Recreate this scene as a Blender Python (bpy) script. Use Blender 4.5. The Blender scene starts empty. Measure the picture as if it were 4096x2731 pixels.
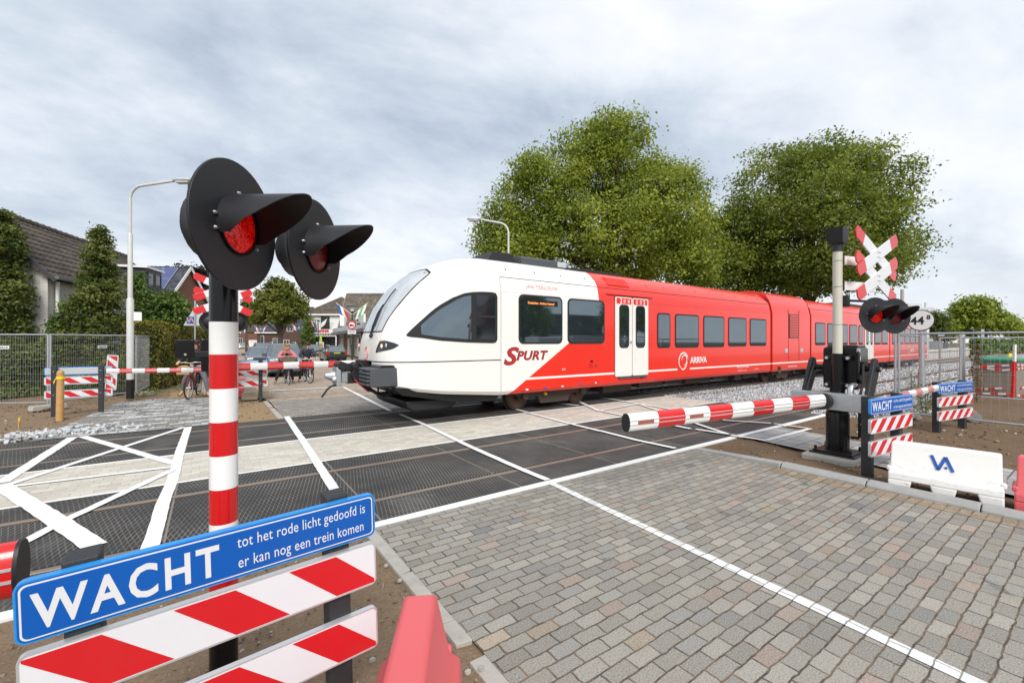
import bpy, bmesh, math, random
import numpy as np
from mathutils import Vector, Matrix
from math import sin, cos, pi, radians as R
random.seed(7); np.random.seed(7)
SC = bpy.context.scene; COL = SC.collection
# ------------------------------------------------------------------ camera, sky, sun, exposure
F, CX, CY, CH, TH = 1720.0, 2048.0, 1365.5, 1.85, R(54.95)      # focal length (px of the 4096 px photo), centre, eye height, heading
cam = bpy.data.cameras.new("camera"); camo = bpy.data.objects.new("camera", cam); COL.objects.link(camo)
cam.sensor_width = 36; cam.lens = F / 4096 * 36; cam.clip_start = .05; cam.clip_end = 3000
camo.location = (0, 0, CH); camo.rotation_euler = (R(90), 0, TH - R(90)); SC.camera = camo
SUN_EL, SUN_AZ = 40, -112                                        # degrees; azimuth counter-clockwise from +X (behind the camera)
W = bpy.data.worlds.new("World"); SC.world = W; W.use_nodes = True
def world_nodes():
    nt = W.node_tree; N = nt.nodes; L = nt.links; N.clear()
    out = N.new('ShaderNodeOutputWorld'); bg = N.new('ShaderNodeBackground'); L.new(bg.outputs[0], out.inputs[0])
    sky = N.new('ShaderNodeTexSky'); sky.sky_type = 'NISHITA'; sky.sun_disc = False
    sky.sun_elevation = R(SUN_EL); sky.sun_rotation = R(90 - SUN_AZ); sky.air_density = 1.0; sky.dust_density = 1.2
    tc = N.new('ShaderNodeTexCoord'); sep = N.new('ShaderNodeSeparateXYZ'); L.new(tc.outputs['Generated'], sep.inputs[0])
    def m(op, a, b=None, c=None):
        n = N.new('ShaderNodeMath'); n.operation = op
        for i, v in enumerate((a, b, c)):
            if v is None: continue
            if isinstance(v, (int, float)): n.inputs[i].default_value = v
            else: L.new(v, n.inputs[i])
        return n.outputs[0]
    zz = m('ADD', m('MAXIMUM', sep.outputs[2], 0.0), 0.32)
    cb = N.new('ShaderNodeCombineXYZ'); L.new(m('DIVIDE', sep.outputs[0], zz), cb.inputs[0]); L.new(m('DIVIDE', sep.outputs[1], zz), cb.inputs[1])
    def noise(sc, det, rough, dist, w=0):
        n = N.new('ShaderNodeTexNoise'); n.noise_dimensions = '3D'; n.inputs['Scale'].default_value = sc; n.inputs['Detail'].default_value = det
        n.inputs['Roughness'].default_value = rough; n.inputs['Distortion'].default_value = dist
        mp = N.new('ShaderNodeMapping'); mp.inputs['Location'].default_value = (w, w * .7, w); mp.inputs['Rotation'].default_value = (0, 0, R(35)); mp.inputs['Scale'].default_value = (.8, 1.15, 1)
        L.new(cb.outputs[0], mp.inputs[0]); L.new(mp.outputs[0], n.inputs['Vector']); return n.outputs['Fac']
    big = noise(.95, 8, .56, .35, 3.1); fine = noise(2.6, 10, .62, .3, 9.3)
    v = m('ADD', m('MULTIPLY', big, .72), m('MULTIPLY', fine, .30))
    rp = N.new('ShaderNodeValToRGB'); L.new(v, rp.inputs[0]); e = rp.color_ramp.elements
    e[0].position = .38; e[0].color = (4.2, 5.0, 6.1, 1); e[1].position = .64; e[1].color = (9.7, 9.8, 10.0, 1)
    k = e.new(.47); k.color = (6.2, 6.9, 7.8, 1); k = e.new(.545); k.color = (8.2, 8.6, 9.2, 1)
    # bright band of thin cloud towards the horizon
    hz = m('POWER', m('SUBTRACT', 1.0, m('MAXIMUM', sep.outputs[2], 0.0)), 7.0)
    mh = N.new('ShaderNodeMix'); mh.data_type = 'RGBA'; L.new(m('MULTIPLY', hz, .78), mh.inputs[0]); L.new(rp.outputs[0], mh.inputs[6]); mh.inputs[7].default_value = (10.0, 10.0, 10.1, 1)
    mx = N.new('ShaderNodeMix'); mx.data_type = 'RGBA'; mx.inputs[0].default_value = .9
    L.new(sky.outputs[0], mx.inputs[6]); L.new(mh.outputs[2], mx.inputs[7])
    L.new(mx.outputs[2], bg.inputs[0]); bg.inputs[1].default_value = .1
world_nodes()
sl = bpy.data.lights.new("sun", 'SUN'); sl.energy = 2.8; sl.angle = R(26); sl.color = (1, .96, .9)
so = bpy.data.objects.new("sun", sl); COL.objects.link(so); so.location = (0, -20, 30)
sd = Vector((cos(R(SUN_EL)) * cos(R(SUN_AZ)), cos(R(SUN_EL)) * sin(R(SUN_AZ)), sin(R(SUN_EL))))
so.rotation_euler = (-sd).to_track_quat('-Z', 'Y').to_euler()
SC.view_settings.view_transform = 'Standard'; SC.view_settings.look = 'None'; SC.view_settings.gamma = 1; SC.view_settings.exposure = 0.2
SC.view_settings.use_curve_mapping = False
SC.cycles.max_bounces = 6; SC.cycles.transparent_max_bounces = 6
# ------------------------------------------------------------------ helpers
def gp(x, y, z=0.0):                       # photo pixel -> point on the level z
    d = (CH - z) * F / (y - CY); xn = (x - CX) / F
    return (d * (cos(TH) + xn * sin(TH)), d * (sin(TH) - xn * cos(TH)))
def at(x, d):                              # photo column and depth -> place on the ground
    xn = (x - CX) / F
    return (d * (cos(TH) + xn * sin(TH)), d * (sin(TH) - xn * cos(TH)))
def zat(y, d): return CH + (CY - y) * d / F
class MB:                                  # collects shapes, links them as one mesh object
    def __init__(s): s.v = []; s.f = []; s.mi = []; s.c = 0
    def add(s, vs, fs):
        n = len(s.v); s.v += [tuple(p) for p in vs]; s.f += [tuple(i + n for i in f) for f in fs]; s.mi += [s.c] * len(fs); return s
    def mat(s, i): s.c = i; return s
    def box(s, a, b):
        (x0, y0, z0), (x1, y1, z1) = a, b
        return s.add([(x0, y0, z0), (x1, y0, z0), (x1, y1, z0), (x0, y1, z0), (x0, y0, z1), (x1, y0, z1), (x1, y1, z1), (x0, y1, z1)],
                     [(0, 3, 2, 1), (4, 5, 6, 7), (0, 1, 5, 4), (1, 2, 6, 5), (2, 3, 7, 6), (3, 0, 4, 7)])
    def cbox(s, c, h): return s.box([c[i] - h[i] for i in range(3)], [c[i] + h[i] for i in range(3)])
    def bar(s, p, q, w, t, up=(0, 0, 1)):  # box beam from p to q, w wide (sideways), t thick (along up)
        p = Vector(p); q = Vector(q); d = (q - p).normalized(); u = Vector(up); sd = d.cross(u)
        if sd.length < 1e-5: sd = d.cross(Vector((1, 0, 0)))
        sd.normalize(); u = sd.cross(d).normalized(); a = sd * w / 2; b = u * t / 2
        return s.add([p - a - b, p + a - b, p + a + b, p - a + b, q - a - b, q + a - b, q + a + b, q - a + b],
                     [(0, 1, 2, 3), (7, 6, 5, 4), (4, 5, 1, 0), (5, 6, 2, 1), (6, 7, 3, 2), (7, 4, 0, 3)])
    def cyl(s, p, q, r, r2=None, n=16, cap=True):
        r2 = r if r2 is None else r2; p = Vector(p); q = Vector(q); d = (q - p).normalized()
        a = d.orthogonal().normalized(); b = d.cross(a); vs = []
        for c, rr in ((p, r), (q, r2)):
            vs += [c + a * rr * cos(2 * pi * i / n) + b * rr * sin(2 * pi * i / n) for i in range(n)]
        fs = [(i, (i + 1) % n, n + (i + 1) % n, n + i) for i in range(n)]
        if cap: fs += [tuple(range(n - 1, -1, -1)), tuple(range(n, 2 * n))]
        return s.add(vs, fs)
    def tube(s, pts, r, n=8, cap=True):
        pts = [Vector(p) for p in pts]; rr = r if isinstance(r, (list, tuple)) else [r] * len(pts); vs = []; a = None
        for i, p in enumerate(pts):
            d = (pts[min(i + 1, len(pts) - 1)] - pts[max(i - 1, 0)]).normalized()
            a = d.orthogonal().normalized() if a is None else (a - d * a.dot(d)).normalized()
            b = d.cross(a); vs += [p + a * rr[i] * cos(2 * pi * k / n) + b * rr[i] * sin(2 * pi * k / n) for k in range(n)]
        fs = [(i * n + k, i * n + (k + 1) % n, (i + 1) * n + (k + 1) % n, (i + 1) * n + k) for i in range(len(pts) - 1) for k in range(n)]
        if cap: fs += [tuple(range(n - 1, -1, -1)), tuple(range((len(pts) - 1) * n, len(pts) * n))]
        return s.add(vs, fs)
    def prism(s, pts, fn, a, b):           # closed outline (u,v) extruded between a and b; fn(u,v,w) -> xyz
        n = len(pts)
        vs = [fn(u, v, a) for u, v in pts] + [fn(u, v, b) for u, v in pts]
        return s.add(vs, [tuple(range(n - 1, -1, -1)), tuple(range(n, 2 * n))] + [(i, (i + 1) % n, n + (i + 1) % n, n + i) for i in range(n)])
    def poly(s, pts): return s.add(pts, [tuple(range(len(pts)))])
    def loft(s, secs, cap=True, closed=True):
        n = len(secs[0]); vs = [p for sec in secs for p in sec]; m = n if closed else n - 1
        fs = [(i * n + k, i * n + (k + 1) % n, (i + 1) * n + (k + 1) % n, (i + 1) * n + k) for i in range(len(secs) - 1) for k in range(m)]
        if cap and closed: fs += [tuple(range(n - 1, -1, -1)), tuple(range((len(secs) - 1) * n, len(secs) * n))]
        return s.add(vs, fs)
    def ball(s, c, r, n=12, m=8):
        r = (r, r, r) if isinstance(r, (int, float)) else r; secs = []
        for j in range(m + 1):
            t = -pi / 2 + pi * j / m; k = max(cos(t), 1e-3)
            secs.append([(c[0] + r[0] * k * cos(2 * pi * i / n), c[1] + r[1] * k * sin(2 * pi * i / n), c[2] + r[2] * sin(t)) for i in range(n)])
        return s.loft(secs)
    def lathe(s, prof, c=(0, 0, 0), n=24):  # prof (r,z)
        return s.loft([[(c[0] + max(r, 1e-4) * cos(2 * pi * i / n), c[1] + max(r, 1e-4) * sin(2 * pi * i / n), c[2] + z) for i in range(n)] for r, z in prof])
    def build(s, name, mats, parent=None, off=None, smooth=None, bevel=0, loc=None, seg=2, rot=None):
        me = bpy.data.meshes.new(name); o = off or (0, 0, 0)
        me.from_pydata([(p[0] - o[0], p[1] - o[1], p[2] - o[2]) for p in s.v], [], s.f); me.update()
        if not isinstance(mats, (list, tuple)): mats = [mats]
        for m in mats: me.materials.append(m)
        if len(mats) > 1: me.polygons.foreach_set('material_index', s.mi)
        bm = bmesh.new(); bm.from_mesh(me); bmesh.ops.recalc_face_normals(bm, faces=bm.faces); bm.to_mesh(me); bm.free()
        if smooth is not None:
            me.polygons.foreach_set('use_smooth', [True] * len(me.polygons)); me.set_sharp_from_angle(angle=R(smooth))
        ob = bpy.data.objects.new(name, me); COL.objects.link(ob)
        if parent: ob.parent = parent
        if loc: ob.location = loc
        if rot: ob.rotation_euler = rot
        if bevel:
            b = ob.modifiers.new('bevel', 'BEVEL'); b.width = bevel; b.segments = seg; b.limit_method = 'ANGLE'; b.angle_limit = R(40); b.harden_normals = False
        return ob
def tag(o, label=None, cat=None, group=None, kind=None):
    if label: o['label'] = label
    if cat: o['category'] = cat
    if group: o['group'] = group
    if kind: o['kind'] = kind
    return o
def thing(name, label, cat, loc=(0, 0, 0), rz=0.0, group=None):
    o = bpy.data.objects.new(name, None); COL.objects.link(o); o.location = loc; o.rotation_euler = (0, 0, rz); o.empty_display_size = .1
    return tag(o, label, cat, group)
def dup(root, loc, rz=0, label=None, group=None):
    r = root.copy(); COL.objects.link(r); r.location = loc; r.rotation_euler = (0, 0, rz); tag(r, label, None, group)
    for ch in list(root.children):
        c = ch.copy(); COL.objects.link(c); c.parent = r
        for g in list(ch.children):
            d = g.copy(); COL.objects.link(d); d.parent = c
    return r
def rrect(x0, y0, x1, y1, r, n=4):
    pts = []
    for cx, cy, a in ((x1 - r, y1 - r, 0), (x0 + r, y1 - r, 90), (x0 + r, y0 + r, 180), (x1 - r, y0 + r, 270)):
        pts += [(cx + r * cos(R(a + 90 * i / n)), cy + r * sin(R(a + 90 * i / n))) for i in range(n + 1)]
    return pts
def text(name, s, size, mt, parent, loc, rot, align='LEFT', bold=0.0, shear=0.0, ext=.002, spacing=1.0, sx=1.0, line=1.0):
    c = bpy.data.curves.new(name, 'FONT'); c.body = s; c.size = size; c.extrude = ext; c.offset = bold; c.shear = shear
    c.align_x = align; c.space_character = spacing; c.space_line = line; c.resolution_u = 3
    t = bpy.data.objects.new(name, c); COL.objects.link(t); dg = bpy.context.evaluated_depsgraph_get()
    me = bpy.data.meshes.new_from_object(t.evaluated_get(dg)); bpy.data.objects.remove(t); bpy.data.curves.remove(c); me.materials.clear(); me.materials.append(mt)
    o = bpy.data.objects.new(name, me); COL.objects.link(o); o.location = loc; o.rotation_euler = rot; o.scale = (sx, 1, 1)
    if parent: o.parent = parent
    return o
# ------------------------------------------------------------------ materials
class NT:
    def __init__(s, name):
        s.m = bpy.data.materials.new(name); s.m.use_nodes = True; s.t = s.m.node_tree; s.N = s.t.nodes; s.L = s.t.links
        s.b = s.N['Principled BSDF']; s.tc = s.N.new('ShaderNodeTexCoord')
    def inp(s, sock, v):
        if isinstance(v, (int, float)): sock.default_value = v
        elif isinstance(v, tuple): sock.default_value = v if len(v) == 4 or sock.type == 'VECTOR' else (*v, 1)
        else: s.L.new(v, sock)
    def math(s, op, a, b=None, c=None, clamp=False):
        n = s.N.new('ShaderNodeMath'); n.operation = op; n.use_clamp = clamp
        for i, v in enumerate((a, b, c)):
            if v is not None: s.inp(n.inputs[i], v)
        return n.outputs[0]
    def mix(s, f, a, b, mode='MIX'):
        n = s.N.new('ShaderNodeMix'); n.data_type = 'RGBA'; n.blend_type = mode; s.inp(n.inputs[0], f); s.inp(n.inputs[6], a); s.inp(n.inputs[7], b); return n.outputs[2]
    def noise(s, scale, det=4, rough=.6, vec=None, dist=0, sc3=None):
        n = s.N.new('ShaderNodeTexNoise'); n.inputs['Scale'].default_value = scale; n.inputs['Detail'].default_value = det; n.inputs['Roughness'].default_value = rough; n.inputs['Distortion'].default_value = dist
        v = vec or s.tc.outputs['Object']
        if sc3: mp = s.N.new('ShaderNodeMapping'); mp.inputs['Scale'].default_value = sc3; s.L.new(v, mp.inputs[0]); v = mp.outputs[0]
        s.L.new(v, n.inputs['Vector']); return n.outputs['Fac']
    def ramp(s, f, stops, const=False):
        n = s.N.new('ShaderNodeValToRGB'); s.inp(n.inputs[0], f); e = n.color_ramp.elements
        if const: n.color_ramp.interpolation = 'CONSTANT'
        e[0].position, e[0].color = stops[0][0], (*stops[0][1], 1); e[1].position, e[1].color = stops[-1][0], (*stops[-1][1], 1)
        for p, c in stops[1:-1]: k = e.new(p); k.color = (*c, 1)
        return n.outputs[0]
    def fr(s, f, a, b):                     # smooth 0..1 between a and b
        n = s.N.new('ShaderNodeMapRange'); n.interpolation_type = 'SMOOTHSTEP'; s.inp(n.inputs[0], f); n.inputs[1].default_value = a; n.inputs[2].default_value = b; return n.outputs[0]
    def xyz(s, vec=None):
        n = s.N.new('ShaderNodeSeparateXYZ'); s.L.new(vec or s.tc.outputs['Object'], n.inputs[0]); return n.outputs
    def comb(s, x, y, z=0.0):
        n = s.N.new('ShaderNodeCombineXYZ'); s.inp(n.inputs[0], x); s.inp(n.inputs[1], y); s.inp(n.inputs[2], z); return n.outputs[0]
    def white(s, vec):
        n = s.N.new('ShaderNodeTexWhiteNoise'); n.noise_dimensions = '3D'; s.L.new(vec, n.inputs['Vector']); return n.outputs['Value']
    def bump(s, h, st=.3, dist=.01):
        n = s.N.new('ShaderNodeBump'); n.inputs['Strength'].default_value = st; n.inputs['Distance'].default_value = dist; s.L.new(h, n.inputs['Height']); s.L.new(n.outputs[0], s.b.inputs['Normal'])
    def out(s, col, rough=.6, metal=0.0, spec=None):
        s.inp(s.b.inputs['Base Color'], col); s.inp(s.b.inputs['Roughness'], rough); s.inp(s.b.inputs['Metallic'], metal)
        if spec is not None: s.b.inputs['Specular IOR Level'].default_value = spec
        return s.m
def plain(name, col, rough=.5, metal=0.0, var=.12, sc=6, bump=0, coat=0, dirt=0, spec=None, emit=0):
    t = NT(name); n = t.noise(sc, 5, .65)
    c2 = tuple(min(1, c * (1 + var)) for c in col); c1 = tuple(c * (1 - var) for c in col)
    c = t.mix(n, c1, c2)
    if dirt:
        d = t.fr(t.noise(sc * .45, 6, .7), .5, .75); c = t.mix(t.math('MULTIPLY', d, dirt), c, (.16, .12, .08))
    r = t.math('ADD', t.math('MULTIPLY', n, .16), rough - .08)
    t.out(c, r, metal, spec)
    if bump: t.bump(t.noise(sc * 6, 4, .6), bump, .01)
    if coat: t.b.inputs['Coat Weight'].default_value = coat; t.b.inputs['Coat Roughness'].default_value = .06
    if emit: t.b.inputs['Emission Color'].default_value = (*col, 1); t.b.inputs['Emission Strength'].default_value = emit
    return t.m
M = {}
M['white'] = plain('white_paint', (.80, .80, .78), .35, var=.03, sc=2, dirt=.05)
M['red'] = plain('signal_red', (.62, .012, .012), .3, var=.06, sc=2)
M['refl_red'] = plain('reflective_red', (.58, .012, .018), .38, var=.06, sc=3, dirt=.10)
M['refl_white'] = plain('reflective_white', (.70, .71, .74), .38, var=.04, sc=3, dirt=.10)
M['black'] = plain('black_paint', (.008, .008, .009), .35, var=.2, sc=3)
M['matt'] = plain('matt_black', (.013, .013, .016), .5, var=.1, sc=40)
M['plast'] = plain('black_recycled_plastic', (.025, .027, .03), .6, var=.35, sc=14, bump=.3)
M['steel'] = plain('galvanised_steel', (.46, .48, .50), .42, .7, var=.16, sc=14)
M['alu'] = plain('aluminium', (.60, .62, .64), .38, .5, var=.06, sc=4)
M['blue'] = plain('sign_blue', (.002, .095, .42), .35, var=.07, sc=2, dirt=.06)
M['concrete'] = plain('concrete', (.40, .38, .34), .85, var=.2, sc=9, bump=.25, dirt=.3)
M['kerb'] = plain('kerb_concrete', (.34, .34, .33), .85, var=.18, sc=10, bump=.3, dirt=.35)
M['rubber'] = plain('tyre_rubber', (.015, .015, .016), .8, var=.2, sc=20)
M['bolt'] = plain('zinc_bolt', (.6, .6, .62), .3, .8, var=.05)
M['beige'] = plain('beige_pole_paint', (.56, .54, .45), .4, var=.05, sc=3, dirt=.05)
M['wood'] = plain('new_wood', (.50, .28, .10), .65, var=.25, sc=8, bump=.1)
M['bark'] = plain('bark', (.085, .065, .045), .9, var=.4, sc=12, bump=.6)
M['yellow'] = plain('yellow', (.75, .52, .02), .5)
M['rust'] = plain('rusty_steel', (.13, .075, .048), .7, .2, var=.35, sc=9)
M['glassdark'] = plain('dark_glass', (.012, .016, .02), .08, var=.1, spec=.7)
M['brown'] = plain('underframe_brown', (.055, .04, .03), .7, var=.35, sc=5)
# ------------------------------------------------------------------ ground materials
def pavers(name, w, h, cols, joint, jw=.008, wob=.004, speck=.25, dirt=.35, shift=.5, bumpst=.5, rough=.85, rot=0.0, jstr=1.0, patch=(.20, .15, .10)):
    t = NT(name); mp = t.N.new('ShaderNodeMapping'); mp.inputs['Rotation'].default_value = (0, 0, rot); t.L.new(t.tc.outputs['Object'], mp.inputs[0])
    co = mp.outputs[0]; X, Y, Z = t.xyz(co)
    nz = t.math('MULTIPLY', t.math('SUBTRACT', t.noise(9, 3, .5, co), .5), wob * 4)
    X = t.math('ADD', X, nz); Y = t.math('ADD', Y, t.math('MULTIPLY', t.math('SUBTRACT', t.noise(7, 3, .5, co, .3), .5), wob * 4))
    ry = t.math('DIVIDE', Y, h); row = t.math('FLOOR', ry); fy = t.math('SUBTRACT', ry, row)
    off = t.math('ADD', t.math('MULTIPLY', t.math('MODULO', t.math('ABSOLUTE', row), 2.0), shift), t.math('MULTIPLY', t.white(t.comb(row, 3.3)), .16))
    rx = t.math('ADD', t.math('DIVIDE', X, w), off); cl = t.math('FLOOR', rx); fx = t.math('SUBTRACT', rx, cl)
    wn = t.white(t.comb(cl, row)); wn2 = t.white(t.comb(cl, row, 7.7))
    ex = t.math('MULTIPLY', t.math('MINIMUM', fx, t.math('SUBTRACT', 1.0, fx)), w); ey = t.math('MULTIPLY', t.math('MINIMUM', fy, t.math('SUBTRACT', 1.0, fy)), h)
    ed = t.math('MINIMUM', ex, ey); jj = t.math('ADD', jw * .5, t.math('MULTIPLY', t.noise(23, 3, .6, co), jw * .9))
    brick = t.math('DIVIDE', t.math('SUBTRACT', ed, t.math('MULTIPLY', jj, .55)), jj, clamp=True)
    c = t.ramp(wn, cols, const=True)
    c = t.mix(.16, c, t.mix(wn2, (.1, .1, .1), (.9, .9, .9)), 'OVERLAY')
    sp = t.noise(110, 3, .8, co); c = t.mix(t.math('MULTIPLY', t.fr(sp, .56, .66), speck), c, (.62, .60, .56)); c = t.mix(t.math('MULTIPLY', t.fr(sp, .46, .36), speck * 1.3), c, (.05, .048, .045))
    st = t.fr(t.noise(1.1, 7, .72, co), .52, .74); c = t.mix(t.math('MULTIPLY', st, dirt), c, patch)
    st2 = t.fr(t.noise(2.6, 4, .6, co, .2), .67, .72); c = t.mix(t.math('MULTIPLY', st2, dirt * .9), c, (.06, .055, .05))
    jn = t.mix(t.fr(t.noise(5, 5, .7, co), .4, .62), tuple(x * .42 for x in joint), tuple(x * 1.45 for x in joint)); c = t.mix(t.math('MULTIPLY', t.math('SUBTRACT', 1.0, brick), jstr), c, jn)
    t.out(c, rough, 0, .3); tl = t.math('ADD', t.math('MULTIPLY', t.math('SUBTRACT', fx, .5), t.math('SUBTRACT', wn, .5)), t.math('MULTIPLY', t.math('SUBTRACT', fy, .5), t.math('SUBTRACT', wn2, .5))); t.bump(t.math('ADD', t.math('ADD', brick, t.math('MULTIPLY', tl, 1.6)), t.math('ADD', t.math('MULTIPLY', wn2, .35), t.math('MULTIPLY', sp, .12))), bumpst, .012); return t.m
g1, g2, g3, g4 = (.285, .266, .232), (.302, .282, .245), (.268, .25, .22), (.318, .295, .255)
M['road'] = pavers('grey_setts', .21, .105, [(0, g1), (.26, g2), (.48, g3), (.68, g4), (.80, (.262, .252, .232)), (.93, (.33, .265, .225)), (.978, (.34, .285, .22)), (.99, (.18, .18, .18))], (.13, .095, .062), .0052, .008, speck=.6, dirt=.42, jstr=.9)
M['road_sand'] = pavers('sandy_setts', .21, .105, [(0, (.30, .235, .165)), (.4, (.27, .22, .165)), (.7, (.33, .25, .17)), (.9, (.36, .29, .2))], (.20, .14, .085), .008, .008, speck=.5, dirt=.6, patch=(.30, .2, .11), jstr=.8)
M['road_far'] = pavers('worn_clinkers', .2, .1, [(0, (.46, .37, .29)), (.3, (.40, .33, .265)), (.55, (.50, .41, .33)), (.8, (.36, .31, .26)), (.93, (.48, .33, .25))], (.25, .18, .125), .012, .005, dirt=.45, patch=(.46, .34, .22))
M['road_far_grey'] = pavers('grey_clinkers', .2, .1, [(0, (.33, .305, .275)), (.35, (.30, .28, .255)), (.6, (.37, .345, .31)), (.85, (.28, .265, .245))], (.15, .12, .095), .011, .005, dirt=.3)
M['strip'] = pavers('pale_blocks', .21, .105, [(0, (.53, .49, .42)), (.35, (.55, .51, .44)), (.7, (.515, .475, .41)), (.9, (.57, .535, .47))], (.30, .27, .225), .004, .002, speck=.1, dirt=.22, patch=(.45, .39, .31), jstr=.55, bumpst=.2)
M['tiles'] = pavers('grey_paving_tiles', .3, .3, [(0, (.36, .36, .355)), (.35, (.31, .31, .31)), (.6, (.42, .42, .415)), (.85, (.33, .33, .325))], (.17, .15, .12), .008, .002, speck=.12, dirt=.4, rot=0)
M['footpath'] = pavers('patchy_paving_blocks', .3, .15, [(0, (.25, .245, .23)), (.32, (.30, .29, .27)), (.52, (.50, .50, .50)), (.66, (.22, .215, .2)), (.85, (.55, .56, .57))], (.17, .14, .10), .009, .003, speck=.15, dirt=.3)
def mk_rubber():
    t = NT('rubber_panels'); X, Y, Z = t.xyz()
    nz = t.math('MULTIPLY', t.math('SUBTRACT', t.noise(2.5, 3), .5), .02); X2 = t.math('ADD', X, nz)
    def lines(a, b, p, wd):
        u = t.math('DIVIDE', t.math('ADD', t.math('MULTIPLY', X2, a), t.math('MULTIPLY', Y, b)), p); fu = t.math('ABSOLUTE', t.math('SUBTRACT', t.math('FRACT', u), .5))
        return t.fr(fu, wd, wd * .35)
    l1 = lines(.97, -.24, .043, .15); l2 = lines(.97, .24, .043, .15)
    dirt = t.fr(t.noise(.9, 6, .7), .36, .68); m = t.math('MULTIPLY', t.math('ADD', t.math('MULTIPLY', l1, .8), t.math('MULTIPLY', l2, .5), clamp=True), t.math('ADD', t.math('MULTIPLY', dirt, .6), .2))
    c = t.mix(t.noise(3, 5), (.030, .030, .032), (.062, .062, .064)); c = t.mix(m, c, (.30, .27, .225))
    haze = t.fr(t.noise(.7, 5, .65, dist=.6), .55, .75); c = t.mix(t.math('MULTIPLY', haze, .22), c, (.34, .33, .31))
    st = t.fr(t.noise(1.6, 6, .75, sc3=(1, .35, 1)), .66, .76); c = t.mix(t.math('MULTIPLY', st, .4), c, (.30, .22, .14))
    jx = t.math('ABSOLUTE', t.math('SUBTRACT', t.math('FRACT', t.math('DIVIDE', t.math('ADD', X, .35), 1.8)), .5)); j = t.fr(jx, .4925, .4965); c = t.mix(j, c, (.22, .2, .17))
    t.out(c, .75, 0, .12); t.bump(t.math('MAXIMUM', l1, l2), -.5, .008); return t.m
M['xrubber'] = mk_rubber()
def mk_dirt(name, a, b, cc, peb=.5):
    t = NT(name); n = t.noise(2.2, 9, .7); f = t.noise(45, 4, .7); c = t.mix(n, a, b); c = t.mix(t.math('MULTIPLY', t.fr(f, .52, .7), .45), c, cc); c = t.mix(t.math('MULTIPLY', t.fr(f, .42, .3), .6), c, tuple(x * .45 for x in a))
    t.out(c, .95, 0, .15); t.bump(t.math('ADD', t.noise(14, 6, .7), t.math('MULTIPLY', f, .35)), .9, .03); return t.m
M['dirt'] = mk_dirt('brown_soil', (.125, .083, .052), (.21, .145, .092), (.29, .215, .145))
M['dirt2'] = mk_dirt('light_brown_soil', (.19, .13, .083), (.29, .21, .14), (.40, .31, .215))
M['sand'] = mk_dirt('sandy_soil', (.27, .185, .105), (.36, .255, .15), (.46, .35, .23))
M['ground'] = mk_dirt('verge', (.10, .085, .05), (.13, .12, .07), (.2, .18, .12))
def mk_paint():
    t = NT('road_marking_paint'); n = t.noise(30, 6, .75); w = t.fr(t.noise(3.5, 6, .7), .6, .78)
    c = t.mix(t.noise(4, 4), (.72, .72, .71), (.80, .80, .79)); c = t.mix(t.math('MULTIPLY', t.fr(n, .54, .68), t.math('ADD', t.math('MULTIPLY', w, .75), .22)), c, (.28, .26, .24)); t.out(c, .7, 0, .25); t.bump(n, .25, .01); return t.m
M['paint'] = mk_paint()
M['paint_setts'] = pavers('painted_setts', .21, .105, [(0, (.76, .76, .75)), (.5, (.72, .72, .71)), (.9, (.66, .66, .64))], (.16, .14, .12), .0040, .008, speck=.25, dirt=.12, jstr=.75, patch=(.35, .33, .31))
def mk_ballast():
    t = NT('ballast_bed'); v = t.N.new('ShaderNodeTexVoronoi'); v.inputs['Scale'].default_value = 16; t.L.new(t.tc.outputs['Object'], v.inputs['Vector'])
    c = t.ramp(t.xyz(v.outputs['Color'])[0], [(0, (.30, .32, .34)), (.4, (.45, .47, .49)), (.75, (.60, .61, .62)), (1, (.72, .72, .71))]); c = t.mix(t.fr(v.outputs['Distance'], .35, .75), c, (.10, .10, .10))
    t.out(c, .9, 0, .2); t.bump(v.outputs['Distance'], -1, .05); return t.m
M['ballast'] = mk_ballast()
def mk_stone(name, stops):
    t = NT(name); g = t.N.new('ShaderNodeNewGeometry'); c = t.ramp(g.outputs['Random Per Island'], stops); c = t.mix(t.math('MULTIPLY', t.noise(60, 3), .5), c, tuple(x * .55 for x in stops[1][1])); t.out(c, .9, 0, .2); return t.m
M['stone'] = mk_stone('crushed_stone', [(0, (.34, .36, .38)), (.35, (.50, .52, .54)), (.7, (.64, .65, .66)), (1, (.74, .73, .71))])
M['pebble'] = mk_stone('pebbles', [(0, (.10, .075, .05)), (.5, (.22, .16, .11)), (.86, (.34, .28, .21)), (1, (.62, .58, .52))])
# ------------------------------------------------------------------ the ground and what is laid on it
def sheet(name, pts, z, m, kind='structure'):
    o = MB().poly([(x, y, z) for x, y in pts]).build(name, m); return tag(o, kind=kind)
BIG = 900
sheet('ground', [(-BIG, -BIG), (BIG, -BIG), (BIG, BIG), (-BIG, BIG)], -.25, M['ground'])
def soil(name, x0, x1, y0, y1, m, st=.16, amp=.03, base=-.012, skip=None):
    nx = int((x1 - x0) / st) + 1; ny = int((y1 - y0) / st) + 1; xs = np.linspace(x0, x1, nx); ys = np.linspace(y0, y1, ny)
    ph = np.random.rand(8, 4); vs = []
    for y in ys:
        for x in xs:
            z = sum(sin(x * (1 + 5 * p[0]) + y * (6 * p[1] - 3) + 7 * p[2]) * (.25 + .3 * p[3]) for p in ph) / 3 + random.uniform(-.5, .5)
            e = min(1, min(x - x0, x1 - x, y - y0, y1 - y) / .35 + .02)
            vs.append((x, y, base + amp * z * e - (1 - e) * .012))
    fs = [(j * nx + i, j * nx + i + 1, (j + 1) * nx + i + 1, (j + 1) * nx + i) for j in range(ny - 1) for i in range(nx - 1)]
    return tag(MB().add(vs, fs).build(name, m, smooth=60), kind='structure')
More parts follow.
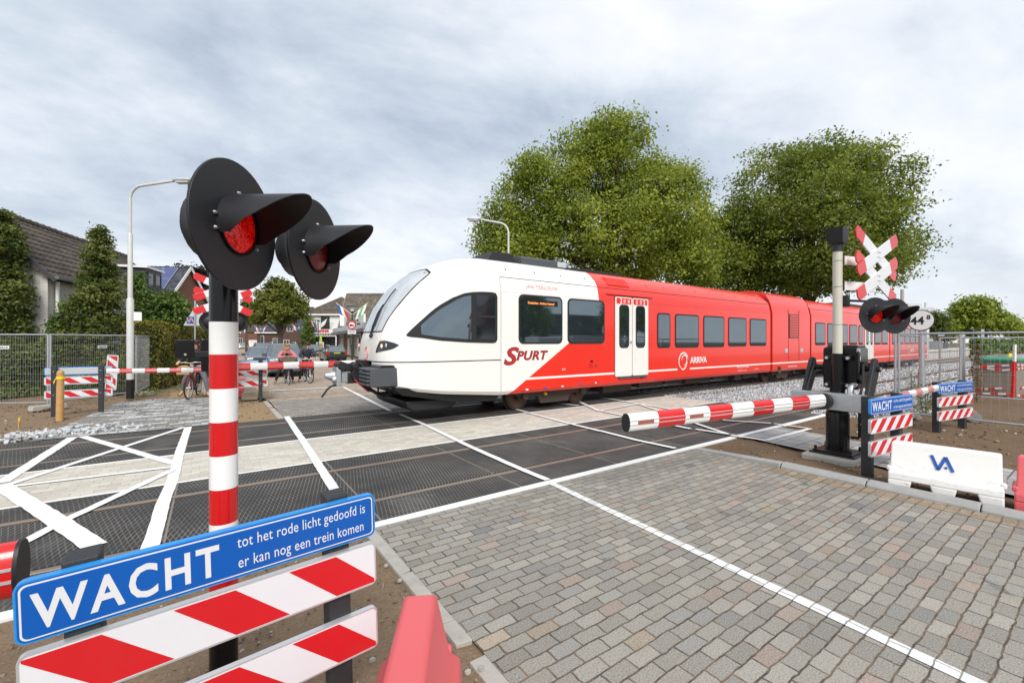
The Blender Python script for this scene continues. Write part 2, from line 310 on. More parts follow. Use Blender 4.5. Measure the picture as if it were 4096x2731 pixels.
sheet('sand_strip', [(6.55, 2.9), (6.62, -6), (6.83, -6), (6.83, 3.2)], .003, M['road_sand'])
soil('soil', 6.9, 13.6, -5, 4.28, M['dirt'], .13, .03, .0); soil('soil', 13.6, 40, -9, 3.6, M['dirt'], .35, .05, -.03)
soil('soil', -5, 1.34, 0.4, 4.29, M['dirt2'], .09, .030, -.008); soil('soil', -22, -1.0, 11.7, 26, M['dirt2'], .3, .05, -.03); soil('sandy_patch', .2, 1.46, 11.62, 15.3, M['sand'], .12, .025, .0); soil('soil', -1.4, 1.3, 15.0, 30, M['sand'], .3, .02, -.03)
# roads: near side paving, far street
sheet('road', [(1.33, 4.28), (1.33, -6), (6.83, -6), (6.83, 4.28)], 0, M['road'])
sheet('road', [(1.45, 11.66), (12.8, 11.66), (12.8, 15.2), (1.5, 15.2)], 0, M['road_far_grey'])
sheet('road', [(1.5, 15.2), (12.8, 15.2), (13, 24), (17, 70), (24, 200), (40, 600), (34, 600), (5, 150), (1.0, 60), (-.4, 24), (-.2, 18.2), (1.3, 17.2)], -.002, M['road_far'])
sheet('path', [(-2.75, 11.63), gp(474, 1611), gp(640, 1596), gp(840, 1592), gp(905, 1600), (.45, 14.5), (.45, 11.63)], .012, M['footpath'])
sheet('path', [(8.36, 4.22), (9.95, 4.22), (8.75, -2.2), (7.3, -2.2)], .03, M['tiles'])
# crossing panels (rail tops flush with them), pale strip, white concrete edges
RB, RA, RC, RD = 5.03, 6.53, 9.52, 11.02
XL, XR = -7.0, 12.72
for (y0, y1) in ((4.42, RB - .04), (RB + .085, RA - .085), (RA + .04, 7.12), (8.92, RC - .04), (RC + .085, RD - .085), (RD + .04, 11.62)):
    tag(MB().box((XL, y0, -.14), (XR, y1, 0)).build('crossing_panel', M['xrubber'], bevel=.008), kind='structure')
sheet('bed', [(XL, 4.3), (XR, 4.3), (XR, 11.7), (XL, 11.7)], -.15, M['rubber'])
tag(MB().box((XL, 7.15, -.13), (XR, 8.89, .002)).build('pale_strip', M['strip']), kind='structure')
for y0, y1, x1 in ((4.295, 4.405, 12.75), (7.125, 7.15, XR), (8.89, 8.915, XR)):
    tag(MB().box((XL, y0, -.13), (x1, y1, .008)).build('white_edge', M['paint'], bevel=.006), kind='structure')
# kerbs
def kerb_run(x, y0, y1, w, hgt, m, seg=1.0):
    mb = MB(); y = y0
    while y > y1:
        e = max(y1, y - seg); mb.prism([(0, -.2), (w, -.2), (w, hgt), (.05, hgt), (.0, hgt - .05)], lambda u, v, k: (x + u + random.uniform(-.003, .003), k, v), e + .006, y - .006); y = e
    return tag(mb.build('kerb', m, bevel=.012), kind='structure')
kerb_run(6.83, 2.9, -8, .15, .075, M['kerb'])
tag(MB().prism([(6.83, -.2), (6.98, -.2), (6.98, .0), (6.83, .0)], lambda u, v, k: (u, k, v + (.012 if k > 3.5 else .07) * (1 if v > -.1 else 0)), 2.91, 4.25).build('kerb', M['kerb'], bevel=.012), kind='structure')
mb = MB(); y = 4.27                                                  # flush concrete edging, some pieces broken
for L, g in ((.98, .01), (.72, .012), (.22, .16), (.5, .012), (.95, .03), (1, .01), (1, .01), (1, .01)):
    mb.prism([(1.22, y), (1.325, y), (1.325, y - L + random.uniform(-.03, .03)), (1.22, y - L)], lambda u, v, k: (u, v, k), -.15, .012 + random.uniform(-.004, .004)); y -= L + g
tag(mb.build('kerb', M['concrete'], bevel=.006), kind='structure')
mb = MB()
for a, b in ((11.68, 12.6), (12.62, 13.5), (13.9, 14.4), (14.42, 15.3)): mb.box((1.33, a, -.1), (1.45, b, .015))
tag(mb.build('kerb', M['concrete'], bevel=.008), kind='structure')
# painted lines, 4 mm proud of what they lie on
R1, R2, R3, R4 = (0, 1500), (800, 1500), (1600, 1500), (2400, 1500)
def mark(org, pts, w, z=.006, sc=800 / 2091., m='paint'):
    P = [Vector(gp(org[0] + x * sc, org[1] + y * sc)) for x, y in pts]; mb = MB(); n = len(P)
    d = (P[-1] - P[0]).normalized(); s = Vector((-d.y, d.x)) * w / 2; Q = []
    for i in range(n - 1):                                           # subdivided so that the sprayed edge is a little ragged
        k = max(1, int((P[i + 1] - P[i]).length / .12))
        Q += [P[i].lerp(P[i + 1], j / k) for j in range(k)]
    Q.append(P[-1]); a = [q + s * random.uniform(.93, 1.07) for q in Q]; b = [q - s * random.uniform(.93, 1.07) for q in Q]
    mb.loft([[(u.x, u.y, z), (v.x, v.y, z)] for u, v in zip(a, b)], closed=False, cap=False)
    return tag(mb.build('road_marking', M[m]), kind='structure')
ZM = [.006]
def mk(org, pts, w): ZM[0] += .0012; mark(org, pts, w, ZM[0])
mk(R1, [(1995, 465), (1918, 690), (1872, 830), (1800, 1110), (1705, 1330), (1640, 1568), (1540, 1900)], .13); mk(R1, [(900, 568), (1990, 472)], .10)
mk(R1, [(890, 570), (15, 1130)], .15); mk(R1, [(820, 632), (1830, 930)], .13); mk(R1, [(1965, 535), (90, 1150)], .11); mk(R1, [(100, 1172), (1800, 966)], .10)
mk(R1, [(1800, 1000), (660, 1535), (-200, 2000)], .11); mk(R1, [(10, 1160), (640, 1560), (1000, 1800)], .17); mk(R2, [(905, 437), (1075, 690), (1425, 1235), (1560, 1450)], .12)
mk(R2, [(675, 168), (1520, 132)], .2); mk(R2, [(1500, 130), (1990, 380)], .12); mk(R3, [(0, 415), (275, 532), (565, 675), (755, 765), (1190, 960), (1545, 1108)], .10); mark((0, 0), [(2190, 1925), (2960, 2288), (4000, 2776)], .10, .006, 1.0, 'paint_setts')
for i, (o, p, w) in enumerate([(R3, [(1185, 356), (1700, 495), (2091, 592)], .10), (R4, [(0, 590), (380, 688), (790, 775)], .10), (R3, [(1650, 298), (1870, 326)], .09), (R3, [(1860, 278), (2060, 372), (2091, 385)], .11), (R4, [(0, 378), (410, 306)], .09),
        (R4, [(0, 380), (950, 572)], .10), (R4, [(390, 303), (1080, 542), (1345, 630)], .09), (R4, [(1000, 577), (1345, 630)], .09), (R4, [(640, 345), (1320, 485)], .09), (R4, [(1320, 485), (1785, 515)], .08), (R4, [(0, 240), (640, 345)], .09), (R4, [(1370, 640), (1740, 700)], .10)]): mk(o, p, w)
mark(R4, [(1740, 700), (2200, 575)], .09, .038); mark(R4, [(1820, 522), (2200, 575)], .07, .038)
# ballast bed, loose stones, pebbles
sheet('ballast_bed', [(XR + .02, 3.4), (260, 3.4), (260, 16), (XR + .02, 16)], -.15, M['ballast']); sheet('ballast_bed', [(-80, 3.6), (XL - .02, 3.6), (XL - .02, 12), (-80, 12)], -.15, M['ballast'])
def stones(name, spots, m):                                           # spots: x, y, z, size
    base = np.array([(1, 0, 0), (-1, 0, 0), (0, 1, 0), (0, -1, 0), (0, 0, 1), (0, 0, -1), (.6, .6, .55), (-.6, .6, -.5), (.6, -.62, -.5), (-.6, -.6, .55)])
    fc = [(0, 6, 4), (6, 2, 4), (2, 7, 1), (2, 1, 4), (1, 9, 4), (9, 3, 4), (3, 0, 4), (0, 2, 6), (0, 5, 2), (2, 5, 7), (7, 5, 1), (1, 5, 3), (1, 3, 9), (3, 5, 8), (3, 8, 0), (0, 8, 5)]
    vs = []; fs = []
    for i, (x, y, z, r) in enumerate(spots):
        a = Matrix.Rotation(random.uniform(0, 6.3), 3, Vector((random.gauss(0, 1), random.gauss(0, 1), random.gauss(0, 1))).normalized()); A = np.array(a)
        p = base * np.random.uniform(.7, 1.25, (10, 1)) * np.array([1, .8, .62]) @ A.T * r + (x, y, z); vs += p.tolist(); fs += [tuple(k + i * 10 for k in f) for f in fc]
    return tag(MB().add(vs, fs).build(name, m), kind='stuff')
sp = []
def scat(n, x0, x1, y0, y1, r0, r1, z=-.15, hump=0.0):
    for _ in range(n):
        x = random.uniform(x0, x1); y = random.uniform(y0, y1)
        if any(abs(y - q) < .09 for q in (RA, RB, RC, RD)): continue
        mid = min(abs(y - 5.78), abs(y - 10.27)); e = .05 if mid < .65 else (.10 if 1.0 < mid < 1.5 else .06)
        sp.append((x, y, z + random.uniform(0, .02) + e, random.uniform(r0, r1)))
scat(9000, 12.75, 20, 3.5, 12, .022, .042); scat(7500, 20, 30, 3.5, 12.5, .03, .05); scat(6000, 30, 52, 3.5, 13, .045, .075)
for _ in range(420): sp.append((random.gauss(-2.6, .55), 11.9 + abs(random.gauss(0, .22)), random.uniform(-.02, .09), random.uniform(.03, .065)))
for _ in range(900): sp.append((random.uniform(12.7, 16), random.uniform(2.9, 4.1), random.uniform(-.06, .03), random.uniform(.02, .04)))
tag(stones('ballast', sp, M['stone']), 'pale grey crushed stone ballast spread around the rails', 'ballast')
sp = [(random.uniform(-2, 1.2), random.uniform(.8, 4.2), random.uniform(-.01, .012), random.choice((.004, .006, .009, .014))) for _ in range(2600)]
sp += [(random.uniform(7, 16), random.uniform(-3, 4.2), random.uniform(.0, .02), random.choice((.008, .012, .02, .028))) for _ in range(1800)]
sp += [(random.uniform(-5, 1.3), random.uniform(11.8, 19), random.uniform(-.02, .02), random.choice((.012, .02, .03))) for _ in range(900)]
tag(stones('pebbles', sp, M['pebble']), 'small pebbles and clods lying on the bare soil', 'pebbles')
# ------------------------------------------------------------------ the two railway tracks
def mk_rail():
    t = NT('rail_steel'); Z = t.xyz()[2]; c = t.mix(t.noise(8, 5), (.10, .060, .038), (.16, .098, .064)); top = t.fr(Z, -.012, -.002)
    c = t.mix(t.math('MULTIPLY', top, .8), c, (.30, .245, .20)); t.out(c, t.math('SUBTRACT', .75, t.math('MULTIPLY', top, .35)), t.math('MULTIPLY', top, .5)); return t.m
M['rail'] = mk_rail(); M['sleeper'] = plain('concrete_sleeper', (.34, .32, .29), .9, var=.15, bump=.2)
slp = None
for nm, y0, y1, lb in (('near', RB, RA, 'near track with bare brown rails nearest the camera, crossing the paving'), ('far', RC, RD, 'far track under the wheels of the red and white train')):
    tr = thing('railway_track', lb, 'track', (0, (y0 + y1) / 2, 0), 0, 'the two parallel tracks'); c = (y0 + y1) / 2
    pf = [(-.075, -.165), (.075, -.165), (.075, -.15), (.012, -.13), (.012, -.045), (.036, -.035), (.036, -.006), (.028, .002), (-.028, .002), (-.036, -.006), (-.036, -.035), (-.012, -.045), (-.012, -.13), (-.075, -.15)]
    for y in (y0, y1): MB().prism(pf, lambda u, v, k: (k, u + y - c, v), -80, 260).build('rail', M['rail'], tr)
    if slp is None:
        slp = MB().prism([(-.14, -.3), (.14, -.3), (.11, -.125), (-.11, -.125)], lambda u, v, k: (u, k, v), -1.25, 1.25)
        for s in (-1, 1):
            for e in (-.1, .1): slp.mat(1).box((-.07, s * .75 + e - .03, -.13), (.07, s * .75 + e + .03, -.085))
        slp = slp.build('sleeper', [M['sleeper'], M['rust']], tr)
        slp.location = (13.1, 0, 0); s0 = slp; start = 1
    else: start = 0
    for i in range(start, 62):
        s = s0.copy(); COL.objects.link(s); s.parent = tr; s.location = (13.1 + .62 * i, 0, 0)
    mb = MB()
    for i in range(62, 150): mb.box((13.1 + .62 * i - .11, -1.25, -.3), (13.1 + .62 * i + .11, 1.25, -.125))
    tag(mb.build('sleeper', M['sleeper'], tr), kind='stuff')
# ------------------------------------------------------------------ the train: one thing; carriages are its parts, their windows, doors, wheels the sub-parts
TX, YC, XJ = 24.0, 10.27, 5.83
def mk_livery():
    t = NT('train_livery'); X, Y, Z = t.xyz(); X = t.math('ADD', X, TX)
    b = t.math('MINIMUM', t.math('ADD', t.math('MULTIPLY', t.math('SUBTRACT', Z, .53), 1.571), 6.08), 9.26)
    red = t.math('GREATER_THAN', X, b)
    s = t.math('MULTIPLY', t.math('GREATER_THAN', Z, .868), t.math('LESS_THAN', Z, .925)); gap = t.math('MULTIPLY', t.math('GREATER_THAN', X, 13.08), t.math('LESS_THAN', X, 13.82))
    s = t.math('MULTIPLY', s, t.math('SUBTRACT', 1.0, gap)); red = t.math('MULTIPLY', red, t.math('SUBTRACT', 1.0, s))
    n = t.noise(1.3, 6, .7, sc3=(1, 1, .35)); c = t.mix(red, (.79, .775, .73), t.mix(n, (.70, .020, .008), (.79, .028, .011)))
    low = t.math('MULTIPLY', t.fr(t.noise(2.5, 6, .7, sc3=(1, 1, .3)), .5, .8), t.fr(Z, 1.3, .55)); c = t.mix(t.math('MULTIPLY', low, .22), c, (.22, .14, .09))
    t.out(c, t.math('ADD', .26, t.math('MULTIPLY', n, .14)), 0, .5); t.b.inputs['Coat Weight'].default_value = .45; t.b.inputs['Coat Roughness'].default_value = .08
    return t.m
M['livery'] = mk_livery()
M['twhite'] = plain('train_white', (.79, .775, .73), .3, var=.02, sc=2, coat=.5); M['tred'] = plain('train_red', (.74, .024, .010), .3, var=.05, sc=2, coat=.5)
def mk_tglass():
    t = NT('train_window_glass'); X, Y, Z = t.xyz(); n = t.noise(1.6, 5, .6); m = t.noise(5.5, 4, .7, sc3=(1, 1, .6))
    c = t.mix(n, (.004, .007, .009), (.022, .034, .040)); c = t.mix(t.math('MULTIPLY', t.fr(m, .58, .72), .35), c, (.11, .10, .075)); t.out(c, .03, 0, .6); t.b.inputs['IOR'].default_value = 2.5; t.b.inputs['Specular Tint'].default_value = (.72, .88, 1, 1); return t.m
M['tglass'] = mk_tglass(); M['wsglass'] = plain('windscreen_glass', (.50, .54, .56), .06, var=.25, sc=1.2, spec=.8, coat=.6)  # windscreen base is pale: the reflected sky is put into its colour
M['grey_dark'] = plain('dark_grey_plastic', (.065, .07, .078), .5, var=.1, sc=8); M['lightglass'] = plain('lamp_glass', (.5, .5, .5), .1, .3)
M['amber'] = plain('orange_display', (1.0, .32, .06), .5, emit=1.1); M['decal_red'] = plain('dark_red_decal', (.50, .025, .03), .35, var=.35, sc=1.4); M['decal_pale'] = plain('faded_red_decal', (.75, .36, .36), .4, var=.05)
train = thing('train', 'red and white passenger train with sloping white nose rolling over the crossing', 'train', (TX, YC, 0))
def ip(T, z): return float(np.interp(z, [a for a, _ in T], [b for _, b in T]))
CS = [(.53, 1.40), (.62, 1.475), (3.08, 1.475), (3.45, 1.40), (3.62, 1.30), (3.80, 1.12), (3.93, .95), (4.03, .5), (4.06, .02)]
XF = [(.53, 3.05), (1.4, 3.0), (1.55, 3.01), (1.7, 3.02), (1.9, 3.07), (2.05, 3.12), (2.4, 3.24), (2.7, 3.37), (3.0, 3.56), (3.2, 3.71), (3.45, 3.98), (3.6, 4.18), (3.75, 4.45), (3.88, 4.78), (3.97, 5.1), (4.03, 5.45), (4.06, 5.75)]
NN = [(.5, 4.6), (2, 4.4), (3.2, 3.1), (4.06, 2.4)]
ZB = [(2.9, .84), (3.1, .84), (3.3, .82), (3.61, .76), (4.3, .66), (5.83, .53)]
def ring(z, t):                                   # t = y / half width, on the nose surface
    w, xf, n = ip(CS, z), ip(XF, z), ip(NN, z); return XJ - (XJ - xf) * max(1 - abs(t) ** n, 0) ** (1 / n), w * t
def ysurf(X, z):
    w, xf, n = ip(CS, z), ip(XF, z), ip(NN, z); return w * max(1 - max((XJ - X) / (XJ - xf), 0) ** n, 0) ** (1 / n)
def prof(s=1): return [(s * w, z) for z, w in CS]
def carriage(name, x0, x1, lab=None, dome=0):
    half = [(w, z) for z, w in CS]; out = [(-w, z) for w, z in half] + [(w, z) for w, z in reversed(half)]
    secs = [[(x - TX, y, z + (dome if z > 3.3 else 0)) for y, z in out] for x in (x0, x1)]
    o = MB().loft(secs).build(name, M['livery'], train, smooth=25); 
    if lab: o['label'] = lab
    return o
# front carriage: nose lofted from level rings, box body behind it
mb = MB(); zs = [.53, .62, .8, 1.0, 1.2, 1.385, 1.41, 1.6, 1.8, 2.0, 2.2, 2.4, 2.6, 2.8, 2.95, 3.08, 3.2, 3.32, 3.45, 3.55, 3.65, 3.75, 3.83, 3.9, 3.96, 4.01, 4.04, 4.06]
ts = [sin(a) for a in np.linspace(-pi / 2, pi / 2, 45)]; rows = []
for z in zs:
    row = []
    for t in ts:
        x, y = ring(z, t); zz = z
        if z <= 1.385: zb = ip(ZB, x); zz = zb + (z - .53) / (1.385 - .53) * (1.385 - zb)
        if z < 1.39 and abs(y) < .34: x = max(x, 3.45)
        row.append((x - TX, y, zz))
    rows.append(row)
nt = len(ts); vs = [p for r in rows for p in r]
for j in range(len(zs) - 1):
    for i in range(nt - 1):
        c = vs[j * nt + i]; mb.c = 1 if (zs[j] < 1.38 and abs((vs[j * nt + i][1] + vs[j * nt + i + 1][1]) / 2) < .36) or zs[j] == 1.385 else 0
        mb.f.append((j * nt + i, j * nt + i + 1, (j + 1) * nt + i + 1, (j + 1) * nt + i)); mb.mi.append(mb.c)
mb.v = vs; mb.c = 0
half = [(w, z) for z, w in CS]; out = [(-w, z) for w, z in half] + [(w, z) for w, z in reversed(half)]
mb.loft([[(x - TX, y * k, z) for y, z in out] for x, k in ((XJ + .012, .985), (XJ + .022, 1), (19.80, 1))])
front = mb.build('front_carriage', [M['livery'], M['black']], train, smooth=28)
MB().box((XJ - TX - .05, -1.44, .6), (XJ - TX + .1, 1.44, 3.06)).build('body_joint', M['black'], front)
def patch(name, cols, m, par, off, rows=5):        # curved panel lying on the nose side; cols = (X, zlo, zhi)
    secs = []
    for X, a, b in cols:
        secs.append([(X - TX, -ysurf(X, a + (b - a) * k / rows) - off, a + (b - a) * k / rows) for k in range(rows + 1)])
    mb = MB(); mb.loft(secs, closed=False, cap=False)
    mb.loft([[(s[0][0], s[0][1], s[0][2]), (s[0][0], s[0][1] + off * 2, s[0][2])] for s in secs], closed=False, cap=False); mb.loft([[s[-1], (s[-1][0], s[-1][1] + off * 2, s[-1][2])] for s in secs], closed=False, cap=False)
    return mb.build(name, m, par, smooth=40)
top = [(3.50, 2.0), (3.59, 2.10), (3.68, 2.19), (3.82, 2.32), (3.96, 2.45), (4.10, 2.57), (4.25, 2.68), (4.54, 2.85), (4.83, 2.97), (5.04, 3.01), (5.3, 3.035), (5.6, 3.04), (5.69, 3.02), (5.73, 2.94)]
bot = [(3.50, 1.97), (3.55, 1.95), (3.80, 1.93), (4.22, 1.87), (4.86, 1.83), (5.62, 1.81), (5.69, 1.83), (5.73, 1.90)]
def cols(xs, ins=0.0): return [(x, ip(bot, x) + ins, ip(top, x) - ins * (1 if x > 4.6 else 1.3)) for x in xs]
cw = patch('cab_window', cols(list(np.linspace(3.50, 5.69, 26)) + [5.73]), M['rubber'], front, .010)
patch('cab_pane', cols(np.linspace(3.80, 5.0, 14), .075), M['tglass'], front, .014)
for a, b in ((1.90, 2.42), (2.48, 2.95)): patch('cab_pane', [(x, a, b) for x in np.linspace(5.14, 5.66, 4)], M['glassdark'], front, .014)
def npatch(name, f, m, off, nu=14, nv=12, par=None):    # panel on the nose front; f(u, v) -> (z, t)
    secs = []
    for i in range(nu + 1):
        row = []
        for j in range(nv + 1):
            z, t = f(i / nu, j / nv); x, y = ring(z, t); x2, y2 = ring(z, t * .98 + .004); x3, y3 = ring(z + .02, t)
            a = Vector((x2 - x, y2 - y, 0)); b = Vector((x3 - x, y3 - y, .02)); n = a.cross(b); n = n.normalized() if n.length > 1e-9 else Vector((-1, 0, 0))
            if n.x > 0: n = -n
            row.append((x - TX + n.x * off, y + n.y * off, z + n.z * off))
        secs.append(row)
    return MB().loft(secs, closed=False, cap=False).build(name, m, par or front, smooth=50)
WT = [(2.06, .475), (2.3, .515), (2.5, .566), (2.72, .619), (3.0, .648), (3.25, .675), (3.43, .684), (3.6, .655)]
npatch('windscreen', lambda u, v: (2.06 + 1.53 * u, (2 * v - 1) * ip(WT, 2.06 + 1.53 * u) * (1 - .25 * max(0, u - .93) / .07)), M['rubber'], .006, 24)
npatch('windscreen_pane', lambda u, v: (2.085 + 1.47 * u, (2 * v - 1) * (ip(WT, 2.085 + 1.47 * u) - .018) * (1 - .25 * max(0, u - .93) / .07)), M['wsglass'], .010, 24)
HH = [(.441, 1.61), (.47, 1.73), (.50, 1.86), (.616, 1.87), (.70, 1.85), (.772, 1.82), (.822, 1.772)]; HL = [(.441, 1.60), (.55, 1.62), (.656, 1.65), (.728, 1.67), (.784, 1.70), (.822, 1.768)]
M['warmlamp'] = plain('warm_lamp', (.9, .55, .35), .2, emit=.8)
for s in (-1, 1):
    def hf(u, v, s=s): t_ = .441 + .381 * u; return ip(HL, t_) + (ip(HH, t_) - ip(HL, t_)) * v, s * t_
    npatch('headlight', hf, M['glassdark'], .008, 16, 4)
    for t_, z, r, m in ((.585, 1.745, .05, 'warmlamp'), (.67, 1.76, .055, 'lightglass')):
        x, y = ring(z, s * t_); MB().ball((x - TX - .004, y, z), (r * .4, r, r)).build('headlamp', M[m], front, smooth=60)
# wiper, low line, recess, crash absorbers, coupler
def nz(z, t, off): x, y = ring(z, t); return (x - TX - off, y, z)
mb = MB(); mb.tube([nz(1.98, -.12, .05), nz(2.2, -.13, .07), nz(2.5, -.16, .08), nz(2.72, -.2, .06)], .02, 6); mb.tube([nz(2.2, -.18, .05), nz(2.62, -.2, .06), nz(2.95, -.22, .05), nz(3.1, -.24, .045)], .014, 6)
mb.tube([nz(2.0, -.16, .04), nz(2.35, -.17, .06), nz(2.6, -.19, .07)], .012, 6); mb.ball(nz(1.98, -.12, .03), .05); mb.build('wiper', M['matt'], front, smooth=50)
for s in (-1, 1):
    mb = MB(); a = [(2.53, .9), (2.53, 1.3), (3.35, 1.3), (3.35, .9)]
    mb.prism(rrect(2.74, .88, 3.45, 1.28, .05), lambda u, v, k: (u - TX, k, v), s * 1.20, s * .55)
    for k in range(5): z = .935 + .08 * k; mb.prism(rrect(2.67, z - .026, 2.78, z + .026, .024), lambda u, v, k: (u - TX, k, v), s * 1.18, s * .57)
    mb.build('crash_absorber', M['grey_dark'], front, bevel=.015, smooth=40)
    MB().prism(rrect(2.95, .85, 3.285, 1.335, .06), lambda u, v, k: (u - TX, k, v), s * 1.175, s * .5).build('absorber_recess', M['black'], front)
mb = MB(); cx = -TX
mb.box((2.42 + cx, -.13, .92), (3.15 + cx, .13, 1.18)).box((2.30 + cx, -.2, .84), (2.40 + cx, .2, 1.27)).cyl((2.3 + cx, .06, 1.06), (2.1 + cx, .06, 1.08), .13, .05, 12).cyl((2.3 + cx, -.1, 1.0), (2.22 + cx, -.1, 1.0), .09, .06, 12)
mb.build('coupler', M['steel'], front, bevel=.012)
mb = MB(); mb.box((2.42 + cx, -.18, 1.2), (2.78 + cx, .18, 1.34)).box((2.55 + cx, -.2, .9), (2.95 + cx, .2, 1.14)).box((2.8 + cx, -.12, 1.2), (3.1 + cx, .12, 1.42)).cyl((2.42 + cx, -.2, 1.3), (2.42 + cx, .2, 1.3), .10).cyl((2.72 + cx, -.29, 1.1), (2.72 + cx, .29, 1.1), .12)
for i in range(9):
    a = (2.45 + .06 * i, random.uniform(-.28, .2), 1.36); mb.tube([(a[0] + cx, a[1], a[2]), (a[0] + .1 + cx, a[1] - .05, 1.2 + random.uniform(-.1, .15)), (a[0] + .25 + cx, a[1], random.uniform(.95, 1.2)), (3.1 + cx, a[1], 1.15)], .022, 6)
mb.build('coupler_gear', M['matt'], front, bevel=.01)
mb = MB()
for y0, r, dz in ((-.25, .028, 0), (-.32, .02, .03), (.1, .028, .02)): mb.tube([(2.75 + cx, y0, 1.0), (2.95 + cx, y0, .82), (3.12 + cx, y0 - .05, .66 + dz), (3.3 + cx, y0 - .2, .60 + dz), (3.48 + cx, y0 - .35, .66), (3.55 + cx, y0 - .4, .86)], r, 8)
mb.tube([(2.35 + cx, -.15, .88), (2.18 + cx, -.2, .86), (2.10 + cx, -.22, .80), (1.98 + cx, -.25, .64)], .022, 8); mb.tube([(3.15 + cx, -.4, .9), (3.15 + cx, -.45, .66), (3.25 + cx, -.5, .6)], .02, 6); mb.build('hose', M['rubber'], front, smooth=60)
MB().tube([(2.66 + cx, -.27, 1.0), (2.8 + cx, -.3, .86), (2.98 + cx, -.3, .70)], .020, 8).build('hose', M['decal_red'], front)
MB().prism([(3.55, .52), (4.95, .55), (4.75, .30), (4.4, .25), (3.75, .27), (3.6, .36)], lambda u, v, k: (u - TX, k, v), -1.1, 1.1).build('rail_guard', M['matt'], front, bevel=.05)
MB().prism([(3.2, .86), (5.83, .60), (5.83, .38), (4.8, .42), (3.4, .68)], lambda u, v, k: (u - TX, k, v), -1.30, 1.30).build('underframe', M['black'], front)
# carriages behind
def bogie(par, xs, big=1):
    for x in xs:
        mb = MB()
        for s in (-1, 1):
            mb.mat(0).cyl((x - TX, s * .70, .375), (x - TX, s * .82, .375), .375, n=28).mat(1).cyl((x - TX, s * .82, .375), (x - TX, s * .835, .375), .31, n=28).mat(0).cyl((x - TX, s * .835, .375), (x - TX, s * .90, .375), .12, n=14).cyl((x - TX, s * .68, .375), (x - TX, s * .70, .375), .41, n=28)
        mb.cyl((x - TX, -.7, .375), (x - TX, .7, .375), .07); mb.build('wheelset', [M['brown'], M['rust']], par, smooth=35)
    c = sum(xs) / 2 - TX
    for s in (-1, 1):
        mb = MB(); mb.prism([(-1.5, .5), (-1.3, .62), (1.3, .62), (1.5, .5), (1.3, .42), (.6, .36), (.5, .16), (-.5, .16), (-.6, .36), (-1.3, .42)], lambda u, v, k: (c + u, k, v), s * .95, s * 1.12)
        for e in (-1.05, 1.05): mb.box((c + e - .16, s * .95 - .1, .3), (c + e + .16, s * .95 + .1, .52)).cyl((c + e, s * 1.05, .42), (c + e, s * 1.2, .42), .11)
        mb.cyl((c - .3, s * 1.15, .48), (c + .5, s * 1.15, .48), .05); mb.build('bogie_frame', M['brown'], par, bevel=.02)
    mb = MB().cyl((c - .42, -1.18, .43), (c - .36, -1.18, .43), .045); mb.build('valve', M['yellow'], par)
def under(par, x0, x1):
    mb = MB(); x = x0
    while x < x1:
        w = random.uniform(.5, 1.5); mb.box((x - TX, -1.18 + random.uniform(0, .2), random.uniform(.26, .36)), (min(x + w, x1) - TX, 1.15, .62)); x += w + random.uniform(.08, .3)
    mb.box((x0 - TX, -1.0, .45), (x1 - TX, 1.0, .6)); mb.build('underframe', M['brown'], par, bevel=.02)
def window(par, x0, z0, x1, z1, r=.10, fw=.045, nm='window', gl='tglass'):
    mb = MB(); mb.mat(0).prism(rrect(x0 - TX, z0, x1 - TX, z1, r), lambda u, v, k: (u, k, v), -1.46, -1.488)
    mb.mat(1).prism(rrect(x0 - TX + fw, z0 + fw, x1 - TX - fw, z1 - fw, r * .75), lambda u, v, k: (u, k, v), -1.47, -1.492); return mb.build(nm, [M['rubber'], M[gl]], par)
def door(par, x0, x1, z0=.79, z1=3.2, nums=True):
    mid = (x0 + x1) / 2; mb = MB(); mb.mat(1).prism(rrect(x0 - TX - .015, z0 - .015, x1 - TX + .015, z1 + .015, .07), lambda u, v, k: (u, k, v), -1.46, -1.482)
    for a, b in ((x0, mid - .012), (mid + .012, x1)): mb.mat(0).prism(rrect(a - TX, z0, b - TX, z1, .05), lambda u, v, k: (u, k, v), -1.46, -1.495)
    for a, b in ((x0 + .05, mid - .05), (mid + .05, x1 - .05)): mb.mat(2).prism(rrect(a - TX, z1 - .21, b - TX, z1 - .03, .02), lambda u, v, k: (u, k, v), -1.47, -1.499)
    mb.mat(3).box((x0 - TX + .14, -1.52, z0 - .07), (x1 - TX - .1, -1.46, z0 - .005))
    d = mb.build('door', [M['twhite'], M['rubber'], M['tred'], M['grey_dark']], par)
    for a, b in ((x0 + .17, mid - .15), (mid + .16, x1 - .16)):
        g = MB(); g.mat(0).prism(rrect(a - TX, 1.65, b - TX, 2.97, .13), lambda u, v, k: (u, k, v), -1.48, -1.501); g.mat(1).prism(rrect(a - TX + .04, 1.69, b - TX - .04, 2.93, .1), lambda u, v, k: (u, k, v), -1.49, -1.504); g.build('door_window', [M['rubber'], M['tglass']], par)
    if nums:
        for x in (x0 + .20, x1 - .26): text('lettering', '2', .2, M['twhite'], par, (x - TX, -1.503, z1 - .19), (R(90), 0, 0), bold=.003)
        for x in (x0 + .36, x0 + .55, x1 - .62, x1 - .42): MB().prism(rrect(x - TX, z1 - .185, x - TX + .10, z1 - .06, .03), lambda u, v, k: (u, k, v), -1.49, -1.502).build('pictogram', M['decal_pale'], par)
    MB().cyl((mid - .08 - TX, -1.49, 1.83), (mid - .08 - TX, -1.52, 1.83), .035).build('door_button', M['steel'], par)
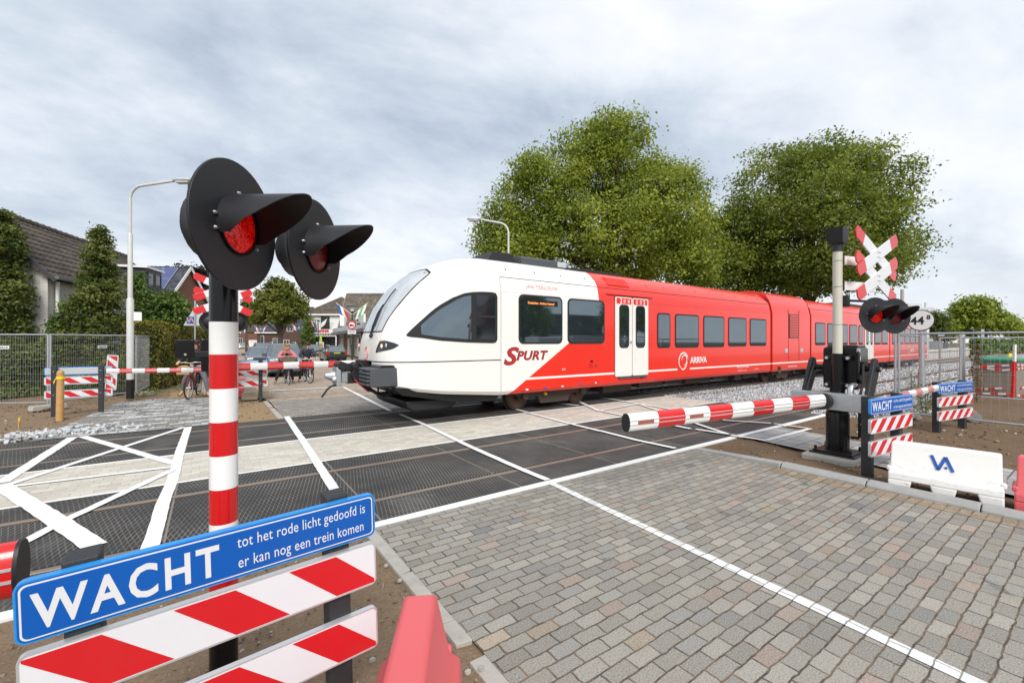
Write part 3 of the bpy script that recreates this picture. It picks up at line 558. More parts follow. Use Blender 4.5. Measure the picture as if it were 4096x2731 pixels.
for x0, x1, z0, z1 in ((6.37, 7.84, 1.79, 3.05), (8.03, 9.49, 1.79, 3.04), (11.97, 12.67, 1.64, 2.79), (12.94, 14.36, 1.64, 2.79), (14.65, 16.06, 1.64, 2.79), (16.36, 17.74, 1.66, 2.79), (18.02, 19.41, 1.67, 2.79)): window(front, x0, z0, x1, z1, .14 if z0 > 1.75 else .11)
door(front, 9.94, 11.49); bogie(front, (6.8, 8.96)); under(front, 9.9, 19.6)
MB().box((6.62 - TX, -1.497, 2.78), (7.66 - TX, -1.49, 2.92)).build('display', M['black'], front)
text('lettering', 'Doetinchem - Arnhem Centraal', .085, M['amber'], front, (6.65 - TX, -1.499, 2.815), (R(90), 0, 0), sx=.8)
RX = (R(90), 0, 0)
def side(s, size, m, x, z, y=-1.479, **k): return text('lettering', s, size, m, front, (x - TX, y, z), RX, **k)
side('S', .60, M['black'], 5.90, 1.28, shear=.28, bold=.02, sx=1.32, y=-1.478); side('S', .60, M['decal_red'], 5.90, 1.28, shear=.28, bold=.008, sx=1.32, y=-1.483)
side('PURT', .315, M['black'], 6.30, 1.385, shear=.25, bold=.013, spacing=1.08, sx=1.2, y=-1.478); side('PURT', .315, M['decal_red'], 6.30, 1.385, shear=.25, bold=.003, spacing=1.08, sx=1.2, y=-1.483)
text('lettering', 'JAN TERLOUW', .15, M['decal_pale'], front, (6.62 - TX, -1.455, 3.22), (R(79), 0, 0), spacing=1.1)
side('ARRIVA', .30, M['twhite'], 13.84, 1.09, bold=.009, sx=1.02, spacing=.98); side('374', .085, M['twhite'], 7.82, 1.06); side('95 84 5 012 374-9 NL-AN', .095, M['twhite'], 17.0, .80, sx=.92); side('--  1-15.66 t-4   o o   [==] ', .07, M['twhite'], 17.0, .67); side('[===] REV 374', .06, M['twhite'], 18.4, .69)
mb = MB()                                                            # the round swirl beside the lettering
def arc(cx, cz, rx, rz, a0, a1, wd, tilt):
    n = 18; A = []
    for k in range(n + 1):
        a = R(a0 + (a1 - a0) * k / n); w = wd * sin(pi * (k + .3) / (n + .6)) ** .6; pr = []
        for q in (-1, 1): u = (rx + q * w / 2) * cos(a); v = (rz + q * w / 2) * sin(a); pr.append((cx + u * cos(tilt) - v * sin(tilt) - TX, -1.484, cz + u * sin(tilt) + v * cos(tilt)))
        A.append(pr)
    mb.loft(A, closed=False, cap=False)
def swirl(cx, cz, s=1):
    arc(cx, cz, .27 * s, .29 * s, 20, 250, .055 * s, -.2); arc(cx + .03 * s, cz + .02 * s, .15 * s, .2 * s, -60, 200, .05 * s, -.5); arc(cx, cz - .02 * s, .2 * s, .27 * s, 230, 400, .05 * s, -.35)
swirl(13.43, 1.17); mb.build('emblem', M['twhite'], front)
mb = MB()
def nr(z, y): x, yy = ring(z, y / 1.475); return (x - TX - .008, yy, z)
mb.tube([nr(1.60 + .13 * sin(a), -.02 + .14 * cos(a)) for a in np.linspace(.5, 5.6, 20)], .012, 6); mb.tube([nr(1.60 + .07 * sin(a), -.0 + .07 * cos(a)) for a in np.linspace(-1, 4, 14)], .011, 6); mb.build('emblem', M['decal_pale'], front)
text('lettering', 'ARRIVA', .085, M['decal_pale'], front, (ring(1.44, 0)[0] - TX - .012, 0, 1.405), (R(90), 0, R(-90)), align='CENTER', bold=.002)
for x, z, w, h, m in ((8.86, 1.10, .16, .12, 'red'), (8.92, 1.25, .09, .06, 'black'), (9.12, 1.10, .06, .09, 'rust'), (7.2, .60, .07, .06, 'blue'), (8.5, .63, .07, .06, 'blue'), (6.6, .60, .08, .04, 'twhite'), (7.8, .62, .09, .03, 'twhite'), (9.1, .64, .06, .04, 'twhite'), (11.1, .68, .16, .09, 'black')):
    MB().box((x - TX, -1.482, z), (x - TX + w, -1.46, z + h)).build('side_plate', M[m], front)
# roof: air conditioner, raised strip, louvre panel, seam and slots
MB().prism([(5.95, 4.0), (6.1, 4.24), (6.75, 4.26), (6.9, 4.0)], lambda u, v, k: (u - TX, k, v), -.62, .6).build('roof_unit', M['matt'], front, bevel=.02)
mb = MB(); mb.prism([(-.75, 3.95), (-.75, 4.16), (-.5, 4.25), (.5, 4.25), (.75, 4.16), (.75, 3.95)], lambda u, v, k: (k, u, v), 7.0 - TX, 8.6 - TX).mat(1).box((8.3 - TX, -.77, 4.02), (8.62 - TX, -.5, 4.17)); mb.build('roof_unit', [M['grey_dark'], M['alu']], front, bevel=.015)
MB().box((8.7 - TX, -.6, 4.0), (11.2 - TX, .6, 4.09)).build('roof_unit', M['matt'], front, bevel=.02)
def slope(u, v, off=0.0):                                             # u along, v 0..1 up the roof shoulder (3.47 -> 3.86)
    z = 3.47 + .40 * v; return (u - TX, -ip(CS, z) - off * .8, z + off * .6)
mb = MB(); mb.add([slope(9.7, .12, .012), slope(10.75, .12, .012), slope(10.75, .85, .012), slope(9.7, .85, .012)], [(0, 1, 2, 3)])
for k in range(14): x = 9.78 + .07 * k; mb.add([slope(x, .17, .03), slope(x + .035, .17, .03), slope(x + .035, .8, .03), slope(x, .8, .03), slope(x, .17, .01), slope(x + .035, .17, .01), slope(x + .035, .8, .01), slope(x, .8, .01)], [(0, 1, 2, 3), (0, 4, 5, 1), (1, 5, 6, 2), (2, 6, 7, 3), (3, 7, 4, 0)])
mb.build('louvre', M['livery'], front)
mb = MB()
for i in range(15): x = 6.1 + .93 * i; mb.add([slope(x, .42, .008), slope(x + .03, .42, .008), slope(x + .035, .58, .008), slope(x + .005, .58, .008)], [(0, 1, 2, 3)])
mb.build('roof_slot', M['black'], front)
def seam(par, x0, x1): MB().box((x0 - TX, -1.408, 3.44), (x1 - TX, -1.385, 3.452)).build('roof_seam', M['rubber'], par); MB().box((x0 - TX, -1.479, 3.07), (x1 - TX, -1.46, 3.08)).build('roof_seam', M['livery'], par)
seam(front, 5.86, 19.8)
MB().box((9.6 - TX, -1.484, 3.25), (11.75 - TX, -1.44, 3.275)).build('door_rail', M['livery'], front)
# power module
hp = [(-w * 1.02, z) for z, w in CS[:4]] + [(-1.36, 3.66), (-1.22, 3.9), (-1.0, 4.04), (-.5, 4.14), (.5, 4.14), (1.0, 4.04), (1.36, 3.66)] + [(w * 1.02, z) for z, w in reversed(CS[:4])]
mb = MB().loft([[(x - TX, y * k, z) for y, z in hp] for x, k in ((19.93, 1), (23.78, 1))])
pm = mb.build('power_module', M['livery'], train, smooth=25)
for x in (20.9, 21.9, 22.85): MB().box((x - TX, -1.40, 3.5), (x - TX + .04, 1.40, 3.53)).build('roof_rib', M['livery'], pm)
mb = MB(); mb.box((21.5 - TX, -1.515, 2.0), (22.5 - TX, -1.49, 3.1))
for k in range(14): mb.mat(1).box((21.56 - TX, -1.53, 2.04 + .075 * k), (22.44 - TX, -1.5, 2.085 + .075 * k))
mb.build('louvre', [M['black'], M['livery']], pm)
for x in (21.45, 22.55): MB().box((x - TX, -1.512, .95), (x - TX + .012, -1.5, 3.3)).build('panel_joint', M['rubber'], pm)
for x in (21.1, 22.7): MB().box((x - TX, -1.518, 1.35), (x - TX + .28, -1.5, 1.53)).box((x - TX + .08, -1.524, 1.37), (x - TX + .22, -1.5, 1.51)).build('side_plate', M['alu'], pm)
text('lettering', '95 84 5 012 374-1 NL-AN', .10, M['twhite'], pm, (21.4 - TX, -1.512, .68), RX, sx=.85); MB().box((20.4 - TX, -1.515, .58), (20.7 - TX, -1.5, .75)).build('side_plate', M['black'], pm)
bogie(pm, (20.75, 22.75))
MB().box((19.78 - TX, -1.3, .7), (19.95 - TX, 1.3, 3.7)).build('gangway', M['rubber'], pm); MB().box((23.76 - TX, -1.3, .7), (24.05 - TX, 1.3, 3.7)).build('gangway', M['rubber'], pm)
mid = carriage('middle_carriage', 24.03, 36.12); seam(mid, 24.1, 36.1)
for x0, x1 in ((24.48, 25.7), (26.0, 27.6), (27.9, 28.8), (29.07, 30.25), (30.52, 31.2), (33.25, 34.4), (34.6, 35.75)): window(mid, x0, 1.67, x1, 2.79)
door(mid, 31.55, 33.0, nums=False); bogie(mid, (33.6, 35.7)); under(mid, 24.6, 33)
text('lettering', '374', .1, M['twhite'], mid, (33.2 - TX, -1.479, 1.2), RX)
mb = MB()
for i in range(13): x = 24.4 + .9 * i; mb.add([slope(x, .42, .008), slope(x + .03, .42, .008), slope(x + .035, .58, .008), slope(x + .005, .58, .008)], [(0, 1, 2, 3)])
mb.build('roof_slot', M['black'], mid); MB().box((30 - TX, -.7, 3.98), (34 - TX, .7, 4.14)).build('roof_unit', M['matt'], mid, bevel=.03)
MB().box((36.1 - TX, -1.3, .7), (36.32 - TX, 1.3, 3.7)).build('gangway', M['rubber'], mid)
rear = carriage('rear_carriage', 36.3, 45.4); seam(rear, 36.4, 45.4)
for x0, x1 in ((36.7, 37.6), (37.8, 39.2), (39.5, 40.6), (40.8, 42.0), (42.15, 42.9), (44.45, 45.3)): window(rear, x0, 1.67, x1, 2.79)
door(rear, 43.05, 44.3, nums=False); bogie(rear, (42.2, 44.3)); under(rear, 36.8, 41)
text('lettering', 'ARRIVA', .27, M['twhite'], rear, (40.9 - TX, -1.482, 1.12), RX, bold=.008); mb = MB(); swirl(40.5, 1.25, .9); mb.build('emblem', M['twhite'], rear)
MB().loft([[(45.4 - TX, y, z) for y, z in out], [(46.3 - TX, y * .97, z * .985 if z > 3 else z) for y, z in out], [(47.0 - TX, y * .8, .53 + (z - .53) * .8) for y, z in out]]).build('rear_cab', M['twhite'], rear, smooth=40)
# ------------------------------------------------------------------ level-crossing furniture
def mk_lens():
    t = NT('red_signal_lens'); v = t.N.new('ShaderNodeTexVoronoi'); v.inputs['Scale'].default_value = 70; t.L.new(t.tc.outputs['Object'], v.inputs['Vector'])
    c = t.ramp(v.outputs['Distance'], [(0, (.9, .02, .008)), (.45, (.55, .003, .002)), (1, (.16, 0, 0))]); t.out(c, .15); t.inp(t.b.inputs['Emission Color'], c); t.b.inputs['Emission Strength'].default_value = .30; t.bump(v.outputs['Distance'], .4, .004); return t.m
M['lens_on'] = mk_lens(); M['lens_off'] = plain('unlit_red_lens', (.16, .006, .008), .12, var=.5, sc=30, bump=.3)
M['fwhite'] = plain('satin_white', (.84, .84, .82), .28, var=.03, sc=2, coat=.3); M['fred'] = plain('satin_red', (.60, .008, .010), .25, var=.07, sc=3, coat=.4); M['gloss'] = plain('gloss_black', (.006, .006, .007), .2, var=.2, sc=4, spec=.35)
def signal_head(par, c, rz, on, R0=.29, hl=1.0):
    h = MB().lathe([(0, 0), (.20, 0), (.20, .05), (.16, .09), (.15, .14), (.09, .16), (.09, .19), (0, .19)]).build('signal_head', M['matt'], par, loc=c, smooth=35, rot=(R(-90), 0, rz))
    # in the head's own frame +z points backwards, y is up after the -90 turn
    MB().cyl((0, 0, -.012), (0, 0, 0), R0, n=56).build('backboard', M['matt'], h, smooth=40, bevel=.002)
    secs = []; ins = []
    for k in range(31):
        a = R(-24 + 228 * k / 30); L = (.14 + .245 * max(0, sin(a)) ** .85 + .20 * min(0, sin(a))) * hl; u = (cos(a), -sin(a))
        secs.append([(u[0] * .140, u[1] * .140, -.012 - L * j / 6 * (1 if j else 0)) for j in range(7)] + [(u[0] * .135, u[1] * .135, -.012 - L * j / 6) for j in range(6, -1, -1)])
    MB().loft(secs).build('hood', M['matt'], h, smooth=40)
    MB().lathe([(0, -.034), (.06, -.03), (.10, -.021), (.12, -.013), (.12, -.005), (0, -.005)], n=36).build('lens', M['lens_on' if on else 'lens_off'], h, smooth=60)
    MB().lathe([(.121, -.012), (.121, -.022), (.131, -.022), (.131, -.012)], n=36).build('lens_ring', M['gloss'], h, smooth=35)
    for a in (90, 172, 196, -8, -32): MB().cyl((.152 * cos(R(a)), -.152 * sin(R(a)), -.010), (.152 * cos(R(a)), -.152 * sin(R(a)), -.022), .009, .006, 8).build('bolt', M['bolt'], h)
    return h
def band_pole(par, c, r, zs, cols, nm='pole'):
    mb = MB()
    for (z0, z1), m in zip(zip(zs[:-1], zs[1:]), cols): mb.mat(m).cyl((c[0], c[1], z0), (c[0], c[1], z1), r, n=40, cap=True)
    return mb.build(nm, [M['fwhite'], M['fred'], M['gloss']], par, smooth=40)
px, py = .06, 2.82
sg = thing('crossing_signal', 'tall red and white banded pole with two huge black lamp discs nearest the camera', 'crossing signal', (px, py, 0))
band_pole(sg, (0, 0), .067, [-.05, .438, .515, .69, .875, 1.06, 1.238, 1.418, 1.597, 1.781, 1.955, 2.60], [2, 0, 1, 0, 1, 0, 1, 0, 1, 0, 2])
signal_head(sg, (.095 - px, 2.335 - py, 2.375), R(53), True, .29, .86); signal_head(sg, (.505 - px, 2.735 - py, 2.385), R(51), False, .29, .86)
MB().bar((-.13, -.37, 2.55), (.29, .03, 2.56), .05, .05).bar((0, 0, 2.52), (.08, -.17, 2.56), .06, .05).bar((-.12, -.36, 2.56), (-.12, -.36, 2.36), .04, .04).bar((.28, .02, 2.56), (.28, .02, 2.36), .04, .04).build('arm', M['matt'], sg, bevel=.005)
M['st_white'] = M['refl_white']
def clipx(P, a, b):
    for s, lim in ((1, b), (-1, a)):
        Q = []
        for i in range(len(P)):
            p, q = P[i], P[(i + 1) % len(P)]; f, g = s * (lim - p[0]), s * (lim - q[0])
            if f >= 0: Q.append(p)
            if f * g < 0: k = f / (f - g); Q.append((lim, p[1] + (q[1] - p[1]) * k))
        P = Q
    return P
def stripes(mb, L, z0, z1, w, y, lean, first=0.0, i=.012):
    hgt = z1 - z0; x = -3 * w + first
    while x < L + w:
        P = [(x, z0 + i), (x + w, z0 + i), (x + w + lean * hgt, z1 - i), (x + lean * hgt, z1 - i)]; P = clipx(P, i, L - i)
        if len(P) > 2: mb.prism(P, lambda u, v, k: (u, k, v), y, y + (.0015 if y > 0 else -.0015))
        x += 2 * w
def warn_sign(label, loc, rz, L, lean=-1, zt=(1.06, .85), boards=((.815, .605), (.49, .285)), post=.115, words=True, first=0.0, tilt=0.0, group='blue and striped warning boards on black posts', posts=(.13, .86), pt=None, flip=False, sw=.19):
    t = thing('warning_board', label, 'warning board', (loc[0], loc[1], 0), rz, group); t.rotation_euler[1] = tilt; pz = (zt[0] + .02) if pt is None else pt
    for f in posts: MB().box((L * f - .05, .012, -.1), (L * f + .05, .012 + post, pz)).build('post', M['plast'], t, bevel=.008)
    mb = MB(); mb.mat(1).prism(rrect(0, zt[1], L, zt[0], .03), lambda u, v, k: (u, k, v), -.02, .01).mat(0).prism(rrect(.006, zt[1] + .006, L - .006, zt[0] - .006, .025), lambda u, v, k: (u, k, v), -.02, -.0212)
    if words: mb.mat(2).prism(rrect(.012, zt[1] + .012, L - .012, zt[0] - .012, .02), lambda u, v, k: (u, k, v), -.021, -.0222).mat(0).prism(rrect(.0175, zt[1] + .0175, L - .0175, zt[0] - .0175, .017), lambda u, v, k: (u, k, v), -.021, -.0232)
    if flip: mb.mat(3).prism(rrect(.015, zt[1] + .02, L - .015, zt[0] - .02, .02), lambda u, v, k: (u, k, v), .008, .0125)
    p = mb.build('sign_panel', [M['blue'], plain('sign_rim_blue', (.02, .26, .66), .35), M['refl_white'], M['alu']], t, bevel=.002)
    if words:
        h = zt[0] - zt[1]
        text('lettering', 'WACHT', h * .80, M['refl_white'], p, (L * .035, -.0235, zt[1] + h * .21), (R(90), 0, 0), bold=.004 * h / .21, sx=.77 * L / 1.25, ext=.0006, spacing=1.19)
        text('lettering', 'tot het rode licht gedoofd is', h * .315, M['refl_white'], p, (L * .515, -.0235, zt[1] + h * .60), (R(90), 0, 0), bold=0, sx=.70 * L / 1.25, ext=.0006, spacing=1.04)
        text('lettering', 'er kan nog een trein komen', h * .315, M['refl_white'], p, (L * .515, -.0235, zt[1] + h * .20), (R(90), 0, 0), bold=0, sx=.70 * L / 1.25, ext=.0006, spacing=1.04)
    for z1, z0 in boards:
        mb = MB(); mb.mat(2).prism(rrect(0, z0, L, z1, .025), lambda u, v, k: (u, k, v), -.018, .01).mat(0).prism(rrect(.008, z0 + .008, L - .008, z1 - .008, .02), lambda u, v, k: (u, k, v), -.0185, -.0195); mb.mat(1); stripes(mb, L, z0, z1, sw, -.0195, lean, first)
        if flip: mb.mat(0).prism(rrect(.008, z0 + .03, L - .008, z1 - .03, .02), lambda u, v, k: (u, k, v), .0095, .0105); mb.mat(1); stripes(mb, L, z0, z1, sw, .0105, lean, first, .032)
        mb.build('striped_board', [M['refl_white'], M['refl_red'], M['alu']], t)
    for f in posts:
        for z in [sum(b) / 2 for b in boards] + [sum(zt) / 2]: MB().cyl((L * f, .012 + post, z), (L * f, .03 + post, z), .012, n=8).build('bolt', M['bolt'], t)
    return t
dx, dy = .70 + .50, 2.18 - 2.10
warn_sign('large blue board with white WACHT lettering over two striped boards, filling the lower left corner', (-.50, 2.10), math.atan2(dy, dx), math.hypot(dx, dy), -.95, first=0, sw=math.hypot(dx, dy) / 5.96, tilt=R(-1.6))
warn_sign('blue WACHT board right beside the black barrier machine, above striped boards', (7.26, 1.98), R(-7), 1.27, 1, zt=(1.075, .86), boards=((.80, .60), (.50, .29)), sw=.14, posts=(.10, .78))
warn_sign('blue WACHT board standing in front of the wire fences at the right', (12.0, 2.17), R(-11), 1.45, 1, zt=(1.0, .79), boards=((.72, .52), (.44, .24)), sw=.15, posts=(.10, .84), first=-.05)
# barrier booms
def boom(nm, label, p, q, r, n, start, par=None, tip=True, group=None, gap=0.0):
    p = Vector(p); q = Vector(q); d = (q - p).normalized(); side_ = d.cross(Vector((0, 0, 1))).normalized(); up = side_.cross(d); L = (q - p).length
    def sec(s): return [tuple(p + d * s + side_ * (r * .62 * (abs(cos(a)) ** .8) * (1 if cos(a) >= 0 else -1)) + up * r * sin(a)) for a in np.linspace(0, 2 * pi, 25)[:-1]]
    mb = MB(); w = L / n
    for i in range(n): mb.mat((start + i) % 2).loft([sec(i * w), sec((i + 1) * w)])
    for a in (.22, -.22):
        for s in (1, -1): mb.mat(2).bar(p + side_ * s * r * .595 + up * r * a, q + side_ * s * r * .595 + up * r * a, .012, .010, up)
    if tip: mb.mat(3).loft([[tuple(Vector(c) * 1 + (Vector(c) - (p + d * L)) * .03) for c in sec(L)], [tuple(Vector(c) + d * .012 + (Vector(c) - (p + d * L)) * .03) for c in sec(L)]])
    for f in ((.06, .27, .58) if r > .08 else ()):
        c = q - d * L * f; 
        for s in (1, -1): mb.mat(4).bar(c + side_ * s * r * .605 - d * .12, c + side_ * s * r * .605 + d * .12, .014, .045, up)
    o = mb.build('boom', [M['fwhite'], M['fred'], M['alu'], M['matt'], plain('boom_lamp', (.30, .10, .07), .4, var=.5, sc=30)], par, smooth=35)
    if par: o.parent = par; o.location = -Vector(par.location)
    return o
bx, by = 8.18, 2.63
bm_ = thing('barrier_machine', 'black barrier machine on a concrete slab holding the thick lowered boom across the road', 'barrier', (bx, by, 0))
MB().prism([(-.42, -.34), (.42, -.34), (.42, .36), (-.42, .36)], lambda u, v, k: (u, v, k), -.05, .075).build('foundation', M['concrete'], bm_, bevel=.03)
mb = MB().box((-.28, -.3, .075), (.28, .3, .10)).box((-.24, -.26, .10), (.24, .26, .13))
for a in (-1, 1):
    for b in (-1, 1): mb.cyl((a * .21, b * .23, .13), (a * .21, b * .23, .19), .022, n=6)
mb.build('base_plate', M['black'], bm_, bevel=.006)
MB().lathe([(0, .13), (.155, .13), (.155, .70), (.145, .75), (.12, .80), (.10, .82), (.10, 1.1), (0, 1.1)], n=40).build('lower_post', M['gloss'], bm_, smooth=40)
MB().tube([(.05, -.27, .80), (.05, -.27, .38), (.05, -.25, .35), (.05, -.16, .35)], .022, 8).build('cable_pipe', M['gloss'], bm_, smooth=50)
MB().prism(rrect(-.235, 1.09, .235, 1.76, .05), lambda u, v, k: (k, u, v), .10, .58).prism(rrect(-.215, 1.74, .2, 1.79, .02), lambda u, v, k: (k, u, v), .16, .54).build('motor_box', M['gloss'], bm_, bevel=.02, smooth=40)
mb = MB().cyl((0, 0, 1.07), (0, 0, 1.66), .082, n=28).box((.0, -.17, 1.55), (.12, .17, 1.63)).box((0, -.17, 1.12), (.12, .17, 1.2)); mb.build('pole_socket', M['gloss'], bm_, smooth=40, bevel=.008)
for y in (-.14, .14):
    for z in (1.16, 1.59): MB().cyl((-.04, y, z), (.0, y, z), .024, n=8).build('bolt', M['bolt'], bm_)
MB().cyl((0, 0, 1.6), (0, 0, 3.30), .065, n=36).build('upper_pole', M['beige'], bm_, smooth=40)
MB().cyl((0, 0, 3.28), (0, 0, 3.42), .08, n=30).loft([[(-.10, -.10, 3.40), (.10, -.10, 3.40), (.10, .10, 3.40), (-.10, .10, 3.40)], [(-.17, -.125, 3.64), (.12, -.115, 3.64), (.12, .115, 3.64), (-.17, .125, 3.64)]]).build('pole_cap', M['matt'], bm_, smooth=30)
for z in (2.72, 3.13, 2.12): MB().lathe([(.066, z - .008), (.072, z), (.066, z + .008)], n=30).build('strap', M['steel'], bm_)
MB().box((-.32, -.42, .79), (-.16, .55, 1.05)).build('crossbar', M['steel'], bm_, bevel=.01)
MB().box((-.31, -.436, .81), (-.17, -.418, 1.03)).build('crossbar_end', M['black'], bm_)
for y in (-.40, .44):
    mb = MB(); mb.prism([(.16, 1.54), (.22, 1.59), (.32, 1.57), (.36, 1.48), (.33, 1.30), (.04, .88), (-.14, .88), (-.14, 1.0)], lambda u, v, k: (u, k, v), y - .03, y + .03); mb.cyl((.28, y - .07, 1.42), (.28, y + .07, 1.42), .045, n=14); mb.build('lever', M['matt'], bm_, bevel=.012)
    s = 1 if y > 0 else -1
    MB().cyl((.3, s * .235, 1.42), (.3, y, 1.42), .05, n=16).cyl((.3, s * .235, 1.42), (.3, s * .275, 1.42), .11, n=20).build('axle', M['gloss'], bm_, smooth=40)
    MB().cyl((.28, y - .08, 1.42), (.28, y - .05, 1.42), .03, n=10).build('bolt', M['bolt'], bm_)
    MB().tube([(.10, y - s * .10, 1.5), (.03, y - s * .08, 1.4), (-.05, y - s * .06, 1.2), (-.16, y - s * .06, 1.06)], .018, 8).build('cable', M['rubber'], bm_, smooth=60)
MB().tube([(.08, -.245, 1.7), (.06, -.26, 1.62), (.04, -.26, 1.4), (.06, -.25, 1.28), (.2, -.25, 1.2)], .016, 8).build('cable', M['rubber'], bm_, smooth=60)
MB().cyl((.09, -.245, 1.68), (.09, -.245, 1.74), .026, n=12).tube([(-.1, -.2, 1.05), (-.1, -.2, 1.12), (-.06, -.2, 1.16), (.08, -.2, 1.17)], .042, 12).build('cable_gland', M['bolt'], bm_, smooth=50)
MB().box((.12, -.2405, 1.55), (.2, -.236, 1.62)).build('label_plate', M['white'], bm_)
MB().cyl((bx - .30 - bx, .07, .92), (-.42, .075, .92), .125, n=24).build('boom_socket', M['matt'], bm_, smooth=40)
boom('boom', '', (bx - .40, by + .07, .935), (3.84, 3.23, .935), .101, 9, 0, bm_)
pb = boom('boom', '', (bx + .15, by - .46, .93), (11.7, 2.13, .935), .062, 9, 0, bm_)
sec = MB().bar((.2, -.4, .93), (.45, -.5, .93), .05, .1).build('boom_clamp', M['bolt'], bm_)
# crossed planks on two arms, lamps on a black arm
def cross(par, c, rz, wd=1.6, ht=1.1, back=False):
    L = math.hypot(wd, .62); a0 = R(25)
    cr = MB(); 
    P = []
    for k, z in enumerate((.19, -.19)):
        for s in (1, -1):
            a = s * a0; y = -.02 * (1 + (s > 0)) - .0; h = .095; l = .76; tp = .28
            def f(u, v, w, a=a, z=z): return (u * cos(a) - v * sin(a), w, z + u * sin(a) + v * cos(a))
            for u0, u1, m in ((-l, -l + tp, 1), (-l + tp, l - tp, 0), (l - tp, l, 1)):
                pts = [(u0, -h), (u1, -h), (u1, h), (u0, h)]
                if u0 == -l: pts = [(u0 + .05, -h), (u1, -h), (u1, h), (u0 + .02, h), (u0, h * .3), (u0, -h * .3)]
                if u1 == l: pts = [(u0, -h), (u1 - .05, -h), (u1, -h * .3), (u1, h * .3), (u1 - .02, h), (u0, h)]
                P.append((s, m, pts, f, y))
    root = None
    for s in (1, -1):
        mb = MB()
        for (ss, m, pts, f, y) in P:
            if ss == s: mb.mat(m).prism(pts, f, y, y + .02)
        o = mb.build('cross_plank', [M['refl_white'], M['fred']], par, bevel=.003); o.location = c; o.rotation_euler = (0, 0, rz)
    for z in (.23, .15, -.15, -.23):
        for x in (-.03, .03):
            o = MB().ball((x, -.045, z), .013, 8, 6).build('bolt', M['bolt'], par, smooth=60); o.location = c; o.rotation_euler = (0, 0, rz)
cross(bm_, (8.83 - bx, 2.32 - by, 3.06), R(-6))
for z in (2.73, 3.13): MB().bar((.02, -.09, z), (.72, -.29, z + .0), .012, .14).build('cross_arm', M['white'], bm_, bevel=.004)
signal_head(bm_, (8.72 - bx, 2.30 - by, 2.27), R(-29), True, .285, .9); signal_head(bm_, (9.05 - bx, 2.14 - by, 2.26), R(-29), False, .285, .9)
MB().bar((.05, -.06, 2.50), (.62, -.27, 2.50), .035, .035).bar((.62, -.27, 2.50), (1.16, -.46, 2.50), .05, .05).bar((.66, -.24, 2.52), (.66, -.24, 2.26), .04, .04).bar((1.14, -.43, 2.52), (1.14, -.43, 2.26), .04, .04).box((.03, -.12, 2.40), (.15, .0, 2.58)).build('lamp_arm', M['matt'], bm_, bevel=.005)
# tip of the path barrier at the left edge
pbm = thing('barrier', 'rounded red and white tip of a lowered boom entering at the left edge', 'barrier', (-4.6, 2.55, 0))
boom('boom', '', (-4.4, 2.5, 1.02), (-.575, 2.33, 1.02), .10, 8, 0, pbm, True)
MB().box((-.2, -.3, 0), (.3, .3, 1.5)).build('motor_box', M['gloss'], pbm, bevel=.04)
# plastic road barriers
def plastic(label, loc, rz, m, L=1.0, logo=False, H=.56, group=None):
    t = thing('plastic_barrier', label, 'road barrier', (loc[0], loc[1], loc[2] if len(loc) > 2 else 0), rz, group or 'plastic road barriers')
    mb = MB(); s0 = [(.0, .215, .11), (.0, .205, .19), (.012, .15, .24), (.018, .085, H - .02), (.03, .07, H)]
    secs = [[(e, -w, z), (L - e, -w, z), (L - e, w, z), (e, w, z)] for e, w, z in s0]; mb.loft(secs)
    for a, b in ((0, .2), (.42, .60), (.82, 1.0)):
        for y0, y1 in ((-1, 1),): mb.loft([[(a * L, -.22, 0), (b * L, -.22, 0), (b * L, .22, 0), (a * L, .22, 0)], [(max(0, a - .03) * L, -.214, .115), (min(1, b + .03) * L, -.214, .115), (min(1, b + .03) * L, .214, .115), (max(0, a - .03) * L, .214, .115)]])
    for e in (-.02, L - .03): mb.box((e, -.16, .2), (e + .05, .16, .26))
    b = mb.build('body', m, t, bevel=.016, seg=3, smooth=50)
    for s in ():
        MB().add([(.3 * L, s * .154, .26), (.7 * L, s * .154, .26), (.7 * L, s * .102, H - .07), (.3 * L, s * .102, H - .07), (.31 * L, s * .149, .265), (.69 * L, s * .149, .265), (.69 * L, s * .096, H - .075), (.31 * L, s * .096, H - .075)], [(0, 1, 2, 3), (0, 4, 5, 1), (1, 5, 6, 2), (2, 6, 7, 3), (3, 7, 4, 0)]).build('panel', m, t)
    if logo:
        mb = MB()
        def q(u, v): f = (.30 + v * .16); return Vector((L * (.40 + u * .19), -(.15 - (f - .24) * .217) - .005, f))
        for a, b in (((.0, 1), (.33, .0)), ((.33, 0.02), (.66, .98)), ((.66, .98), (1, .0))): mb.bar(q(*a), q(*b), .006, .030, Vector((1, 0, 0)))
        mb.bar(q(.62, .22), q(.74, .22), .006, .026); mb.build('emblem', plain('emblem_blue', (.02, .10, .42), .4), t)
    return t
def pmat(n, c, spec=.4):
    t = NT(n); X, Y, Z = t.xyz(); k = t.noise(9, 6, .72, sc3=(1, 1, 3)); c2 = t.mix(t.noise(2.5, 4), tuple(x * .93 for x in c), c); m = t.math('MULTIPLY', t.fr(k, .52, .75), t.math('ADD', t.math('MULTIPLY', t.fr(Z, .34, .02), .8), .14)); t.out(t.mix(m, c2, (.30, .21, .12)), .42); t.b.inputs['Subsurface Weight'].default_value = 0.0; return t.m
M['pw'] = pmat('white_plastic', (.80, .79, .76)); M['pr'] = pmat('faded_red_plastic', (.70, .12, .13)); M['pc'] = pmat('cream_plastic', (.62, .55, .42))
plastic('white plastic road barrier with blue emblem behind the kerb', (7.20, 1.74, .02), R(-84), M['pw'], .97, True)
plastic('pale red plastic barrier cut by the right edge', (7.30, .70, .02), R(-86), M['pr'], 1.0, H=.58)
plastic('pale red plastic barrier seen end-on at the bottom edge', (.90, 2.11, 0), math.atan2(-.87, -.49), M['pr'], 1.05, H=.55)
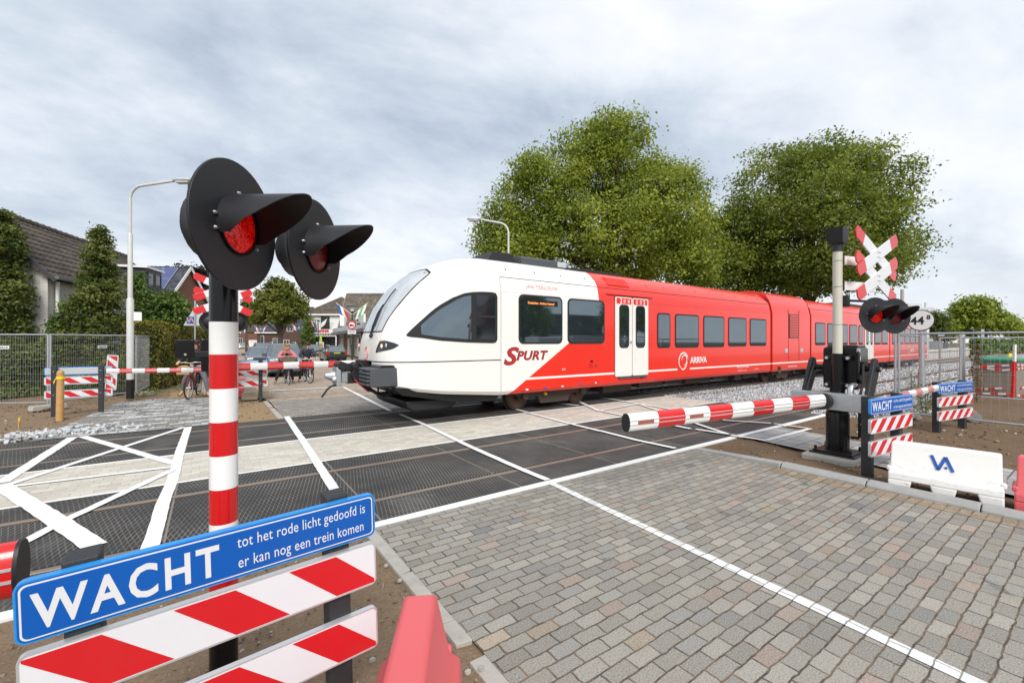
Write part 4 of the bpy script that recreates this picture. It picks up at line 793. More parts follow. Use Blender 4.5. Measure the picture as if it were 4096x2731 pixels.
for px_, d_, m, l, rz in ((998, 13.6, 'pc', 'cream plastic barrier just left of the black post under the striped boards', 84), (970, 14.2, 'pr', 'red plastic barrier beside the banded pole, behind the cream ones', 88), (1053, 14.0, 'pc', 'cream plastic barrier right of the black post under the striped boards', 82)): plastic(l, (*at(px_, d_), 0), R(rz), M[m], 1.0, H=.62)
# ------------------------------------------------------------------ fences, posts, lamps and the far side of the crossing
def heras(p, q, label, H=2.02, dv=.11, dh=.25, group='steel mesh fence panels', z=0.0, plate=False, wr=.0022, low=False):
    p = Vector((*p, z)); q = Vector((*q, z)); d = q - p; L = d.length; rz = math.atan2(d.y, d.x)
    t = thing('mesh_fence', label, 'fence panel', tuple(p), rz, group)
    mb = MB(); 
    for x in (.03, L - .03): mb.cyl((x, 0, .02), (x, 0, H), .026, n=12)
    mb.cyl((.03, 0, H - .02), (L - .03, 0, H - .02), .024, n=10).cyl((.03, 0, .16), (L - .03, 0, .16), .019, n=10); mb.build('frame', M['steel'], t, smooth=50)
    mb = MB(); x = .03
    while x < L: mb.cyl((x, 0, .16), (x, 0, H - .02), wr, n=4, cap=False); x += dv
    zz = .16 + dh
    while zz < H - .1: mb.cyl((.03, .004, zz), (L - .03, .004, zz), wr * 1.15, n=4, cap=False); zz += dh
    mb.build('mesh', M['steel'], t)
    if plate:
        for s in (-1, 1): pass
        MB().box((L * .5, -.02, H - .42), (L * .5 + .28, -.008, H - .33)).build('plate', M['white'], t); text('lettering', 'HERAS!', .075, M['grey_dark'], t, (L * .5 + .02, -.021, H - .405), (R(90), 0, 0), bold=.002, ext=.0005)
    return t
def foot(x, y, rz, label, m='concrete'):
    t = thing('concrete_block', label, 'concrete block', (x, y, 0), rz, 'concrete fence feet')
    MB().prism([(-.36, .0), (-.16, .0), (-.14, .05), (.14, .05), (.16, .0), (.36, .0), (.34, .13), (-.34, .13)], lambda u, v, k: (u, k, v), -.12, .12).build('block', M[m], t, bevel=.012)
a0, a1, a2, a3 = at(-220, 11.6), at(197, 11.95), at(548, 14.6), at(640, 18.4)
heras(a0, a1, 'mesh fence panel at the left edge, in front of the leftmost leafy tree', H=2.06, dv=.06, dh=.2, plate=True); heras(a1, a2, 'mesh fence panel between the striped board and the tall lamp post', H=2.06, dv=.06, dh=.2, plate=True); heras(a2, a3, 'mesh fence panel running along the hedge behind the tall lamp post', H=2.06, dv=.06, dh=.2)
foot(*at(192, 11.7), R(35), 'grey concrete fence foot left of the wooden stake'); foot(*at(560, 14.7), R(20), 'grey concrete fence foot beside the tall lamp post')
heras((13.55, 3.15), (13.36, -.35), 'widest mesh fence panel at the right, its top rail nearest the camera', H=2.05, dv=.125, dh=.5, wr=.0026)
heras((13.5, 3.18), (17.0, 3.4), 'mesh fence panel standing along the near track, seen almost end-on', dv=.1, dh=.3)
heras((17.05, 3.4), (18.9, 2.9), 'short leaning mesh panel behind the oval distance sign', H=2.1, dv=.12, dh=.3); heras((19.2, 3.45), (19.6, .4), 'mesh fence panel in front of the green-lidded concrete well', H=1.98, dv=.13, dh=.4)
heras((23.2, 3.5), (24.2, .2), 'rearmost mesh fence panel beyond the green-lidded well', H=2.0, dv=.14, dh=.4); heras((18.9, 2.9), (23.1, 3.5), 'mesh fence panel leading along the track towards the rearmost panel', H=2.0, dv=.13, dh=.4)
foot(13.45, 2.95, R(-10), 'concrete fence foot under the corner of the widest mesh panel'); foot(19.3, 3.3, R(80), 'concrete fence foot near the green-lidded well')
warn_sign('board seen from behind, blue rim and grey back, beside the wooden stake', (-2.12, 15.42), R(180), 1.26, 1, zt=(1.20, 1.0), boards=((.965, .755), (.62, .41)), flip=True, words=False, posts=(.17, .85), sw=.2, pt=1.23)
warn_sign('board seen from behind, right of the banded pole, below the far boom', (1.46, 15.28), R(180), 1.26, 1, zt=(1.28, 1.08), boards=((.985, .79), (.68, .46)), flip=True, words=False, posts=(.16, .85), sw=.2, pt=1.31)
t = thing('wooden_stake', 'fresh wooden post wrapped with yellow tape in front of the striped board', 'post', (-2.92, 14.49, 0), .2)
mb = MB().cyl((0, 0, -.05), (.012, 0, 1.12), .072, .066, 14).cyl((.012, 0, 1.12), (.012, 0, 1.16), .066, .045, 14); mb.build('post', M['wood'], t, smooth=40)
MB().cyl((.011, 0, .96), (.011, 0, 1.02), .076, n=14).bar((-.07, -.05, .98), (-.1, -.06, .86), .03, .004).bar((.05, -.07, 1.0), (.09, -.08, .97), .03, .004).build('tape', plain('yellow_tape', (.85, .62, .01), .5), t)
t = thing('marker_stake', 'tiny wooden peg with yellow top in the soil at the left', 'peg', (*gp(75, 1713), 0)); MB().bar((0, 0, 0), (.01, 0, .20), .05, .02).build('peg', M['wood'], t); MB().bar((.01, 0, .16), (.012, 0, .235), .054, .024).build('tip', M['yellow'], t)
x, y = at(440, 14.9); t = thing('traffic_board', 'narrow upright board with slanted red stripes beside the mesh fence', 'traffic board', (x, y, 0), R(-33)); t.rotation_euler = (0, R(4), R(-33))
mb = MB().prism(rrect(-.19, .18, .19, 1.38, .03), lambda u, v, k: (u, k, v), 0, .02).mat(1)
for k in range(-2, 5):
    P = clipx([(-.19, .2 + .42 * k), (-.19, .41 + .42 * k), (.19, .09 + .42 * k), (.19, -.12 + .42 * k)], -.165, .165); P = [(u, min(max(v, .21), 1.35)) for u, v in P]
    if max(v for u, v in P) - min(v for u, v in P) > .02: mb.prism(P, lambda u, v, k: (u, k, v), -.002, 0)
mb.build('panel', [M['refl_white'], M['refl_red']], t); MB().box((-.03, -.0, 1.38), (.03, .03, 1.52)).box((-.3, -.12, 0), (.3, .18, .1)).box((-.03, 0, .1), (.03, .03, .2)).build('stand', M['grey_dark'], t)
# street lamps
def tall_lamp(label, base, az, reach, zt, black=True, grp='curved street lamps'):
    t = thing('street_lamp', label, 'street lamp', (*base, 0), 0, grp); u = Vector((cos(az), sin(az), 0))
    if black: MB().cyl((0, 0, 0), (0, 0, .62), .105, n=20).build('sleeve', M['black'], t, smooth=40)
    MB().tube([(0, 0, .55), (0, 0, 3.2), (0, 0, 3.26)], [.096, .094, .068], 18).tube([(0, 0, 3.2), (0, 0, 5.3), (0, 0, 5.36)], [.068, .066, .044], 16).tube([(0, 0, 5.3), (0, 0, zt - .5)] + [tuple(Vector((0, 0, zt - .5)) + u * .42 * (1 - cos(a)) + Vector((0, 0, .45 * sin(a)))) for a in np.linspace(.2, pi / 2, 6)] + [tuple(Vector((0, 0, zt + .10)) + u * reach)], .042, 12).build('pole', M['lamppost'], t, smooth=40)
    e = Vector((0, 0, zt + .10)) + u * (reach - .05); s = Vector((-u.y, u.x, 0)); secs = []
    for f, w, h in ((0, .04, .03), (.12, .10, .06), (.45, .13, .08), (.62, .10, .05)): c = e + u * f + Vector((0, 0, .02)); secs.append([tuple(c + s * w * cos(a) + Vector((0, 0, h * sin(a)))) for a in np.linspace(0, 2 * pi, 13)[:-1]])
    MB().loft(secs).build('lamp_head', M['alu'], t, smooth=50); MB().box((-.2, -.09, -.05), (.2, .09, 0)).build('lamp_glass', M['lightglass'], t, loc=tuple(e + u * .35 + Vector((0, 0, -.03))), rot=(0, 0, az))
    return t
M['lamppost'] = plain('light_grey_lamp_paint', (.56, .57, .55), .45, var=.06, sc=4, dirt=.25)
azr = TH - R(90)
l1 = tall_lamp('tall pale lamp post with black foot at the left, arm reaching over the road', at(521, 13.93), azr, 1.42, 6.95); MB().box((.10, -.18, 2.52), (.30, -.16, 2.8)).build('small_plate', M['white'], l1)
tall_lamp('pale lamp post rising behind the train roof, in front of the big tree', at(2034, 18.5), azr + pi, 1.2, 7.0)
# far barrier machine, mostly hidden by the banded pole
fx, fy = .33, 14.9
fm = thing('barrier_machine', 'black barrier machine across the tracks, half hidden behind the banded pole', 'barrier', (fx, fy, 0))
MB().cyl((0, 0, 0), (0, 0, .8), .17, n=24).cyl((0, 0, .8), (0, 0, 3.5), .08, n=20).build('pole', M['gloss'], fm, smooth=40)
MB().prism(rrect(-.54, 1.02, .25, 1.92, .05), lambda u, v, k: (u, k, v), -.35, .25).build('motor_box', M['gloss'], fm, bevel=.02); MB().prism(rrect(-1.10, 1.40, -.68, 1.89, .03), lambda u, v, k: (u, k, v), -.42, -.38).build('counterweight', M['gloss'], fm, bevel=.01)
MB().box((-.75, -.4, 1.42), (.0, -.36, 1.58)).box((-.82, -.38, 1.42), (-.78, -.34, 1.56)).build('arm', M['black'], fm, bevel=.01); MB().cyl((-.88, -.42, 1.5), (-.88, -.45, 1.5), .03, n=10).build('bolt', M['bolt'], fm)
boom('boom', '', (fx + .2, fy - .02, 1.10), (fx + 4.6, fy + .35, 1.10), .105, 10, 1, fm); boom('boom', '', (fx - .45, fy - .1, 1.06), (fx - 2.55, fy + .42, 1.07), .062, 8, 1, fm)
cross(fm, (-.02, -.12, 3.17), 0)
for s in (-1, 1): signal_head(fm, (s * .31, .1, 2.42), R(180), s > 0, .29)
MB().bar((-.35, .05, 2.62), (.35, .05, 2.62), .05, .05).build('lamp_arm', M['matt'], fm)
# triangular sign seen from behind
x, y = at(780, 15.8); t = thing('traffic_sign', 'triangular road sign seen from behind with an orange and blue sticker', 'road sign', (x, y, 0), R(-28))
MB().cyl((0, 0, 0), (0, 0, 3.35), .027, n=12).build('pole', M['steel'], t, smooth=40); mb = MB(); mb.prism([(-.42, 2.43), (.50, 2.43), (.04, 3.24)], lambda u, v, k: (u, k, v), .03, .045); mb.build('panel', M['alu'], t, bevel=.01)
MB().box((-.30, -.004 + .026, 2.5), (.02, .03, 2.76)).build('sticker', M['blue'], t); MB().box((.28, .022, 2.5), (.42, .03, 2.66)).build('sticker', M['white'], t)
mo = plain('sticker_orange', (.8, .25, .03), .4); mb = MB()
for a, b in (((-.28, 2.72), (-.22, 2.55)), ((-.22, 2.55), (-.14, 2.72)), ((-.14, 2.72), (-.05, 2.55)), ((-.19, 2.60), (-.08, 2.60))): mb.bar((a[0], .018, a[1]), (b[0], .018, b[1]), .004, .035, (1, 0, 0))
mb.build('emblem', mo, t)
# oval distance sign, concrete well, log, bits of rubbish
x, y = at(3684, 11.6); t = thing('distance_sign', 'round white sign with black rim reading 44 8 on a steel pole', 'sign', (x, y, 0), math.atan2(-.94, .34) + pi / 2 + pi / 2 - R(18))
t.rotation_euler = (0, 0, math.atan2(.94, .34) - pi + R(14))                  # local -y faces the camera side
MB().cyl((0, .05, 0), (0, .05, 2.35), .06, n=16).cyl((0, .05, 0), (0, .05, 1.05), .085, n=16).build('pole', M['steel'], t, smooth=40)
p = MB().mat(1).cyl((0, -.01, 2.42), (0, .012, 2.42), .285, n=48).mat(0).cyl((0, -.014, 2.42), (0, -.01, 2.42), .262, n=48).build('sign_panel', [M['fwhite'], M['black']], t, smooth=40)
text('lettering', '44', .29, M['black'], p, (-.215, -.016, 2.315), (R(90), 0, 0), bold=.007, sx=.98); text('lettering', '8', .165, M['black'], p, (.115, -.016, 2.44), (R(90), 0, 0), bold=.004)
x, y = at(3998, 14.9); t = thing('concrete_well', 'square concrete well with green lid wrapped in red and white tape', 'well', (x, y, 0), R(-8))
MB().box((-.52, -.52, -.1), (-.01, .52, 1.17)).box((.01, -.52, -.1), (.52, .52, 1.17)).build('shaft', plain('weathered_concrete', (.24, .21, .17), .9, var=.35, sc=4, dirt=.5, bump=.3), t, bevel=.015)
MB().loft([[(-.56, -.56, 1.17), (.56, -.56, 1.17), (.56, .56, 1.17), (-.56, .56, 1.17)], [(-.56, -.56, 1.25), (.56, -.56, 1.25), (.56, .56, 1.25), (-.56, .56, 1.25)], [(-.3, -.3, 1.33), (.3, -.3, 1.33), (.3, .3, 1.33), (-.3, .3, 1.33)]]).build('lid', plain('green_lid', (.02, .22, .12), .5), t, bevel=.01)
MB().cyl((.1, -.2, 1.3), (.2, -.2, 1.42), .05, n=10).build('cap', M['yellow'], t)
def tape(par, pts, name='tape'):
    mb = MB(); n = 0
    for a, b in zip(pts[:-1], pts[1:]):
        a = Vector(a); b = Vector(b); k = max(2, int((b - a).length / .16))
        for i in range(k): mb.mat(n % 2).bar(a.lerp(b, i / k), a.lerp(b, (i + 1) / k), .004, .06); n += 1
    return mb.build(name, [M['refl_white'], M['red']], par)
tape(t, [(-.54, .5, .95), (-.55, -.54, 1.08), (.55, -.55, 1.02), (.55, .5, 1.0)]); tape(t, [(-.55, .5, .98), (-.55, -.2, .88), (-.55, -.55, .94), (.1, -.56, .98), (.55, -.55, 1.08)]); tape(t, [(-.6, .6, .15), (-.55, -.2, .28), (-.2, -.57, .3), (.55, -.56, .42)]); tape(t, [(-.8, .9, .02), (-.6, -.3, .1), (-.3, -.7, .05), (.6, -.62, .2)])
x, y = at(4050, 14.0); t = thing('plank', 'red and white marker plank leaning beside the green-lidded well', 'plank', (x, y, 0)); MB().mat(0).bar((0, 0, 0), (.03, -.04, 1.2), .09, .05).mat(1).bar((.03, -.04, 1.2), (.035, -.045, 1.75), .07, .05).build('plank', [M['red'], M['white']], t)
x, y = gp(3900, 1690); t = thing('log', 'weathered round log lying on the soil behind the fence', 'log', (x, y, .12), R(10)); MB().tube([(-.05, 0, 0), (.5, .12, .02), (.95, .2, .03)], [.13, .145, .12], 14).build('trunk', plain('dry_log', (.25, .19, .13), .9, var=.4, sc=9, bump=.5), t, smooth=40)
mb = MB().cyl((-.07, 0, 0), (-.05, 0, 0), .11, n=14); mb.build('end_disc', M['steel'], t)
for i, (px_, py_, c, lb) in enumerate(((3240, 1795, 'yellow', 'yellow leaf lying on the soil near the kerb'), (3570, 1740, 'yellow', 'yellow scrap lying between the warning boards'), (3925, 1752, 'black', 'black scrap on the soil beyond the white plastic barrier'), (3990, 1770, 'wood', 'wooden chip on the bare soil under the fence'), (3520, 1915, 'concrete', 'pale clod beside the warning board post'))):
    x, y = gp(px_, py_); mb = MB(); mb.loft([[(random.uniform(.6, 1) * .05 * cos(a), random.uniform(.6, 1) * .035 * sin(a), h + random.uniform(0, .01)) for a in np.linspace(0, 2 * pi, 8)[:-1]] for h in (.0, .02)]); o = mb.build('litter', M[c], loc=(x, y, .012)); tag(o, lb, 'litter')
for i, (px_, py_) in enumerate(((1872, 2700), (1925, 2685), (1600, 2330), (1490, 2650), (1545, 2270))):
    x, y = gp(px_, py_); mb = MB(); mb.loft([[(random.uniform(.7, 1) * .022 * cos(a), random.uniform(.7, 1) * .016 * sin(a), h) for a in np.linspace(0, 2 * pi, 7)[:-1]] for h in (.0, .016)]); o = mb.build('pebble', M['kerb'] if i % 2 else M['concrete'], loc=(x, y, .012)); tag(o, 'loose grey stone on the sandy soil by the near red barrier', 'stone', 'loose stones by the near red barrier')

# ------------------------------------------------------------------ trees, hedges, shrubs
def mk_leaf(name, stops, tr=.30, sc=.5):
    t = NT(name); g = t.N.new('ShaderNodeNewGeometry'); c = t.ramp(g.outputs['Random Per Island'], stops); n = t.noise(sc, 3, .6, g.outputs['Position'])
    c = t.mix(t.math('MULTIPLY', t.fr(n, .42, .62), .45), c, tuple(x * 1.55 for x in stops[-1][1])); t.out(c, .5, 0, .35)
    ts = t.N.new('ShaderNodeBsdfTranslucent'); t.L.new(c, ts.inputs[0]); mx = t.N.new('ShaderNodeMixShader'); mx.inputs[0].default_value = tr
    t.L.new(t.b.outputs[0], mx.inputs[1]); t.L.new(ts.outputs[0], mx.inputs[2]); t.L.new(mx.outputs[0], t.N['Material Output'].inputs[0]); return t.m
M['leaf_plane'] = mk_leaf('plane_tree_leaf', [(0, (.115, .165, .016)), (.4, (.18, .24, .024)), (.75, (.25, .315, .036)), (1, (.35, .385, .06))], tr=.45, sc=.35)
M['leaf_dark'] = mk_leaf('dark_leaf', [(0, (.05, .075, .016)), (.5, (.09, .13, .026)), (.85, (.13, .18, .038)), (1, (.19, .20, .05))], tr=.38, sc=1.2)
M['leaf_bright'] = mk_leaf('bright_leaf', [(0, (.05, .09, .014)), (.5, (.085, .15, .022)), (1, (.16, .235, .05))], sc=1.0)
M['leaf_hedge'] = mk_leaf('hedge_leaf', [(0, (.075, .09, .016)), (.4, (.15, .17, .026)), (.7, (.25, .26, .035)), (.9, (.38, .33, .04)), (1, (.24, .19, .04))], sc=.9)
M['leaf_purple'] = mk_leaf('purple_leaf', [(0, (.012, .010, .010)), (.6, (.028, .020, .020)), (1, (.055, .045, .035))])
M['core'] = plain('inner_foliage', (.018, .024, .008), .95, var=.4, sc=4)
RNG = np.random.default_rng(11)
def leaves_mesh(name, P, Nn, S, m, par, aspect=.62):
    n = len(P); Nn = Nn / (np.linalg.norm(Nn, axis=1, keepdims=True) + 1e-9); r = RNG.normal(size=(n, 3)); A = np.cross(Nn, r); A /= np.linalg.norm(A, axis=1, keepdims=True) + 1e-9; B = np.cross(Nn, A)
    S = S[:, None]; V = np.empty((n, 4, 3)); k = RNG.uniform(.75, 1.25, (n, 1))
    V[:, 0] = P - A * S * .55; V[:, 1] = P + B * S * aspect * .5 * k + Nn * S * .10; V[:, 2] = P + A * S * .55 - Nn * S * .12; V[:, 3] = P - B * S * aspect * .5 * k + Nn * S * .08
    me = bpy.data.meshes.new(name); me.vertices.add(4 * n); me.vertices.foreach_set('co', V.reshape(-1)); me.loops.add(4 * n); me.loops.foreach_set('vertex_index', np.arange(4 * n, dtype=np.int32)); me.polygons.add(n)
    me.polygons.foreach_set('loop_start', np.arange(0, 4 * n, 4, dtype=np.int32)); me.update(calc_edges=True); me.validate(); me.materials.append(m)
    o = bpy.data.objects.new(name, me); COL.objects.link(o)
    if par: o.parent = par
    return o
def crown_points(E, n, clump, fill=.35, drop=.18, per_=16):
    C = np.array([e[0] for e in E]); Rr = np.array([e[1] for e in E]); w = (Rr[:, 0] * Rr[:, 1] * Rr[:, 2]) ** .62; w /= w.sum()
    nc = max(10, n // per_); k = RNG.choice(len(E), nc, p=w); d = RNG.normal(size=(nc, 3)); d /= np.linalg.norm(d, axis=1, keepdims=True)
    rad = np.where(RNG.random(nc) < fill, RNG.uniform(.25, .85, nc), RNG.uniform(.82, 1.06, nc)); ph = np.sin(d[:, 0] * 5 + k) * np.sin(d[:, 1] * 6 + 2 * k) * np.sin(d[:, 2] * 5 + 1); rad = rad * (1 + .2 * ph)
    Q = C[k] + d * Rr[k] * rad[:, None]; keep = np.ones(nc, bool)
    for i in range(len(E)):
        q = np.linalg.norm((Q - C[i]) / Rr[i], axis=1); keep &= ~((q < .55) & (k != i) & (RNG.random(nc) < .8))
    hol = np.sin(Q[:, 0] * 1.1 / clump * .35 + 1) * np.sin(Q[:, 1] * .9 / clump * .35) * np.sin(Q[:, 2] * 1.3 / clump * .35 + 2); keep &= ~((hol > .55) & (RNG.random(nc) < .8)); keep &= RNG.random(nc) > drop * .3
    Q = Q[keep]; d = d[keep]; per = int(n / max(1, len(Q))); P = np.repeat(Q, per, 0); D = np.repeat(d, per, 0); P = P + RNG.normal(size=P.shape) * clump * np.array([1, 1, .6]); return P, D
def tree(label, base, d0, blobs, m, n, leaf, clump, trunk, name='tree', cat='tree', group=None, depth=1.0, fill=.35, tz=None, limbs=True, jit=.25):
    """blobs: (column, row, half width, half height) in photo pixels at distance d0 -> real ellipsoids round the trunk"""
    bx_, by_ = base; t = thing(name, label, cat, (bx_, by_, 0), 0, group); E = []; fwd = Vector((cos(TH), sin(TH), 0)); rt = Vector((sin(TH), -cos(TH), 0))
    for (cx_, cy_, rx, ry) in blobs:
        dd = d0 + random.uniform(-jit, jit) * rx * d0 / F; c = at(cx_, dd); z = zat(cy_, dd); xn_ = (cx_ - CX) / F; a = rx * d0 / F / math.sqrt(1 + xn_ * xn_); b = ry * d0 / F
        E.append((np.array([c[0] - bx_, c[1] - by_, z]), np.array([a, a * depth, b])))
    P, D = crown_points(E, n, clump, fill, per_=42 if n > 50000 else 16); P = P[P[:, 2] > .08]; D = D[:len(P)]
    Nn = D * .55 + RNG.normal(size=P.shape) * .55 + np.array([0, 0, .55]); S = leaf * RNG.uniform(.65, 1.35, len(P))
    leaves_mesh('crown', P, Nn, S, m, t)
    ht = max(e[0][2] for e in E); h0 = tz or ht * .45; mb = MB(); mb.tube([(0, 0, -.1), (.02 * trunk, 0, .4), (.1 * trunk, .1 * trunk, h0 * .5), (0, 0, h0), (0, 0, ht)], [trunk * 1.35, trunk, trunk * .9, trunk * .75, trunk * .15], 10)
    if limbs:
        for c, r in E:
            s = Vector((0, 0, min(h0 * random.uniform(.55, 1.0), max(.3, c[2] * .9)))); e = Vector(c); mdl = s.lerp(e, .5) + Vector((random.uniform(-.1, .1), random.uniform(-.1, .1), .06)) * (e - s).length
            mb.tube([s, mdl, e], [trunk * .5, trunk * .32, trunk * .1], 7)
            for _ in range(4): q = e + Vector(np.clip(RNG.normal(size=3), -1.2, 1.2) * r * .42); mb.tube([mdl.lerp(e, .4), q], [trunk * .16, trunk * .05], 5)
    mb.build('trunk', M['bark'], t, smooth=50); return t
tree('tall bushy plane tree directly behind the front carriage, left of the other big tree', at(2440, 37), 36, [(2440, 760, 215, 230), (2220, 820, 215, 210), (2070, 900, 140, 150), (2600, 830, 190, 190), (2725, 860, 115, 165), (2430, 970, 330, 190), (2330, 640, 125, 120), (2470, 560, 110, 115), (2160, 720, 115, 105), (2670, 720, 105, 85), (1985, 960, 80, 85), (2640, 1050, 200, 110), (2080, 1020, 150, 110), (2400, 530, 60, 70), (2790, 990, 95, 150), (2760, 1060, 120, 90)], M['leaf_plane'], 105000, .23, .50, .45, group=None)
tree('broad darker plane tree behind the middle of the train, left of the crossed boards', at(3230, 45), 44, [(3150, 790, 250, 190), (3400, 770, 240, 165), (3000, 910, 150, 150), (3530, 880, 125, 165), (3300, 980, 360, 190), (2950, 1060, 130, 110), (3560, 1040, 100, 120), (3230, 660, 130, 85), (3430, 660, 110, 75), (2930, 960, 70, 90), (3150, 1100, 250, 90), (2880, 990, 100, 140), (2900, 1090, 120, 90)], M['leaf_plane2'] if 'leaf_plane2' in M else mk_leaf('darker_plane_leaf', [(0, (.085, .125, .014)), (.4, (.135, .185, .02)), (.8, (.185, .235, .03)), (1, (.27, .30, .05))], tr=.45, sc=.3), 95000, .27, .56, .5)  # this crown has darker leaf tones than the other plane tree
# left of the street
tree('leafy tree at the left edge in front of the gable', at(10, 15.2), 15.2, [(-30, 990, 130, 130), (45, 1000, 60, 80), (20, 1180, 120, 120), (0, 1330, 150, 100), (-10, 880, 70, 45), (80, 1340, 75, 60)], M['leaf_dark'], 15000, .105, .10, .09, fill=.45)
tree('narrow leafy tree with pointed top standing in front of the tiled roof', at(395, 16), 16, [(405, 960, 44, 46), (402, 1030, 62, 65), (398, 1100, 78, 70), (390, 1180, 98, 75), (385, 1260, 115, 80), (375, 1335, 130, 75), (402, 925, 28, 30)], M['leaf_dark'], 17000, .10, .09, .08, fill=.45)
tree('loose shrub between the two left trees, in front of the white wall', at(240, 15.6), 15.6, [(245, 1290, 36, 45), (225, 1340, 50, 45), (262, 1230, 16, 30)], M['leaf_bright'], 2200, .10, .11, .05, name='shrub', cat='shrub')
tree('bright green shrub right of the tall lamp post, above the hedge', at(640, 19), 19, [(590, 1220, 55, 60), (670, 1215, 60, 50), (715, 1255, 40, 40), (560, 1285, 50, 50), (640, 1290, 90, 50), (545, 1150, 40, 50), (730, 1230, 25, 25)], M['leaf_bright'], 12000, .13, .12, .07, name='shrub', cat='shrub')
tree('dark purple tree behind the tiled house', at(745, 50), 50, [(740, 1115, 60, 55), (700, 1135, 45, 55), (790, 1120, 50, 55), (745, 1170, 90, 50), (820, 1150, 30, 40)], M['leaf_purple'], 9000, .34, .32, .3)
tree('round green tree standing in the street between the houses', at(1122, 60), 60, [(1112, 1175, 62, 55), (1060, 1215, 48, 55), (1165, 1215, 52, 52), (1120, 1245, 90, 48), (1195, 1205, 32, 42), (1040, 1262, 34, 28), (1105, 1135, 30, 22), (1150, 1160, 30, 30), (1200, 1240, 22, 28)], M['leaf_dark2'] if 'leaf_dark2' in M else mk_leaf('lime_leaf', [(0, (.07, .095, .014)), (.5, (.115, .15, .022)), (.85, (.165, .195, .032)), (1, (.24, .24, .05))], tr=.4, sc=.4), 14000, .36, .30, .26, tz=3.2)
tree('dark green tree half hidden behind the banded pole', at(985, 75), 75, [(985, 1245, 25, 42), (975, 1275, 30, 25)], M['leaf_dark'], 2500, .45, .4, .2)
M['core2'] = M['core']
def hedge(label, p, q, w, h, m, n, leaf, name='hedge', wob=.12):
    p = Vector((*p, 0)); q = Vector((*q, 0)); d = q - p; L = d.length; t = thing(name, label, 'hedge', tuple(p), math.atan2(d.y, d.x))
    u = RNG.random(n); f = RNG.random(n); x = RNG.uniform(0, L, n); top = f < .28; side = (f >= .28) & (f < .9); yy = np.where(side, np.where(RNG.random(n) < .7, -w / 2, w / 2), RNG.uniform(-w / 2, w / 2, n)); zz = np.where(top, h, RNG.uniform(.05, h, n)); x = np.where(f > .9, np.where(RNG.random(n) < .5, 0, L), x)
    b = np.sin(x * 3.1) * np.sin(zz * 3.7 + x) * wob; yy = yy + np.sign(yy) * b + RNG.normal(size=n) * .05; zz = zz + np.where(top, np.sin(x * 2.3) * wob * .6 + np.abs(RNG.normal(size=n)) * .05, 0)
    P = np.stack([x + RNG.normal(size=n) * .05, yy, np.maximum(zz, .04)], 1); Nn = np.stack([RNG.normal(size=n) * .5, np.where(top, 0, np.sign(yy)) * .8 + RNG.normal(size=n) * .5, np.where(top, 1, .35) + RNG.normal(size=n) * .4], 1)
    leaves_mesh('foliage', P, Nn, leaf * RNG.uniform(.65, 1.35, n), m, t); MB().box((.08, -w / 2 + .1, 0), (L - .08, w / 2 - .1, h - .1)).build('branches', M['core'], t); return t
hedge('clipped green and yellow hedge right of the tall lamp post', at(560, 16.3), at(855, 25.5), 1.1, 2.5, M['leaf_hedge'], 22000, .085)
hedge('dark creeper hedge behind the mesh fence at the left', at(-350, 13.2), at(545, 16.6), .8, 1.75, M['leaf_dark'], 16000, .10, wob=.2)
# beyond the station
tree('large round tree above the station, at the far right', at(3900, 118), 118, [(3890, 1235, 75, 45), (3950, 1260, 70, 45), (3850, 1270, 60, 45), (3920, 1300, 140, 40), (4010, 1290, 45, 40), (3930, 1215, 40, 25)], M['leaf_plane'], 12000, .75, .8, .5)
for i, (c, r, w, hh, d) in enumerate(((4050, 1318, 45, 28, 150), (4105, 1322, 50, 22, 170), (3765, 1320, 55, 32, 95), (3740, 1290, 30, 35, 90), (4150, 1325, 50, 20, 190))):
    tree(('smaller green tree right of the big station tree', 'low dark tree beside the right edge above the station', 'green bush left of the big station tree', 'thin green tree in front of the pale factory', 'last tree of the row beyond the station')[i], at(c, d), d, [(c, r, w, hh), (c + w * .3, r + 10, w * .8, hh * .8)], M['leaf_plane'] if i != 3 else M['leaf_dark'], 3500, .8 if i < 2 else .5, .7, .3)
hedge('clipped hedge along the station platform', at(3900, 62), at(4200, 85), 1.2, 2.0, M['leaf_bright'], 2500, .5)

def weed(label, x, y, h, n, m, w=.16):
    t = thing('weed', label, 'plant', (x, y, 0), 0, None); z = RNG.uniform(.03, h, n); P = np.stack([RNG.normal(size=n) * w * (1 - .4 * z / h), RNG.normal(size=n) * w * (1 - .4 * z / h), z], 1)
    leaves_mesh('foliage', P, RNG.normal(size=(n, 3)) + np.array([0, 0, .7]), .07 * RNG.uniform(.6, 1.4, n), m, t); mb = MB()
    for k in range(5): a = RNG.normal(size=2) * w * .8; mb.tube([(a[0] * .3, a[1] * .3, 0), (a[0], a[1], h * RNG.uniform(.7, 1))], .006, 5)
    mb.build('stem', M['bark'], t)
M['leaf_brown'] = mk_leaf('dry_leaf', [(0, (.07, .04, .018)), (.5, (.14, .075, .03)), (1, (.22, .14, .05))])
weed('green weed growing at the foot of the distance sign pole', *gp(3700, 1655), .75, 160, M['leaf_bright']); weed('small green weed in the ballast left of the distance sign', *gp(3645, 1560), .7, 60, M['leaf_bright'], .07)
weed('dry brown creeper hanging on the mesh fence beside the well', *at(3905, 13.2), 1.75, 320, M['leaf_brown'], .12)
for i, (x, y, lb) in enumerate(((600, 1585, 'low green weeds at the foot of the hedge, right of the lamp post'), (735, 1560, 'low green weeds below the hedge near the dark red bicycle'), (30, 1600, 'low leafy weeds under the mesh fence at the left edge'), (340, 1590, 'leafy weeds behind the striped board seen from behind'))): weed(lb, *gp(x, y), .28, 90, M['leaf_bright'], .28)
